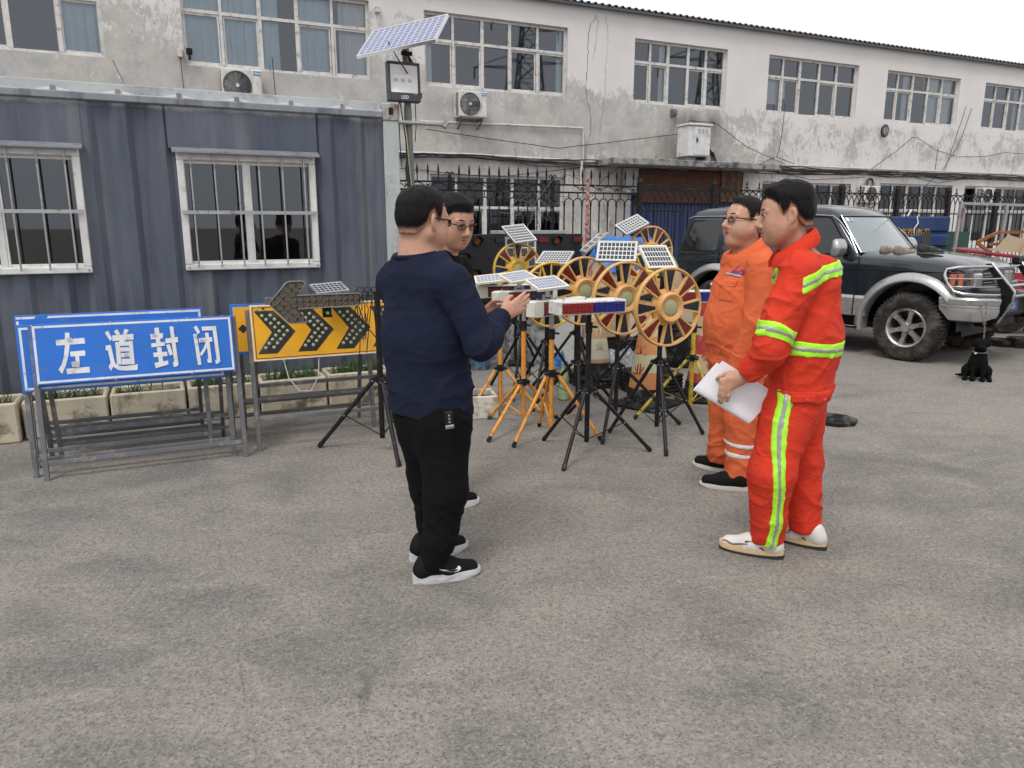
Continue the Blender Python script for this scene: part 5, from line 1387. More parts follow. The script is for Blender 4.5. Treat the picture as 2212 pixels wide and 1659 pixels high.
# ================================================================== signed-distance modelling for bodies
class Vol:
    """smooth blends of simple solids on a grid, meshed with surface nets"""
    def __init__(s, lo, hi, h):
        s.h = h; s.lo = np.array(lo, dtype=np.float64)
        s.n = [int(math.ceil((hi[i]-lo[i])/h))+1 for i in range(3)]
        s.f = np.full(s.n, .3, dtype=np.float32)
        s.ax = [(s.lo[i]+h*np.arange(s.n[i])).astype(np.float32) for i in range(3)]
    def _sl(s, lo, hi):
        r = []
        for i in range(3):
            a = max(0, int((lo[i]-s.lo[i])/s.h)); b = min(s.n[i], int((hi[i]-s.lo[i])/s.h)+2)
            if b <= a: return None
            r.append(slice(a, b))
        return tuple(r)
    def _put(s, fn, lo, hi, k, mode):
        pad = .03 + k
        sl = s._sl([v-pad for v in lo], [v+pad for v in hi])
        if sl is None: return
        X = s.ax[0][sl[0]][:,None,None]; Y = s.ax[1][sl[1]][None,:,None]; Z = s.ax[2][sl[2]][None,None,:]
        d = fn(X, Y, Z).astype(np.float32); f = s.f[sl]
        if mode == 'sub': d = -d; a, b = -f, -d
        else: a, b = f, d
        if k > 0:
            h = np.clip(.5+.5*(b-a)/k, 0, 1); r = b*(1-h)+a*h-k*h*(1-h)
        else: r = np.minimum(a, b)
        s.f[sl] = -r if mode == 'sub' else r
    def seg(s, p0, p1, r0, r1=None, k=.02, flat=None, mode='add'):
        """tapered round bone; flat=(dir, factor) squeezes the section along dir"""
        r1 = r0 if r1 is None else r1
        p0 = np.array(p0, float); p1 = np.array(p1, float); d = p1-p0; L2 = max(1e-9, float(d@d)); rm = max(r0, r1)
        if flat: fd = np.array(flat[0], float); fd /= np.linalg.norm(fd); ff = 1/flat[1]-1
        def fn(X, Y, Z):
            x, y, z = X-p0[0], Y-p0[1], Z-p0[2]
            t = np.clip((x*d[0]+y*d[1]+z*d[2])/L2, 0, 1)
            x, y, z = x-t*d[0], y-t*d[1], z-t*d[2]
            if flat:
                q = (x*fd[0]+y*fd[1]+z*fd[2])*ff; x, y, z = x+q*fd[0], y+q*fd[1], z+q*fd[2]
            r = r0+(r1-r0)*t
            dist = np.sqrt(x*x+y*y+z*z)-r
            return dist*(flat[1] if flat and flat[1] < 1 else 1)
        m = rm*max(1, flat[1] if flat else 1)
        s._put(fn, np.minimum(p0, p1)-m, np.maximum(p0, p1)+m, k, mode)
        return s
    def ell(s, c, r, k=.02, rot=None, mode='add'):
        c = np.array(c, float); r = np.array(r, float); Rm = np.array(rot) if rot is not None else np.eye(3)
        mn = r.min()
        def fn(X, Y, Z):
            x, y, z = X-c[0], Y-c[1], Z-c[2]
            a = Rm[0,0]*x+Rm[1,0]*y+Rm[2,0]*z; b = Rm[0,1]*x+Rm[1,1]*y+Rm[2,1]*z; e_ = Rm[0,2]*x+Rm[1,2]*y+Rm[2,2]*z
            k0 = np.sqrt((a/r[0])**2+(b/r[1])**2+(e_/r[2])**2); k1 = np.sqrt((a/r[0]**2)**2+(b/r[1]**2)**2+(e_/r[2]**2)**2)
            return k0*(k0-1)/np.maximum(k1, 1e-6)
        m = r.max(); s._put(fn, c-m, c+m, k, mode)
        return s
    def cut(s, n, p):            # keep the side the normal points away from
        n = np.array(n, float); n /= np.linalg.norm(n); p = np.array(p, float)
        d = (s.ax[0][:,None,None]-p[0])*n[0]+(s.ax[1][None,:,None]-p[1])*n[1]+(s.ax[2][None,None,:]-p[2])*n[2]
        s.f = np.maximum(s.f, d.astype(np.float32))
        return s
    def copy(s):
        c = Vol.__new__(Vol); c.h = s.h; c.lo = s.lo; c.n = s.n; c.ax = s.ax; c.f = s.f.copy()
        return c
    def mesh(s, name, M=None, disp=None, smooth=2):
        f = s.f; ins = f < 0
        nx, ny, nz = s.n
        cs = np.zeros((nx-1, ny-1, nz-1), np.uint8)
        cor = [(i, j, k) for i in (0,1) for j in (0,1) for k in (0,1)]
        for i, j, k in cor: cs += ins[i:nx-1+i, j:ny-1+j, k:nz-1+k]
        act = np.argwhere((cs > 0) & (cs < 8))
        if len(act) == 0: return bpy.data.meshes.new(name)
        vals = {c: f[act[:,0]+c[0], act[:,1]+c[1], act[:,2]+c[2]] for c in cor}
        P = np.zeros((len(act), 3)); cnt = np.zeros(len(act))
        for c in cor:
            for a in range(3):
                if c[a]: continue
                d = list(c); d[a] = 1; d = tuple(d)
                va, vb = vals[c], vals[d]
                m = (va < 0) != (vb < 0)
                t = np.where(m, va/np.where(va == vb, 1, va-vb), 0)
                q = np.zeros((len(act), 3)); q += c; q[:,a] += t
                P += q*m[:,None]; cnt += m
        P = P/cnt[:,None]+act
        V = s.lo+P*s.h
        idx = np.full(cs.shape, -1, np.int64); idx[act[:,0],act[:,1],act[:,2]] = np.arange(len(act))
        Q = []
        for a in range(3):
            b, c_ = (a+1) % 3, (a+2) % 3
            s0 = [slice(None)]*3; s1 = [slice(None)]*3
            s0[a] = slice(0, s.n[a]-1); s1[a] = slice(1, s.n[a])
            e0, e1 = ins[tuple(s0)], ins[tuple(s1)]
            w_ = np.argwhere(e0 != e1)
            ok = (w_[:,b] > 0) & (w_[:,c_] > 0) & (w_[:,b] < s.n[b]-1) & (w_[:,c_] < s.n[c_]-1)
            w_ = w_[ok]
            fl = e0[tuple(w_.T)]
            def cell(db, dc):
                q = w_.copy(); q[:,b] -= db; q[:,c_] -= dc
                return idx[tuple(q.T)]
            q = np.stack([cell(1,1), cell(0,1), cell(0,0), cell(1,0)], 1)
            q[~fl] = q[~fl][:,::-1]
            Q.append(q)
        Q = np.concatenate(Q); Q = Q[(Q >= 0).all(1)]
        for _ in range(smooth):        # light relaxation
            A = np.zeros_like(V); n_ = np.zeros(len(V))
            for i in range(4):
                j = (i+1) % 4
                np.add.at(A, Q[:,i], V[Q[:,j]]); np.add.at(n_, Q[:,i], 1)
                np.add.at(A, Q[:,j], V[Q[:,i]]); np.add.at(n_, Q[:,j], 1)
            V = V*.5+.5*A/np.maximum(n_, 1)[:,None]
        me = bpy.data.meshes.new(name)
        me.from_pydata(V.tolist(), [], Q.tolist())
        if disp is not None:
            nr = np.empty(len(V)*3); me.vertices.foreach_get('normal', nr); nr = nr.reshape(-1, 3)
            dv = np.array([disp(p, n) for p, n in zip(V, nr)])
            V = V+nr*dv[:,None]
            me.vertices.foreach_set('co', V.ravel())
        if M is not None: me.transform(M)
        me.shade_smooth(); me.update()
        return me

# ================================================================== parked off-roader
CAR_O = Vector((5.27,9.12,0)); CAR_A = R(-52)
CARM = Matrix.Translation(CAR_O) @ Matrix.Rotation(CAR_A,4,'Z')
def carw(p): return CARM @ Vector(p)
CAR = empty('off_road_car', CAR_O, CAR_A, 'dark green and silver off-road car with a chrome bull bar parked by the fence', 'car')
M_cpaint = pm('dark_green_paint', (.011,.019,.026), .2, .2, var=.1, coat=.9)
M_csilver = pm('silver_paint', (.42,.42,.415), .3, .6, var=.05, coat=.4, dirt=((.33,.31,.28), .2, 3))
M_cblack = pm('car_black', (.008,.008,.009), .45, spec=.22)
M_cglass = pm('dark_car_glass', (.012,.013,.014), .06, spec=.75, var=.05)
M_wind = pm('sky_pale_windscreen', (.21,.245,.26), .1, spec=.9, var=.15, vs=1.5, coat=.5)  # pale base colour: sky reflection painted in, with some dust
M_tyre = pm('tyre', (.024,.023,.022), .85, spec=.2, dirt=((.10,.085,.07), .45, 5), bump=.3, bs=60)
M_rimm = pm('alloy_rim', (.50,.49,.47), .35, .8, dirt=((.2,.16,.12), .4, 9))
STN = [(-3.52,.76,.52,1.10,1.13),(-3.47,.815,.48,1.16,1.19),(-2.725,.835,.46,1.18,1.21),(-1.8,.838,.46,1.19,1.22),(-.95,.838,.46,1.20,1.23),(-.66,.836,.46,1.20,1.27),(-.4,.835,.46,1.19,1.265),(-.1,.832,.46,1.175,1.25),(.15,.828,.48,1.155,1.225),(.35,.815,.52,1.125,1.18),(.46,.78,.56,1.09,1.13),(.53,.70,.60,1.04,1.07)]
def car_section(x, w_, zb, zt, zc):
    h = [(0,zb),(w_*.8,zb),(w_*.965,zb+.035),(w_*.995,.60),(w_,.70),(w_*.992,.76),(w_*.99,.95),(w_*.985,1.035),(w_*.972,1.048),(w_*.965,zt-.06),(w_*.945,zt-.015),(w_*.90,zt+.012),(w_*.75,zt+.03+(zc-zt)*.3),(w_*.45,zc-.008),(w_*.40,zc),(0,zc+.006)]
    return [(x,-a,b) for a, b in h]+[(x,a,b) for a, b in h[-2:0:-1]]
q = MB(); q.loft([car_section(*s_) for s_ in STN])
body = q.build('body', M_cpaint, CAR, smooth=28)
cut = MB()
for x in (0.0,-2.725):
    for sg in (-1,1): cut.cyl((x,sg*.48,.40),(x,sg*1.2,.40),.53,n=40)
co_ = cut.build('cutter', M_cblack, None)
md = body.modifiers.new('arches', 'BOOLEAN'); md.object = co_; md.operation = 'DIFFERENCE'; md.solver = 'EXACT'
co_.location = CAR_O; co_.rotation_euler = (0,0,CAR_A)
bpy.context.view_layer.update()
dg = bpy.context.evaluated_depsgraph_get()
nm_ = bpy.data.meshes.new_from_object(body.evaluated_get(dg))
body.modifiers.clear(); body.data = nm_
nm_.materials.clear(); nm_.materials.append(M_cpaint)
bpy.data.objects.remove(co_)
q = MB()
for x in (0.0,-2.725):
    for sg in (-1,1):
        q = MB(); q.M = Matrix.Translation((x,0,.40)) @ Matrix.Rotation(PI/2,4,'X'); q.lathe([(.0001,-sg*.475),(.528,-sg*.475),(.528,-sg*.82)], 30, PI, 0); q.build('wheel_well', M_cblack, CAR)
q = MB(); q.box((-3.3,-.45,.30),(.45,.45,.5)); q.cyl((0,-.6,.36),(0,.6,.36),.05,n=10); q.cyl((-2.725,-.6,.36),(-2.725,.6,.36),.06,n=10); q.build('chassis', M_cblack, CAR, smooth=0)
# greenhouse
def gh_ring(z, xr, xf, bow, w_, rc):
    P_ = []
    def arc(cx, cy, a0, a1, n=5):
        for i in range(n+1):
            a = a0+(a1-a0)*i/n; P_.append((cx+rc*math.cos(a), cy+rc*math.sin(a), z))
    arc(xr+rc, -w_+rc, -PI, -PI/2); 
    P_.append(((xr+xf)/2,-w_-.006,z))
    arc(xf-rc, -w_+rc, -PI/2, -.25)
    P_.append((xf+bow*.75,-w_*.5,z)); P_.append((xf+bow,0,z)); P_.append((xf+bow*.75,w_*.5,z))
    arc(xf-rc, w_-rc, .25, PI/2)
    P_.append(((xr+xf)/2,w_+.006,z))
    arc(xr+rc, w_-rc, PI/2, PI)
    return P_
q = MB(); q.loft([gh_ring(1.15,-3.50,-.64,.16,.795,.06), gh_ring(1.20,-3.50,-.66,.16,.787,.06), gh_ring(1.62,-3.40,-1.00,.12,.672,.08), gh_ring(1.70,-3.37,-1.07,.11,.648,.09), gh_ring(1.755,-3.33,-1.14,.10,.615,.10), gh_ring(1.80,-3.22,-1.27,.09,.54,.12), gh_ring(1.83,-3.0,-1.5,.06,.40,.14), gh_ring(1.842,-2.7,-1.8,.03,.2,.1)])
q.build('cabin', M_cpaint, CAR, smooth=40)
def sy(z, out=0.0): return -(.793-(z-1.17)*.2755)-out
def rounded(poly, r, n=4):
    o = []
    m = len(poly)
    for i in range(m):
        p, a, b = Vector((*poly[i],)), Vector((*poly[i-1],)), Vector((*poly[(i+1) % m],))
        da, db = (a-p).normalized(), (b-p).normalized()
        for k in range(n+1):
            f = k/n; u = p+da*r*(1-f)**2+db*r*f**2
            o.append((u.x, u.y))
    return o
GW = [('rear_side_window', [(-3.415,1.21),(-2.77,1.21),(-2.79,1.635),(-3.28,1.61)]), ('rear_door_window', [(-2.68,1.21),(-1.80,1.215),(-1.80,1.655),(-2.63,1.645)]), ('front_door_window', [(-1.71,1.215),(-.80,1.225),(-1.15,1.655),(-1.71,1.66)])]
for nm, pg in GW:
    for sg in (-1,1):
        q = MB(); rp = rounded([(x,z) for x, z in pg], .05)
        big = [(x+(x-sum(p_[0] for p_ in pg)/4)*.06, z+(z-1.43)*.10) for x, z in rp]
        q.add([(x,sg*-sy(z,.004),z) for x, z in big], [tuple(range(len(big)))]); fo = q.build('window_frame', M_cblack, CAR, smooth=0)
        q = MB(); q.add([(x,sg*-sy(z,.007),z) for x, z in rp], [tuple(range(len(rp)))]); q.build('glass', M_cglass, fo, smooth=0)
q = MB()
for sg in (-1,1):
    q.tube([(-3.38,sg*.668,1.66),(-3.30,sg*.662,1.685),(-2.2,sg*.662,1.69),(-1.35,sg*.662,1.692),(-1.12,sg*.66,1.68),(-1.0,sg*.68,1.60),(-.84,sg*.728,1.44),(-.70,sg*.785,1.23)], .009, 6)
q.build('drip_rail', M_chrome, CAR)
# windscreen as a curved sheet just outside the cabin front
def wsp(u, t):     # u across -1..1, t up 0..1
    z = 1.225+t*.445; w_ = .745-t*.12
    fx = -.672-(z-1.20)*.81
    bow = .165-.05*t
    return (fx+bow*(1-abs(u)**2.2)*.97+.012, u*w_, z+.004)
q = MB(); v = []; f = []
for j in range(9):
    for i in range(17): v.append(wsp(-1+i/8, j/8))
for j in range(8):
    for i in range(16): f.append((j*17+i,j*17+i+1,(j+1)*17+i+1,(j+1)*17+i))
q.add(v, f); ws = q.build('windscreen', M_wind, CAR, smooth=60)
q = MB(); q.tube([wsp(-1,t/6) for t in range(7)]+[wsp(-1+i/8,1) for i in range(1,17)]+[wsp(1,1-t/6) for t in range(7)]+[wsp(1-i/8,0) for i in range(1,16)], .013, 6, closed=True); q.build('windscreen_seal', M_cblack, CAR)
q = MB(); q.tube([wsp(-1.0,t/6) for t in range(7)]+[wsp(-1+i/8,1.0) for i in range(1,17)], .006, 6); [q.v.__setitem__(i, (p_[0]+.006,p_[1],p_[2]+.012)) for i, p_ in enumerate(q.v)]; q.build('windscreen_trim', M_chrome, CAR)
for k, (u0, m_) in enumerate(((-.93,M_print),(-.83,pm('blue_sticker', (.25,.45,.6), .5)))):
    q = MB(); P4 = [wsp(u0,.86),wsp(u0+.075,.86),wsp(u0+.075,.955),wsp(u0,.955)]; q.add([(a+.004,b,c+.003) for a, b, c in P4], [(0,1,2,3)]); q.build('sticker', m_, ws, smooth=0)
q = MB()
for (u0, u1) in ((-.75,-.1),(-.05,.6)):
    a, b = wsp(u0,.0), wsp(u1,.10); q.bar((a[0]+.03,a[1],a[2]+.01),(b[0]+.03,b[1],b[2]+.012),.02,.012)
q.build('wipers', M_cblack, CAR, smooth=0)
# seams, cladding, flares
q = MB()
for sg in (-1,1):
    for xs_ in ([(-.655,.845,.50),(-.64,.845,.72),(-.655,.832,1.0),(-.66,.815,1.19)], [(-1.755,.845,.50),(-1.755,.835,1.0),(-1.755,.80,1.19)], [(-2.72,.835,1.0),(-2.72,.80,1.19)]):
        q.tube([(a,sg*b,c) for a, b, c in xs_], .005, 5)
    q.tube([(-3.45,sg*.815,1.045),(-2.7,sg*.822,1.045),(-.9,sg*.826,1.045),(.1,sg*.818,1.045),(.4,sg*.79,1.045)], .006, 5)
q.build('panel_seams', M_cblack, CAR)
q = MB()
for sg in (-1,1):
    for (xa, xb) in ((-2.18,-1.77),(-1.74,-.665),(-.645,-.50),(-3.40,-3.27)):
        q = MB()
        prof = [(.825,.47),(.862,.485),(.866,.60),(.862,.64),(.856,.645),(.862,.652),(.862,.672),(.856,.677),(.862,.684),(.860,.70),(.848,.725),(.825,.73)]
        vs_ = [(xa,sg*a,b) for a, b in prof]+[(xb,sg*a,b) for a, b in prof]; n = len(prof)
        q.add(vs_, [(i,i+1,n+i+1,n+i) for i in range(n-1)]+[tuple(range(n)),tuple(range(2*n-1,n-1,-1))]); q.build('cladding', M_csilver, CAR, smooth=25)
for x in (0.0,-2.725):
    for sg in (-1,1):
        q = MB(); q.M = Matrix.Translation((x,0,.40)) @ Matrix.Rotation(PI/2,4,'X') @ Matrix.Diagonal((1,1,-sg,1))
        q.lathe([(.525,.72),(.525,.885),(.535,.897),(.552,.897),(.575,.885),(.625,.85),(.632,.83)], 44, R(150) if x == 0 else R(196), R(38) if x == 0 else R(-8))
        q.build('wheel_flare', M_csilver, CAR, smooth=50)
q = MB()
for sg in (-1,1): q.box((-2.15,sg*.80-.09,.33),(-.55,sg*.80+.09,.36),.01); q.box((-2.15,sg*.86-.012,.325),(-.55,sg*.86+.012,.345),.004)
q.build('side_step', M_cblack, CAR)
q = MB(); q.box((-2.1,-.886,.347),(-.6,-.85,.358),.003); q.build('step_trim', M_chrome, CAR)
q = MB(); [q.tube([(-.40,sg*.842,.815),(-.34,sg*.848,.815)], .022, 10) for sg in (-1,1)]; q.build('side_indicator', pm('pale_amber', (.5,.33,.24), .3), CAR)
# bumper, bull bar, lamps, grille
def bumper_side(sg):
    path = [(.335,.865),(.45,.885),(.60,.875),(.71,.83),(.79,.74),(.825,.60),(.835,.54)]
    rings = []
    for i, (x, y) in enumerate(path):
        z0 = .62 if i == 0 else (.515 if i < 5 else .54); z1 = .785-(.01 if i > 4 else 0)
        prof = [(0,z1),(.012,z1-.02),(.0,z1-.075),(-.008,z1-.08),(.0,z1-.088),(.0,z1-.108),(-.008,z1-.113),(.0,z1-.12),(.002,(z0+z1)/2-.03),(-.02,z0+.02),(-.07,z0),(-.2,z0+.01),(-.2,z1)]
        t_ = Vector(path[min(i+1,len(path)-1)])-Vector(path[max(i-1,0)]); t_.normalize(); nn = Vector((t_.y,-t_.x)); nn = -nn if nn.x*.5+nn.y < 0 else nn
        rings.append([(x+nn.x*o, sg*(y+nn.y*o), z) for o, z in prof])
    q = MB(); q.loft(rings); return q.build('bumper_end', M_csilver, CAR, smooth=32)
for sg in (-1,1): bumper_side(sg)
q = MB(); q.box((.50,-.56,.54),(.80,.56,.775),.03); q.build('bumper_centre', M_cblack, CAR)
q = MB(); q.box((.50,-.3,.42),(.72,.3,.54),.02); q.build('skid_plate', M_cblack, CAR)
q = MB(); q.box((.802,-.38,.60),(.812,.06,.735),.003); pt = q.build('number_plate', pm('plate_blue', (.012,.05,.19), .4), CAR)
lettering('D·9126', .105, pm('plate_print', (.38,.45,.55), .5), pt, frame_M((.8135,-.15,.667),(0,1,0),(0,0,1)), bold=.002, sx=.8)
q = MB(); q.tube([(.80+.035*math.cos(a*PI/8)*.3,.23+.035*math.cos(a*PI/8),.47+.035*math.sin(a*PI/8)) for a in range(16)], .012, 8, closed=True); q.build('tow_hook', M_cblack, CAR)
for sg in (-1,1):
    q = MB()
    q.tube([(.82,sg*.44,.815),(.80,sg*.60,.815),(.70,sg*.76,.818),(.56,sg*.84,.825),(.47,sg*.865,.85),(.40,sg*.865,.93),(.35,sg*.85,1.03),(.36,sg*.83,1.085),(.46,sg*.78,1.11),(.60,sg*.66,1.115),(.66,sg*.5,1.115),(.67,sg*.42,1.115)], .0175, 10)
    bb = q.build('lamp_guard', M_chrome, CAR)
    q = MB()
    for z_, x0 in ((.985,.375),(.895,.43)): q.tube([(x0,sg*.86,z_),(.55,sg*.82,z_+.003),(.68,sg*.70,z_+.004),(.76,sg*.56,z_+.005),(.79,sg*.42,z_+.005)], .0085, 6)
    q.build('guard_wires', M_chrome, CAR)
    q = MB(); q.prism([(.60,1.14),(.655,1.145),(.915,.845),(.905,.74),(.79,.50),(.70,.50),(.75,.62),(.80,.78),(.78,.88)], sg*.415, sg*.44); po_ = q.build('bull_bar_post', M_cblack, CAR, smooth=0)
    q = MB(); q.tube([(.60,sg*.428,1.145),(.66,sg*.428,1.15),(.92,sg*.428,.85),(.91,sg*.428,.74),(.79,sg*.428,.50)], .016, 8); q.build('post_trim', M_chrome, po_)
    # lamps
    q = MB(); q.prism([(.345,-.775),(.40,-.80),(.50,-.745),(.535,-.56),(.47,-.56),(.42,-.7)], .875, 1.035, 'xy')
    if sg > 0: q.v = [(a,-b,c) for a, b, c in q.v]
    li = q.build('indicator', pm('amber_lamp', (.55,.13,.06), .2, var=.25, vs=30, spec=.7), CAR)
    q = MB(); q.box((.40,sg*.54,.87),(.56,sg*.33,1.035),.02); hl = q.build('headlight', pm('headlight_glass', (.45,.46,.47), .12, .3, var=.35, vs=20, spec=.8), CAR)
    q = MB(); q.box((.352,sg*.805,.86),(.54,sg*.57,.905),.01); q.build('headlight_lower', pm('grey_lamp', (.25,.26,.27), .2, spec=.7), hl)
q = MB()
for z_, x_ in ((1.10,.665),(.91,.865),(.80,.90)): q.tube([(x_,-.42,z_),(x_+.02,0,z_),(x_,.42,z_)], .0175, 10)
q.build('bull_bar', M_chrome, CAR)
q = MB(); q.box((.48,-.32,.86),(.545,.32,1.04),.01); gl_ = q.build('grille', M_cblack, CAR)
q = MB()
for z_ in (.885,.92,.955,.99,1.02): q.box((.54,-.31,z_-.006),(.562,.31,z_+.006),.003)
q.build('grille_bars', pm('grey_bars', (.28,.28,.28), .4, .4), gl_)
q = MB(); q.M = Matrix.Translation((.565,0,.955)) @ Matrix.Rotation(PI/2,4,'Y'); q.lathe([(.045,0),(.045,.012),(.036,.014),(.034,.006),(.0001,.006)], 24); q.build('emblem', M_chrome, gl_)
q = MB(); q.box((.60,.30,1.12),(.68,.52,1.21),.02); q.build('spot_lamp', M_cblack, CAR)
# mirror, handles
for sg in (-1,1):
    V_ = Vol((-1.02,sg*.92-.18,1.14),(-.70,sg*.92+.18,1.48),.011)
    V_.seg((-.87,sg*.87,1.235),(-.87,sg*.995,1.235),.052,.052,.0).seg((-.87,sg*.87,1.355),(-.87,sg*.985,1.355),.052,.050,.05).seg((-.85,sg*.89,1.295),(-.85,sg*.99,1.295),.066,.062,.05)
    mo = obj('mirror', V_.mesh('mirror'), M_csilver, CAR)
    q = MB(); q.bar((-.86,sg*.86,1.25),(-.82,sg*.76,1.21),.05,.04,b=.01); q.build('mirror_arm', M_cblack, mo)
    q = MB(); q.box((-1.68,sg*.845-.012,1.085),(-1.50,sg*.845+.012,1.115),.006); q.build('door_handle', M_csilver, CAR)
q = MB(); q.tube([(-1.03,.60,1.66),(-.96,.62,1.70),(-.5,.68,2.2)], .004, 5); q.build('aerial', M_cblack, CAR)
# wheels
def wheel(x, sg, steer=0.0):
    e = empty('wheel', (x,sg*.755,.392)); e.parent = CAR; e.rotation_euler = (0,0,steer if sg < 0 else steer+PI)
    T = Matrix.Rotation(PI/2,4,'X')           # lathe axis -> outward (-y)
    q = MB(); q.M = T
    q.lathe([(.215,-.10),(.24,-.118),(.31,-.128),(.358,-.122),(.384,-.095),(.390,-.05),(.391,0),(.390,.05),(.384,.095),(.358,.122),(.31,.128),(.24,.118),(.215,.10)], 64)
    ty = q.build('tyre', M_tyre, e, smooth=40)
    b = MB(); b.box((-.011,-.03,0),(.011,.03,.012),.002); bl = b.mesh('tread'); 
    tb = MB()
    for k in range(54):
        a = k*2*PI/54
        for (yy, rr_, tilt) in ((-.085,.381,.55),(.085,.381,-.55),(-.03,.386,.1),(.03,.386,-.1)):
            M = Matrix.Rotation(a+(.058 if yy > 0 else 0),4,'Y') @ Matrix.Translation((0,yy,rr_)) @ Matrix.Rotation(tilt,4,'X')
            tb.add([tuple(M @ v.co) for v in bl.vertices], [tuple(p_.vertices) for p_ in bl.polygons])
    tb.build('tread', M_tyre, ty, smooth=0, kind='stuff')
    q = MB(); q.M = T
    q.lathe([(.22,-.08),(.222,.085),(.232,.108),(.224,.116),(.206,.108),(.196,.09),(.19,.0),(.185,-.06),(.0001,-.06)], 48); ri = q.build('rim', M_rimm, e, smooth=40)
    for k in range(6):
        q = MB(); M = T @ Matrix.Rotation(k*PI/3+.3,4,'Z'); q.M = M
        q.loft([[(.05,-.036,.055),(.05,.036,.055),(.05,.03,.088),(.05,-.03,.088)],[(.12,-.028,.05),(.12,.028,.05),(.12,.02,.084),(.12,-.02,.084)],[(.198,-.04,.05),(.198,.04,.05),(.198,.03,.098),(.198,-.03,.098)]])
        q.build('spoke', M_rimm, ri, smooth=40)
    q = MB(); q.M = T; q.lathe([(.07,.04),(.068,.09),(.052,.12),(.048,.135),(.0001,.137)], 8); q.build('hub_cap', M_rimm, ri, smooth=30)
    q = MB(); q.M = T; q.lathe([(.17,-.05),(.17,.0),(.0001,.0)], 24); q.build('brake_disc', M_cblack, ri)
for x in (0.0,-2.725):
    for sg in (-1,1): wheel(x, sg)
q = MB(); q.M = Matrix.Translation((-3.62,.15,1.0)) @ Matrix.Rotation(PI/2,4,'Y'); q.lathe([(.0001,-.1),(.34,-.1),(.38,-.05),(.38,.05),(.34,.1),(.0001,.1)], 40); q.build('spare_wheel_cover', M_cblack, CAR)

# ------------------------------------------------------------------ shoes drying on the bonnet
def shoe_mesh(L_, seed=0, h=.006, high=.085):
    V_ = Vol((-.05,-.07,-.01),(L_+.04,.07,.15),h)
    V_.seg((.035,0,.045),(L_*.55,0,.04),.036,.038,.02,((0,1,0),.95)).seg((L_*.5,0,.035),(L_-.035,0,.028),.04,.03,.03)
    V_.seg((.03,0,.05),(.05,0,high),.032,.036,.03).seg((.05,0,high-.005),(L_*.45,0,.06),.034,.034,.03)
    V_.seg((.055,0,high+.03),(.10,0,high+.01),.026,.024,.012,mode='sub')
    V_.cut((0,0,-1),(0,0,.012))
    return V_.mesh('upper')
def sole_mesh(L_, z0=0.0, z1=.022, ex=.004, w0=.036, w1=.046):
    q = MB(); n = 40; ring = []
    for i in range(n):
        a = 2*PI*i/n; cx = (1+math.cos(a))/2
        w_ = w0+(w1-w0)*math.sin(min(1,max(0,cx))*PI*.62)
        ring.append((-.003-ex+(L_+2*ex)*cx, w_*math.sin(a)*(abs(math.sin(a))**-.35 if abs(math.sin(a)) > .01 else 1)))
    q.loft([[(x,y,z0+(.012*max(0,(x/L_-.75)/.25)**2)) for x, y in ring],[(x,y*1.03,(z0+z1)/2+.004*max(0,(x/L_-.75)/.25)) for x, y in ring],[(x*1.0,y*.97,z1+.006*(1-x/L_)) for x, y in ring]])
    return q.mesh('sole', 40)
def loose_shoe(p, rz, um, sm, label, grp, seed):
    e = empty('shoe', carw(p), CAR_A+rz, label, 'shoe', grp)
    obj('upper', shoe_mesh(.25, seed), um, e); obj('sole', sole_mesh(.25), sm, e)
    q = MB()
    for k in range(5): q.tube([(.10+.022*k,-.03,.075-.006*k),(.11+.022*k,0,.088-.007*k),(.10+.022*k,.03,.075-.006*k)], .0045, 5)
    q.build('laces', pm('pale_lace', (.4,.38,.33), .8) if um is not M_cblack else M_cblack, e)
    return e
M_tan = pm('tan_sneaker', (.26,.21,.155), .75, var=.35, vs=24, dirt=((.5,.46,.4), .25, 14)); M_tsole = pm('tan_sole', (.42,.35,.26), .7, dirt=((.15,.12,.09), .3, 16))
M_bsn = pm('black_sneaker', (.022,.024,.026), .7, var=.3, vs=30, dirt=((.16,.16,.16), .15, 22)); M_bsole = pm('grey_black_sole', (.07,.07,.07), .7, var=.4, vs=9)
G_SH = 'shoes drying on the bonnet'
loose_shoe((-.50,-.62,1.213), R(62), M_tan, M_tsole, 'worn tan sneaker on the bonnet, the left one of its pair', G_SH, 1)
loose_shoe((-.36,-.58,1.216), R(40), M_tan, M_tsole, 'worn tan sneaker on the bonnet, toe turned to the right', G_SH, 2)
loose_shoe((-.14,-.44,1.238), R(65), M_bsn, M_bsole, 'black sneaker on the bonnet, partly behind its twin', G_SH, 3)
loose_shoe((-.06,-.54,1.232), R(42), M_bsn, M_bsole, 'black sneaker with grey patterned toe on the bonnet', G_SH, 4)
e = empty('shoe', carw((-.10,-.38,1.24)), CAR_A, 'dark shoe stood on its heel, sole towards the camera, behind the black sneakers', 'shoe', G_SH)
ss = sole_mesh(.25); ss.transform(frame_M((.0,.0,.02),(.1,.0,1),(.75,.65,0)).to_4x4()); obj('sole', ss, pm('dark_sole', (.05,.045,.042), .8, bump=.5, bs=90), e)
us = shoe_mesh(.25, 5); us.transform(frame_M((.0,.0,.02),(.1,.0,1),(.75,.65,0)).to_4x4()); obj('upper', us, M_bsn, e)

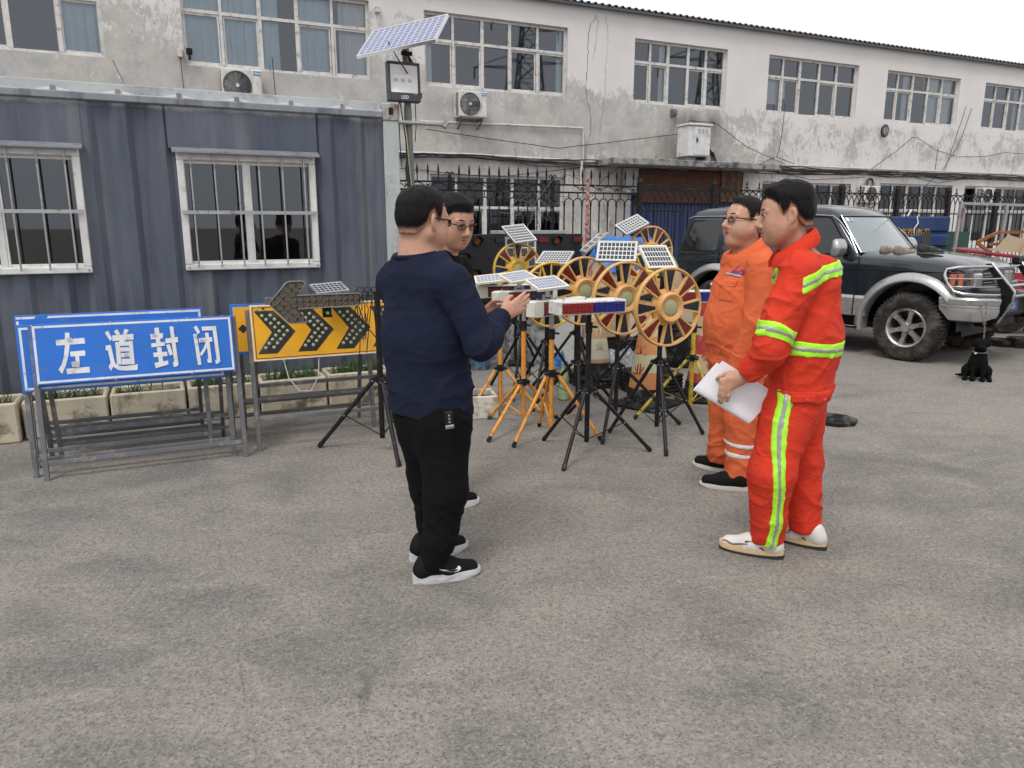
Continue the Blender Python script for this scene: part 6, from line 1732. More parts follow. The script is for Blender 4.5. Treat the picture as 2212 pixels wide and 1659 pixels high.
# ================================================================== puppy on a chain
DOG = Vector((4.80,7.50,0))
e = empty('puppy', DOG, R(-26), 'small black puppy sitting chained beside the front bumper', 'dog')
V_ = Vol((-.19,-.16,-.01),(.19,.22,.45),.006)
V_.ell((0,.06,.125),(.085,.09,.11),.03).ell((0,.0,.185),(.072,.068,.10),.04).seg((0,.0,.22),(0,-.02,.30),.052,.047,.03)
V_.ell((0,-.03,.345),(.056,.056,.052),.02).ell((0,-.082,.322),(.028,.042,.024),.018).ell((0,-.118,.33),(.012,.010,.009),.006)
for sg in (-1,1):
    V_.seg((sg*.045,-.035,.17),(sg*.04,-.06,.03),.028,.021,.02).ell((sg*.04,-.078,.016),(.024,.034,.017),.012)
    V_.ell((sg*.085,.045,.075),(.042,.075,.062),.02).seg((sg*.095,.0,.035),(sg*.10,-.045,.018),.022,.019,.015).ell((sg*.10,-.06,.015),(.022,.03,.016),.01)
    V_.seg((sg*.044,-.02,.385),(sg*.066,-.025,.335),.017,.014,.010,((0,1,0),.55)).ell((sg*.022,-.07,.352),(.008,.006,.007),.004,mode='sub')
V_.seg((-.03,.12,.03),(-.13,.10,.022),.02,.012,.02).seg((-.13,.10,.022),(-.165,.06,.03),.013,.008,.01)
V_.cut((0,0,-1),(0,0,.002))
e.scale = (1.1,1.1,1.1)
M_fur = pm('black_fur', (.0035,.0035,.004), .8, bump=.8, bs=160, spec=.12)
obj('body', V_.mesh('body', disp=lambda p, n: .004*mnoise.noise((p[0]*60,p[1]*60,p[2]*34))), M_fur, e)
q = MB(); [q.tube([(sg*.022,-.078,.353),(sg*.022,-.0815,.353)], .006, 8) for sg in (-1,1)]; q.build('eyes', pm('dog_eye', (.02,.012,.008), .08), e)
q = MB(); q.tube([(.056*math.cos(a*PI/10),-.018+.054*math.sin(a*PI/10),.272+.006*math.sin(a*PI/10)) for a in range(20)], .006, 6, closed=True); cl_ = q.build('collar', pm('collar_grey', (.12,.12,.13), .5), e)
q = MB(); q.box((-.05,-.075,.255),(-.03,-.068,.268),.003); q.build('collar_tag', M_print, cl_)
# chain from the bumper guard down to the collar
ce = empty('dog_chain', carw((.74,-.66,.80)), 0, 'steel chain hanging from the bull bar down to the puppy', 'chain')
lk = MB(); lk.tube([(.007*math.cos(a*PI/6),0,.017*math.sin(a*PI/6)) for a in range(12)], .0032, 5, closed=True); lkm = lk.mesh('link'); lkm.materials.append(pm('chain_steel', (.16,.15,.14), .45, .8))
A_ = Vector((0,0,.02)); B_ = Vector((DOG.x,DOG.y,0))+Vector((.012,-.03,.29))-Vector(ce.location)
A2 = A_+Vector((-.08,.0,-.02))
def run(a, b, sag, n):
    pts = [a.lerp(b, i/n)+Vector((0,0,-sag*math.sin(PI*i/n))) for i in range(n+1)]
    for i in range(n):
        m_ = (pts[i]+pts[i+1])/2; d = (pts[i+1]-pts[i]).normalized()
        o = inst('link', lkm, ce, m_); o.rotation_mode = 'QUATERNION'; o.rotation_quaternion = d.to_track_quat('Z','Y') @ Matrix.Rotation(PI/2*(i % 2),3,'Z').to_quaternion()
knot = A_.lerp(B_, .55)+Vector((0,0,-.02))
run(A_, knot, .0, 12); run(A2, knot, .03, 12); run(knot, B_, .01, 14)
# pots on the ground behind the car
for (x, y, r_, h_, lb) in ((6.72,9.62,.20,.115,'dark metal cooking pot on the ground at the right edge'), (6.52,9.74,.17,.08,'low dark dish beside the larger pot at the right edge')):
    e = empty('metal_pot', (x,y,0), .4, lb, 'pot', 'pots at the right edge')
    q = MB(); q.lathe([(.0001,.004),(r_*.86,.0),(r_*.93,.02),(r_,h_),(r_*1.03,h_+.004),(r_*.97,h_+.004),(r_*.9,.02),(.0001,.015)], 36); q.build('pan', pm('dark_tin', (.05,.047,.045), .45, .5, dirt=((.15,.13,.11), .3, 12)), e)
    if h_ > .1:
        q = MB(); q.tube([(-r_,-.03,h_-.01),(-r_-.05,-.03,h_+.03),(-r_-.05,.03,h_+.03),(-r_,.03,h_-.01)], .008, 6); q.build('handle', M_cblack, e)

# ================================================================== things stored behind the car
e = empty('blue_cart', (6.6,12.2,0), R(6), 'blue steel cart side with yellow lettering behind the windscreen', 'cart')
M_bsteel = pm('blue_cart_paint', (.015,.05,.155), .45, .2, dirt=((.05,.06,.10), .3, 5))
q = MB()
for k, (z0, z1) in enumerate(((1.46,1.70),(1.22,1.42),(.98,1.18),(.74,.94))):
    q.box((-1.5,-.02-.02*(k % 2),z0),(.48,.02,z1),.03)
q.box((-1.5,.02,.7),(.48,.06,1.68)); q.box((-1.5,-.05,.62),(.48,1.0,.72)); q.box((-1.5,.96,.7),(.48,1.0,1.6)); bd = q.build('cargo_side', M_bsteel, e)
M_ylet = pm('yellow_lettering', (.40,.24,.05), .6)
lettering('无锡东阳市品', .13, M_ylet, bd, frame_M((-.25,-.032,1.44),(1,0,0),(0,0,1)), bold=.003); lettering('汽车制造', .13, M_ylet, bd, frame_M((-.05,-.032,1.20),(1,0,0),(0,0,1)), bold=.003)
q = MB(); q.tube([(-.12,-.03,1.70),(-.10,-.05,1.6),(-.16,-.05,1.5),(-.14,-.04,1.42)], .01, 6); q.tube([(-.28,-.03,1.70),(-.25,-.03,1.76),(-.22,-.03,1.80)], .012, 6); q.build('rope', M_print, e)
for x in (-1.1,.1):
    q = MB(); q.M = Matrix.Translation((x,-.03,.32)) @ Matrix.Rotation(PI/2,4,'X'); q.lathe([(.1,-.06),(.3,-.06),(.32,0),(.3,.06),(.1,.06),(.09,0)], 28); q.build('wheel', M_tyre, e)
q = MB(); q.box((-1.4,.1,.3),(.4,.9,.62)); q.build('underframe', M_cblack, e, smooth=0)
e = empty('steel_frame_rack', (7.02,12.0,0), R(8), 'bare grey steel tube rack behind the bonnet', 'rack')
M_tubeg = pm('grey_tube', (.36,.36,.36), .5, .4, dirt=((.3,.12,.1), .2, 5))
def fr(pts, nm='tube'):
    q = MB()
    for a, b in pts: q.bar(a, b, .04, .04)
    return q.build(nm, M_tubeg, e, smooth=0)
for pr in (((0,0,0),(.06,0,1.90)), ((.70,-.1,0),(.78,-.1,1.88)), ((.06,0,1.90),(1.6,-.12,1.86)), ((.0,0,1.20),(.76,-.1,1.18)), ((0.02,0,.05),(.74,-.1,.05)), ((.5,.5,0),(.52,.5,1.84)), ((1.55,.1,0),(1.55,-.1,1.86)), ((.06,0,1.88),(.5,.5,1.84))): fr([pr])
q = MB(); q.box((7.0-7.0,0,0),(.62,.5,1.46)); q.build('green_bin', pm('green_paint', (.015,.08,.05), .55, dirt=((.05,.06,.05), .3, 4)), smooth=0, label='dark green bin seen through the grey steel rack', cat='bin', loc=(6.98,12.45,0), rot=(0,0,R(8)))
e = empty('orange_frame', (7.05,11.0,0), R(4), 'rusty orange steel truss leaning behind the bonnet', 'steel frame')
M_orust = pm('orange_rust', (.30,.10,.03), .7, dirt=((.12,.05,.02), .35, 7))
for a, b in (((-.28,0,1.32),(.02,0,1.46)), ((.02,0,1.46),(.9,.05,1.47)), ((-.28,0,1.32),(-.1,0,1.2)), ((-.1,0,1.29),(.6,.05,1.31)), ((.1,0,1.35),(.25,0,1.22)), ((.42,.02,1.33),(.75,.05,1.46)), ((-.1,0,1.2),(-.1,.0,0)), ((.7,.05,1.46),(.7,.05,0))):
    q = MB(); q.bar(a, b, .04, .04); q.build('strut', M_orust, e, smooth=0)
e = empty('red_cart', (6.95,10.75,0), R(-14), 'low red cart body with cardboard on top, right behind the bonnet', 'cart')
q = MB(); q.bar((-.55,-.03,1.22),(1.1,-.03,1.02),.06,.05,b=.015); q.build('top_board', pm('red_paint', (.33,.015,.03), .45, dirt=((.15,.02,.03), .25, 5)), e)
q = MB(); q.box((-.5,0,.3),(1.1,.05,.9)); q.box((-.5,0,.6),(1.1,.9,.65)); q.build('side_board', pm('red_paint', (.33,.015,.03), .45, dirt=((.15,.02,.03), .25, 5)), e)
q = MB(); q.M = Matrix.Translation((.3,.2,.3)) @ Matrix.Rotation(PI/2,4,'X'); q.lathe([(.1,-.06),(.28,-.06),(.3,0),(.28,.06),(.1,.06)], 24); q.build('wheel', M_tyre, e)
M_card = pm('cardboard', (.47,.37,.25), .9, var=.12, vs=3)
for i, (pg, y) in enumerate((([(-.02,1.2),(.14,1.43),(.38,1.36),(.36,1.18)], .12), ([(.30,1.16),(.36,1.34),(.62,1.28),(.75,1.1)], .06))):
    q = MB(); q.prism(pg, y, y+.012); q.build('cardboard_sheet', M_card, smooth=0, label=['creased cardboard sheet propped on the red cart, left piece','torn cardboard sheet propped on the red cart, right piece'][i], cat='cardboard', group='cardboard on the red cart', loc=(6.95,10.75,0), rot=(0,0,R(-14)))
# weighted base by the worker
e = empty('cone_base', (2.62,5.85,0), R(12), 'grey rubber base plate lying on the concrete right of the workers', 'base plate')
q = MB(); s_ = .19; q.prism([(s_*math.cos(a*PI/4+.39),s_*math.sin(a*PI/4+.39)) for a in range(8)], 0, .028, 'xy'); q.lathe([(.13,.028),(.11,.045),(.08,.05),(.05,.03)], 24); q.build('plate', M_rubcone, e)
# ================================================================== people
M_skin = pm('skin', (.50,.275,.19), .5, var=.07, vs=14, dirt=((.46,.22,.15), .2, 22), bump=.08, bs=220)
M_skin.node_tree.nodes['Principled BSDF'].inputs['Subsurface Weight'].default_value = .12
M_skin.node_tree.nodes['Principled BSDF'].inputs['Subsurface Radius'].default_value = (.012,.004,.002)
M_hair = pm('black_hair', (.0065,.006,.0068), .6, var=.8, vs=160, vec=(1,1,.12), spec=.12)
_t = M_hair.node_tree; bump_n(_t, _t.nodes['Principled BSDF'], noise_n(_t, N_(_t, 'ShaderNodeTexCoord').outputs['Object'], 210, 3, .6, .3, vec=(1,1,.10)), .9, .004)
M_lip = pm('lips', (.36,.13,.11), .45); M_eyew = pm('eye_white', (.42,.38,.35), .3); M_iris = pm('iris', (.012,.009,.008), .1)
M_lensg = glass_mat('spectacle_lens', (.93,.95,.96), .06)
M_lime = pm('lime_band', (.42,.90,.035), .6, var=.06); M_greyb = pm('reflective_grey', (.34,.35,.36), .35, .2, var=.12, vs=14)
def cropped_hair():
    """hair that lets skin through where it is cropped short; density is carried by the mesh"""
    m, t, b = nodes_of('cropped_hair')
    co = N_(t, 'ShaderNodeTexCoord').outputs['Object']
    a = N_(t, 'ShaderNodeAttribute'); a.attribute_name = 'hair_cover'
    k = math_n(t, 'ADD', a.outputs['Fac'], math_n(t, 'MULTIPLY', math_n(t, 'SUBTRACT', noise_n(t, co, 330, 2, .6, 0, vec=(1,1,.3)), .5), .9))
    s_ = noise_n(t, co, 160, 3, .6, .3, vec=(1,1,.12))
    hc = mix_n(t, ramp_n(t, s_, .3, .7), (.0035,.0033,.0038), (.012,.010,.0095))
    t.links.new(mix_n(t, ramp_n(t, k, .25, .8), (.40,.22,.15), hc), b.inputs['Base Color'])
    b.inputs['Roughness'].default_value = .55; b.inputs['Specular IOR Level'].default_value = .14
    bump_n(t, b, noise_n(t, co, 210, 3, .6, .3, vec=(1,1,.10)), .9, .004)
    return m
M_hairf = cropped_hair()
def nv(v): v = np.array(v, float); return v/np.linalg.norm(v)
class Head:
    def __init__(s, C, yaw, pitch=0.0, roll=0.0, k=1.0):
        s.M = Matrix.Translation(C) @ Matrix.Rotation(yaw,4,'Z') @ Matrix.Rotation(pitch,4,'Y') @ Matrix.Rotation(roll,4,'X') @ Matrix.Scale(k,4)
        s.k = k; s.R = np.array(s.M.to_3x3())/k
    def p(s, v): return np.array(s.M @ Vector(v))
    def d(s, v): return s.R @ np.array(v, float)
def head_sdf(V, H, fat=0.0, mouth_open=0.0, ears=True):
    k = H.k; P = H.p
    def E(c, r, kk=.02, mode='add'): V.ell(P(c), np.array(r)*k, kk, H.R, mode)
    def S(a, b, r0, r1, kk=.015, flat=None, mode='add'): V.seg(P(a), P(b), r0*k, r1*k, kk, (H.d(flat[0]), flat[1]) if flat else None, mode)
    E((-.015,0,.036), (.097,.076,.080)); E((.018,0,.02), (.072,.066,.072), .03); E((.028,0,-.035), (.060,.058+fat*.4,.080), .03)
    for sg in (-1,1):
        S((-.012,sg*.054,-.045), (.045,sg*.022,-.098), .026+fat*.5, .022, .035)
        E((.040,sg*(.034+fat*.6),-.044), (.037+fat*.3,.030+fat,.047), .035)
        S((.072,sg*.044,.021), (.084,sg*.012,.019), .011, .011, .012)
        E((.093,sg*.031,.001), (.013,.018,.008), .010, 'sub')
        E((.078,sg*.031,.0005), (.0135,.017,.0125), .004)
        E((.094,sg*.0125,-.042), (.0105,.008,.008), .006)
        if ears:
            V.ell(P((-.019,sg*.083,-.006)), np.array((.021,.009,.035))*k, .006, H.R @ np.array(Matrix.Rotation(sg*-.5,3,'Z') @ Matrix.Rotation(-.18,3,'Y')))
            V.ell(P((-.013,sg*.0915,-.001)), np.array((.011,.0075,.020))*k, .004, H.R @ np.array(Matrix.Rotation(sg*-.4,3,'Z')), 'sub')
            E((-.010,sg*.078,-.036), (.009,.007,.010), .006)
    S((.086,0,.010), (.108,0,-.032), .0085, .0135, .012); E((.107,0,-.037), (.0135,.0125,.011), .008)
    E((.056,0,-.103), (.024,.024,.020), .02); S((.062,0,-.055), (.066,0,-.085), .026, .022, .02)
    S((.080,-.016,-.064), (.087,0,-.0625), .0065, .0075, .006); S((.080,.016,-.064), (.087,0,-.0625), .0065, .0075, .006)
    S((.078,-.014,-.0755-mouth_open), (.085,0,-.077-mouth_open), .007, .0085, .006); S((.078,.014,-.0755-mouth_open), (.085,0,-.077-mouth_open), .007, .0085, .006)
    E((.092,0,-.0695-mouth_open*.5), (.012,.019,.0022+mouth_open*.6), .003, 'sub')
    if fat > .004: E((.03,0,-.118), (.045,.045,.02), .03)
def face_parts(e, H, brow=True, lid=.6):
    M = H.M
    for sg in (-1,1):
        q = MB(); q.M = M @ Matrix.Translation((.0795,sg*.031,.0005)); q.M = q.M @ Matrix.Diagonal((1,1,1,1))
        n = 10
        q.add([(.0135*math.cos(a)*math.cos(b), .0135*math.sin(a), .0135*math.cos(a)*math.sin(b)*.40) for a in [(-.9+1.8*i/n) for i in range(n+1)] for b in [(-.75+1.5*j/6) for j in range(7)]], [(i*7+j,(i+1)*7+j,(i+1)*7+j+1,i*7+j+1) for i in range(n) for j in range(6)])
        eo = q.build('eye', M_eyew, e)
        q = MB(); q.M = M @ Matrix.Translation((.0932,sg*.031,.0005)) @ Matrix.Rotation(PI/2,4,'Y'); q.lathe([(.0001,.0006),(.0050,.0)], 14); q.build('iris', M_iris, eo)
        q = MB(); q.M = M; q.tube([(.0835,sg*.046,-.001),(.0905,sg*.038,.0065),(.0935,sg*.030,.0078),(.092,sg*.020,.0055),(.089,sg*.0155,.001)], [.0015,.0028,.0032,.0026,.0012], 6); q.build('eyelid_line', M_iris, eo)
        if brow:
            q = MB(); q.M = M; q.tube([(.0745,sg*.052,.023),(.084,sg*.040,.0285),(.0905,sg*.028,.0285),(.0945,sg*.014,.025)], [.001,.0028,.0032,.002], 6); q.build('eyebrow', M_hair, e)
    q = MB(); q.M = M
    for z0, dz, r_ in ((-.0645,.0012,.0062),(-.0770,-.001,.0072)):
        q.tube([(.081,-.018,z0),(.0885,-.009,z0+dz),(.0918,0,z0+dz*.6),(.0885,.009,z0+dz),(.081,.018,z0)], [.0018,r_*.8,r_,r_*.8,.0018], 8)
    q.build('lips', M_lip, e)
def hair(e, H, seed, hl=(.055,.052), nape=-.045, thick=.012, side=.0, spike=.006, h=.004, receding=0.0, burn=.02, top=1.0, fade=.032):
    """short hair: a shell over the skull that thins out towards an uneven hairline; local head space"""
    V = Vol((-.15,-.115,-.13),(.125,.115,.165), h)
    V.ell((-.015,0,.036), (.0975,.0765,.0805), .0); V.ell((.018,0,.02), (.0725,.0665,.0725), .03)
    V.seg((-.050,0,-.01), (-.056,0,nape-.01), .058, .050, .03)
    X, Y, Z = V.ax[0][:,None,None], V.ax[1][None,:,None], V.ax[2][None,None,:]
    aY = np.abs(Y)
    zl = np.interp(V.ax[0], [-.12,-.075,-.047,-.036,-.016,-.004,.014,.024,.036,.055,.075,.12], [nape,nape,-.026,.010,.026,.004,-.008-burn*.3,.014,.034+receding,.054,hl[0],hl[1]]).astype(np.float32)[:,None,None]
    zl = zl+receding*.7*np.clip((aY-.018)/.035, 0, 1)*np.clip((X-.03)/.03, 0, 1)
    zl = zl+.004*np.sin(Y*310+X*120+seed)*np.sin(X*260+1.3*seed)+.0025*np.sin(Y*640-X*300)
    q_ = np.clip((Z-zl)/.055, 0, 1); q_ = q_*q_*(3-2*q_)
    hi = np.clip((Z-.045)/.06, 0, 1)
    V.f = (V.f-.0012-thick*q_*(.55+.75*hi*top)).astype(np.float32)
    V.f = np.maximum(V.f, ((zl-Z)*.8).astype(np.float32))
    def dz(p, n):
        f1 = mnoise.noise((p[0]*16+seed, p[1]*26, p[2]*14)); f2 = mnoise.noise((p[0]*40+seed, p[1]*80, p[2]*24))
        up = max(0, n[2])
        return spike*(f1*.6+f2*.35)*(0.35+up)
    me = V.mesh('hair', None, dz, 1)
    co = np.empty(len(me.vertices)*3); me.vertices.foreach_get('co', co); co = co.reshape(-1, 3)
    zv = np.interp(co[:,0], [-.12,-.075,-.047,-.036,-.016,-.004,.014,.024,.036,.055,.075,.12], [nape,nape,-.026,.010,.026,.004,-.008-burn*.3,.014,.034+receding,.054,hl[0],hl[1]])
    zv = zv+receding*.7*np.clip((np.abs(co[:,1])-.018)/.035, 0, 1)*np.clip((co[:,0]-.03)/.03, 0, 1)
    wid = np.where(co[:,0] > .03, .010, fade)
    at = me.attributes.new('hair_cover', 'FLOAT', 'POINT')
    at.data.foreach_set('value', np.clip((co[:,2]-zv)/wid, 0, 1).astype(np.float32))
    me.transform(H.M)
    o = obj('hair', me, M_hairf, e)
    # loose strands give the outline an uneven edge
    q = MB(); q.M = H.M; rr = random.Random(seed)
    for k in range(330):
        a = rr.random()*2*PI; el = math.asin(min(1, .05+.95*rr.random()))
        dv = Vector((math.cos(a)*math.cos(el), math.sin(a)*math.cos(el), math.sin(el)))
        t = thick
        p = Vector((-.012+dv.x*(.094+t*.45), dv.y*(.074+t*.3), .038+dv.z*(.078+t*.85*top)))
        zz = np.interp(p.x, [-.12,-.03,.012,.030,.055,.12], [nape,.015,-.01,.03,.055,.06])
        if p.z < zz+.006: continue
        d = (dv*.55+Vector((.5*(rr.random()-.3), rr.random()-.5, .35*rr.random()))).normalized()
        L_ = .004+spike*1.2*rr.random()
        q.tube([p-dv*.004, p+d*L_*.6, p+d*L_+Vector((.002,0,-.002))], [.0013,.0010,.0003], 3, cap=False)
    q.build('hair_strands', M_hair, o, smooth=0, kind='stuff')
    return o
def specs(e, H, fm, side=True):
    q = MB(); q.M = H.M
    for sg in (-1,1):
        q.tube([(.1005-.012*abs(math.cos(a)*.0+ (sg*.031+.021*math.cos(a)*1.0)/.06)**2, sg*.031+.0225*math.cos(a)*(1 if abs(math.cos(a)) < .8 else .98), .0-.002+.0125*math.copysign(abs(math.sin(a))**.7, math.sin(a))) for a in [2*PI*i/20 for i in range(20)]], .0018, 6, closed=True)
        q.tube([(.090,sg*.054,.006),(.075,sg*.0705,.007),(.03,sg*.0785,.008),(-.012,sg*.0835,.010),(-.030,sg*.082,-.004)], .0028, 6)
    q.tube([(.100,-.010,.001),(.1055,0,.004),(.100,.010,.001)], .0014, 6)
    o = q.build('spectacles', fm, e)
    for sg in (-1,1):
        q = MB(); q.M = H.M; ring = [(.1003-.012*((sg*.031+.021*math.cos(a))/.06)**2, sg*.031+.0215*math.cos(a), -.002+.0118*math.copysign(abs(math.sin(a))**.7, math.sin(a))) for a in [2*PI*i/20 for i in range(20)]]
        q.add(ring, [tuple(range(20))]); q.build('lens', M_lensg, o, smooth=0)
def hand(V, wrist, dirv, across, palm_n, curls=(.25,.35,.3), spread=.06, k=1.0, fdir=None, thumb=(.5,.6), kk=.006):
    """palm + five fingers blended into the body volume. across points to the thumb side"""
    w_ = np.array(wrist, float); d = nv(dirv); a = np.array(across, float); a = nv(a-d*(a@d)); n = np.array(palm_n, float); n = nv(n-d*(n@d)-a*(n@a))
    pl = .088*k
    V.seg(w_-d*.03, w_+d*.02, .026*k, .027*k, .012, (n, .78))
    for f in (-1.1,-.35,.35,1.1):
        V.seg(w_+d*.012+a*f*.012*k, w_+d*pl+a*f*.021*k, .016*k, .0125*k, .012, (n, .9))
    fd = nv(fdir) if fdir is not None else d
    ax = np.cross(a, fd)          # unused sign reference
    L4 = (.070,.078,.073,.056)
    for i, f in enumerate((1.15,.38,-.38,-1.12)):
        p = w_+d*pl+a*f*.021*k-d*(.006 if i in (0,) else .016 if i == 3 else 0)
        dd = nv(fd+a*f*spread); nn = nv(n-dd*(n@dd)); ang = 0
        for j, (fr, c) in enumerate(zip((.46,.31,.23), curls)):
            ang = c*(1+.08*i)
            dd, nn = nv(dd*math.cos(ang)+nn*math.sin(ang)), nv(nn*math.cos(ang)-dd*math.sin(ang))
            q = p+dd*L4[i]*fr*k*1.15
            V.seg(p, q, (.0098-.0012*j)*k, (.0088-.0012*j)*k, kk)
            p = q
    t0 = w_+d*.018*k+a*.026*k+n*.004; t1 = t0+nv(d*.62+a*thumb[0]+n*.25)*.042*k; t2 = t1+nv(d*.9+a*(thumb[0]-.35)+n*.35)*.034*k; t3 = t2+nv(d+a*(thumb[0]-.55)+n*thumb[1])*.024*k
    V.seg(t0, t1, .0145*k, .0115*k, .012); V.seg(t1, t2, .011*k, .0098*k, .006); V.seg(t2, t3, .0098*k, .0075*k, .005)
def folds(seed, a1=.006, a2=.004, sc=1.0, zfun=None, sl=.7):
    """drape: long soft slanting folds plus a few sharp creases"""
    def fn(p, n):
        x, y, z = p[0]*sc, p[1]*sc, p[2]*sc
        w_ = mnoise.noise((x*3+seed, y*3, z*3))
        g = mnoise.noise((x*6+seed+z*sl*4+w_, y*6-z*sl*4, z*2.2))
        r1 = 1-2.6*abs(mnoise.noise((x*4.5+seed*2+z*3, y*4.5, z*7.5+w_*1.6)))
        r2 = 1-2.6*abs(mnoise.noise((x*7-z*5, y*7+seed, z*9-w_)))
        s_ = zfun(p) if zfun else 1.0
        return s_*(a2*1.3*g+a1*.9*max(0, r1-.25)**1.5+a1*.6*max(0, r2-.35)**1.5-a1*.25)
    return fn
def limit(V, fn):
    X, Y, Z = V.ax[0][:,None,None], V.ax[1][None,:,None], V.ax[2][None,None,:]
    V.f = np.maximum(V.f, fn(X, Y, Z).astype(np.float32)); return V
def band(e, V, fn, wl, wg, disp=None, off=.004, name='reflective_band'):
    """lime band with grey middle that follows the garment; fn gives distance from the band's centre line"""
    A = V.copy(); A.f = A.f-off; limit(A, lambda X, Y, Z: np.abs(fn(X, Y, Z))-wl/2)
    if (A.f < 0).any():
        o = obj(name, A.mesh(name, None, disp, 2), M_lime, e)
        B = V.copy(); B.f = B.f-off-.0022; limit(B, lambda X, Y, Z: np.abs(fn(X, Y, Z))-wg/2)
        obj('grey_stripe', B.mesh('grey_stripe', None, disp, 2), M_greyb, o)
def shoe(e, heel, ang, um, sm, L_=.285, style='', high=.085, accent=None):
    s_ = empty('shoe', (heel[0], heel[1], 0), ang); s_.parent = e
    V = Vol((-.05,-.075,-.01),(L_+.04,.075,.16), .0055)
    V.seg((.038,0,.05),(L_*.55,0,.045),.037,.040,.02).seg((L_*.5,0,.045),(L_-.042,0,.036),.044,.034,.03)
    V.seg((.035,0,.06),(.055,0,high),.034,.040,.03).seg((.06,0,high),(L_*.5,0,.062),.040,.036,.03)
    V.cut((0,0,-1),(0,0,.02))
    uo = obj('upper', V.mesh('upper'), um, s_)
    so = obj('sole', sole_mesh(L_, 0, .034 if style != 'flat' else .022, .006, .040, .050), sm, s_)
    q = MB()
    for k in range(5): q.tube([(L_*.42+.02*k,-.032,.088-.009*k),(L_*.44+.02*k,0,.101-.0095*k),(L_*.42+.02*k,.032,.088-.009*k)], .0048, 5)
    if style != 'flat': q.build('laces', accent or um, s_)
    return s_, uo, so
def cloth(m, s1=9.0, s2=24.0, amt=.5, dist=.02):
    t = m.node_tree; b = t.nodes['Principled BSDF']
    co = N_(t, 'ShaderNodeTexCoord').outputs['Object']
    def ridge(sc_, vec, dis):
        f_ = noise_n(t, co, sc_, 2, .5, dis, vec=vec)
        return math_n(t, 'SUBTRACT', 1.0, math_n(t, 'MULTIPLY', math_n(t, 'ABSOLUTE', math_n(t, 'SUBTRACT', f_, .5)), 3.0))
    h = math_n(t, 'ADD', ridge(s1, (1,1,1.5), .6), math_n(t, 'MULTIPLY', ridge(s2, (1,1,1.3), .4), .25))
    h = math_n(t, 'ADD', h, math_n(t, 'MULTIPLY', noise_n(t, co, 420, 2), .06))
    for l_ in list(b.inputs['Normal'].links): t.links.remove(l_)
    bump_n(t, b, h, amt, dist)
    return m
def limb_skin(V, a, b, c, r=(.05,.042,.03)):
    V.seg(a, b, r[0], r[1], .02); V.seg(b, c, r[1], r[2], .02)
# ------------------------------------------------------------------ man in navy, back to the camera
e = empty('person', (-.38,3.2,0), 0, 'man in navy sweatshirt and black trousers, his back to the camera, hands reaching forward', 'person')
f = np.array((.68,.73,0)); l = np.array((-.73,.68,0)); up = np.array((0,0,1.))
H = Head((.008,.0,1.585), R(46), R(3), 0, 1.10)
cT = np.array((-.008,0,0))
shR, elR, wrR = np.array((.130,-.145,1.335)), np.array((.250,-.175,1.100)), np.array((.338,.010,1.180))
shL, elL, wrL = np.array((-.135,.12,1.315)), np.array((.05,.33,1.10)), np.array((.245,.262,1.165))
V = Vol((-.30,-.30,.72),(.52,.44,1.78), .0042)
head_sdf(V, H, .006)
V.seg((-.018,-.010,1.52),(-.028,-.018,1.38), .074,.086,.03)
V.seg(cT+up*1.32, cT+up*.85, .13,.13,.05,(f,.75)); V.seg(shL+l*-.03, shR+l*.03, .05,.05,.05)
limb_skin(V, shR, elR, wrR); limb_skin(V, shL, elL, wrL)
hand(V, wrR+np.array((.008,.014,.006)), (.66,.62,.36), (-.30,-.12,.85), (-.62,.74,.0), (.10,.14,.10), .05, 1.06, thumb=(.30,.5))
hand(V, wrL+np.array((.02,-.01,.01)), (.88,-.30,.10), (-.1,-.2,.9), (-.3,-.75,.0), (.10,.15,.10), .04, 1.0)
obj('body', V.mesh('body', smooth=1), M_skin, e)
face_parts(e, H); hair(e, H, 11, (.086,.086), -.050, .011, spike=.006, receding=.022, top=1.3); specs(e, H, M_black)
V = Vol((-.34,-.34,.70),(.48,.46,1.52), .0068)
V.seg(cT+up*1.31, cT+up*1.08, .192,.205,.05,(f,.70)); V.seg(cT+f*.012+up*1.08, cT+f*.03+up*.84, .205,.198,.05,(f,.80)); V.seg(cT+f*.028+up*.86, cT+f*.028+up*.74, .200,.198,.04,(f,.84))
V.seg(shL+l*.0, shR, .076,.076,.06); V.seg(cT+up*1.38-f*.01, cT+up*1.435-f*.015, .115,.090,.06,(f,.9))
V.seg(shR, elR, .085,.068,.016).seg(elR, wrR-np.array((.012,.022,.01)), .070,.048,.02); V.seg(shL, elL, .078,.064,.05).seg(elL, wrL-np.array((.02,-.008,.01)), .066,.046,.02)
V.seg(elR+np.array((.0,-.01,-.015)), elR+np.array((.03,.05,0)), .064,.064,.03)
V.cut(nv(wrR-elR), wrR-nv(wrR-elR)*.012).cut((-.05,.02,-1),(0,0,.755)); V.cut((-.10,-.12,1.0),(-.03,-.02,1.452))
M_navy = pm('navy_sweatshirt', (.0115,.0150,.034), .9, var=.2, bump=.15, bs=300, spec=.15)
navy_d = folds(3.3, .009, .004, 1.0, lambda p: .7+.9*max(0, (.95-p[2])*2)+(.6 if p[0] > .16 else 0))
sw = obj('sweatshirt', V.mesh('sweatshirt', None, navy_d), M_navy, e)
q = MB(); M_ = Matrix.Translation((-.030,-.020,1.452)); nn_ = nv((-.10,-.12,1.0))
ux_ = nv(np.cross((0,1,0), nn_)); uy_ = np.cross(nn_, ux_)
q.tube([tuple(np.array((-.030,-.020,1.450))+ux_*.088*math.cos(a)+uy_*.088*math.sin(a)) for a in [2*PI*i/28 for i in range(28)]], .010, 8, closed=True); q.build('neck_rib', M_navy, sw)
M_trk = pm('black_trousers', (.0045,.0047,.0055), .9, var=.3, bump=.1, bs=260, spec=.15)
V = Vol((-.30,-.32,.05),(.32,.30,.90), .0068)
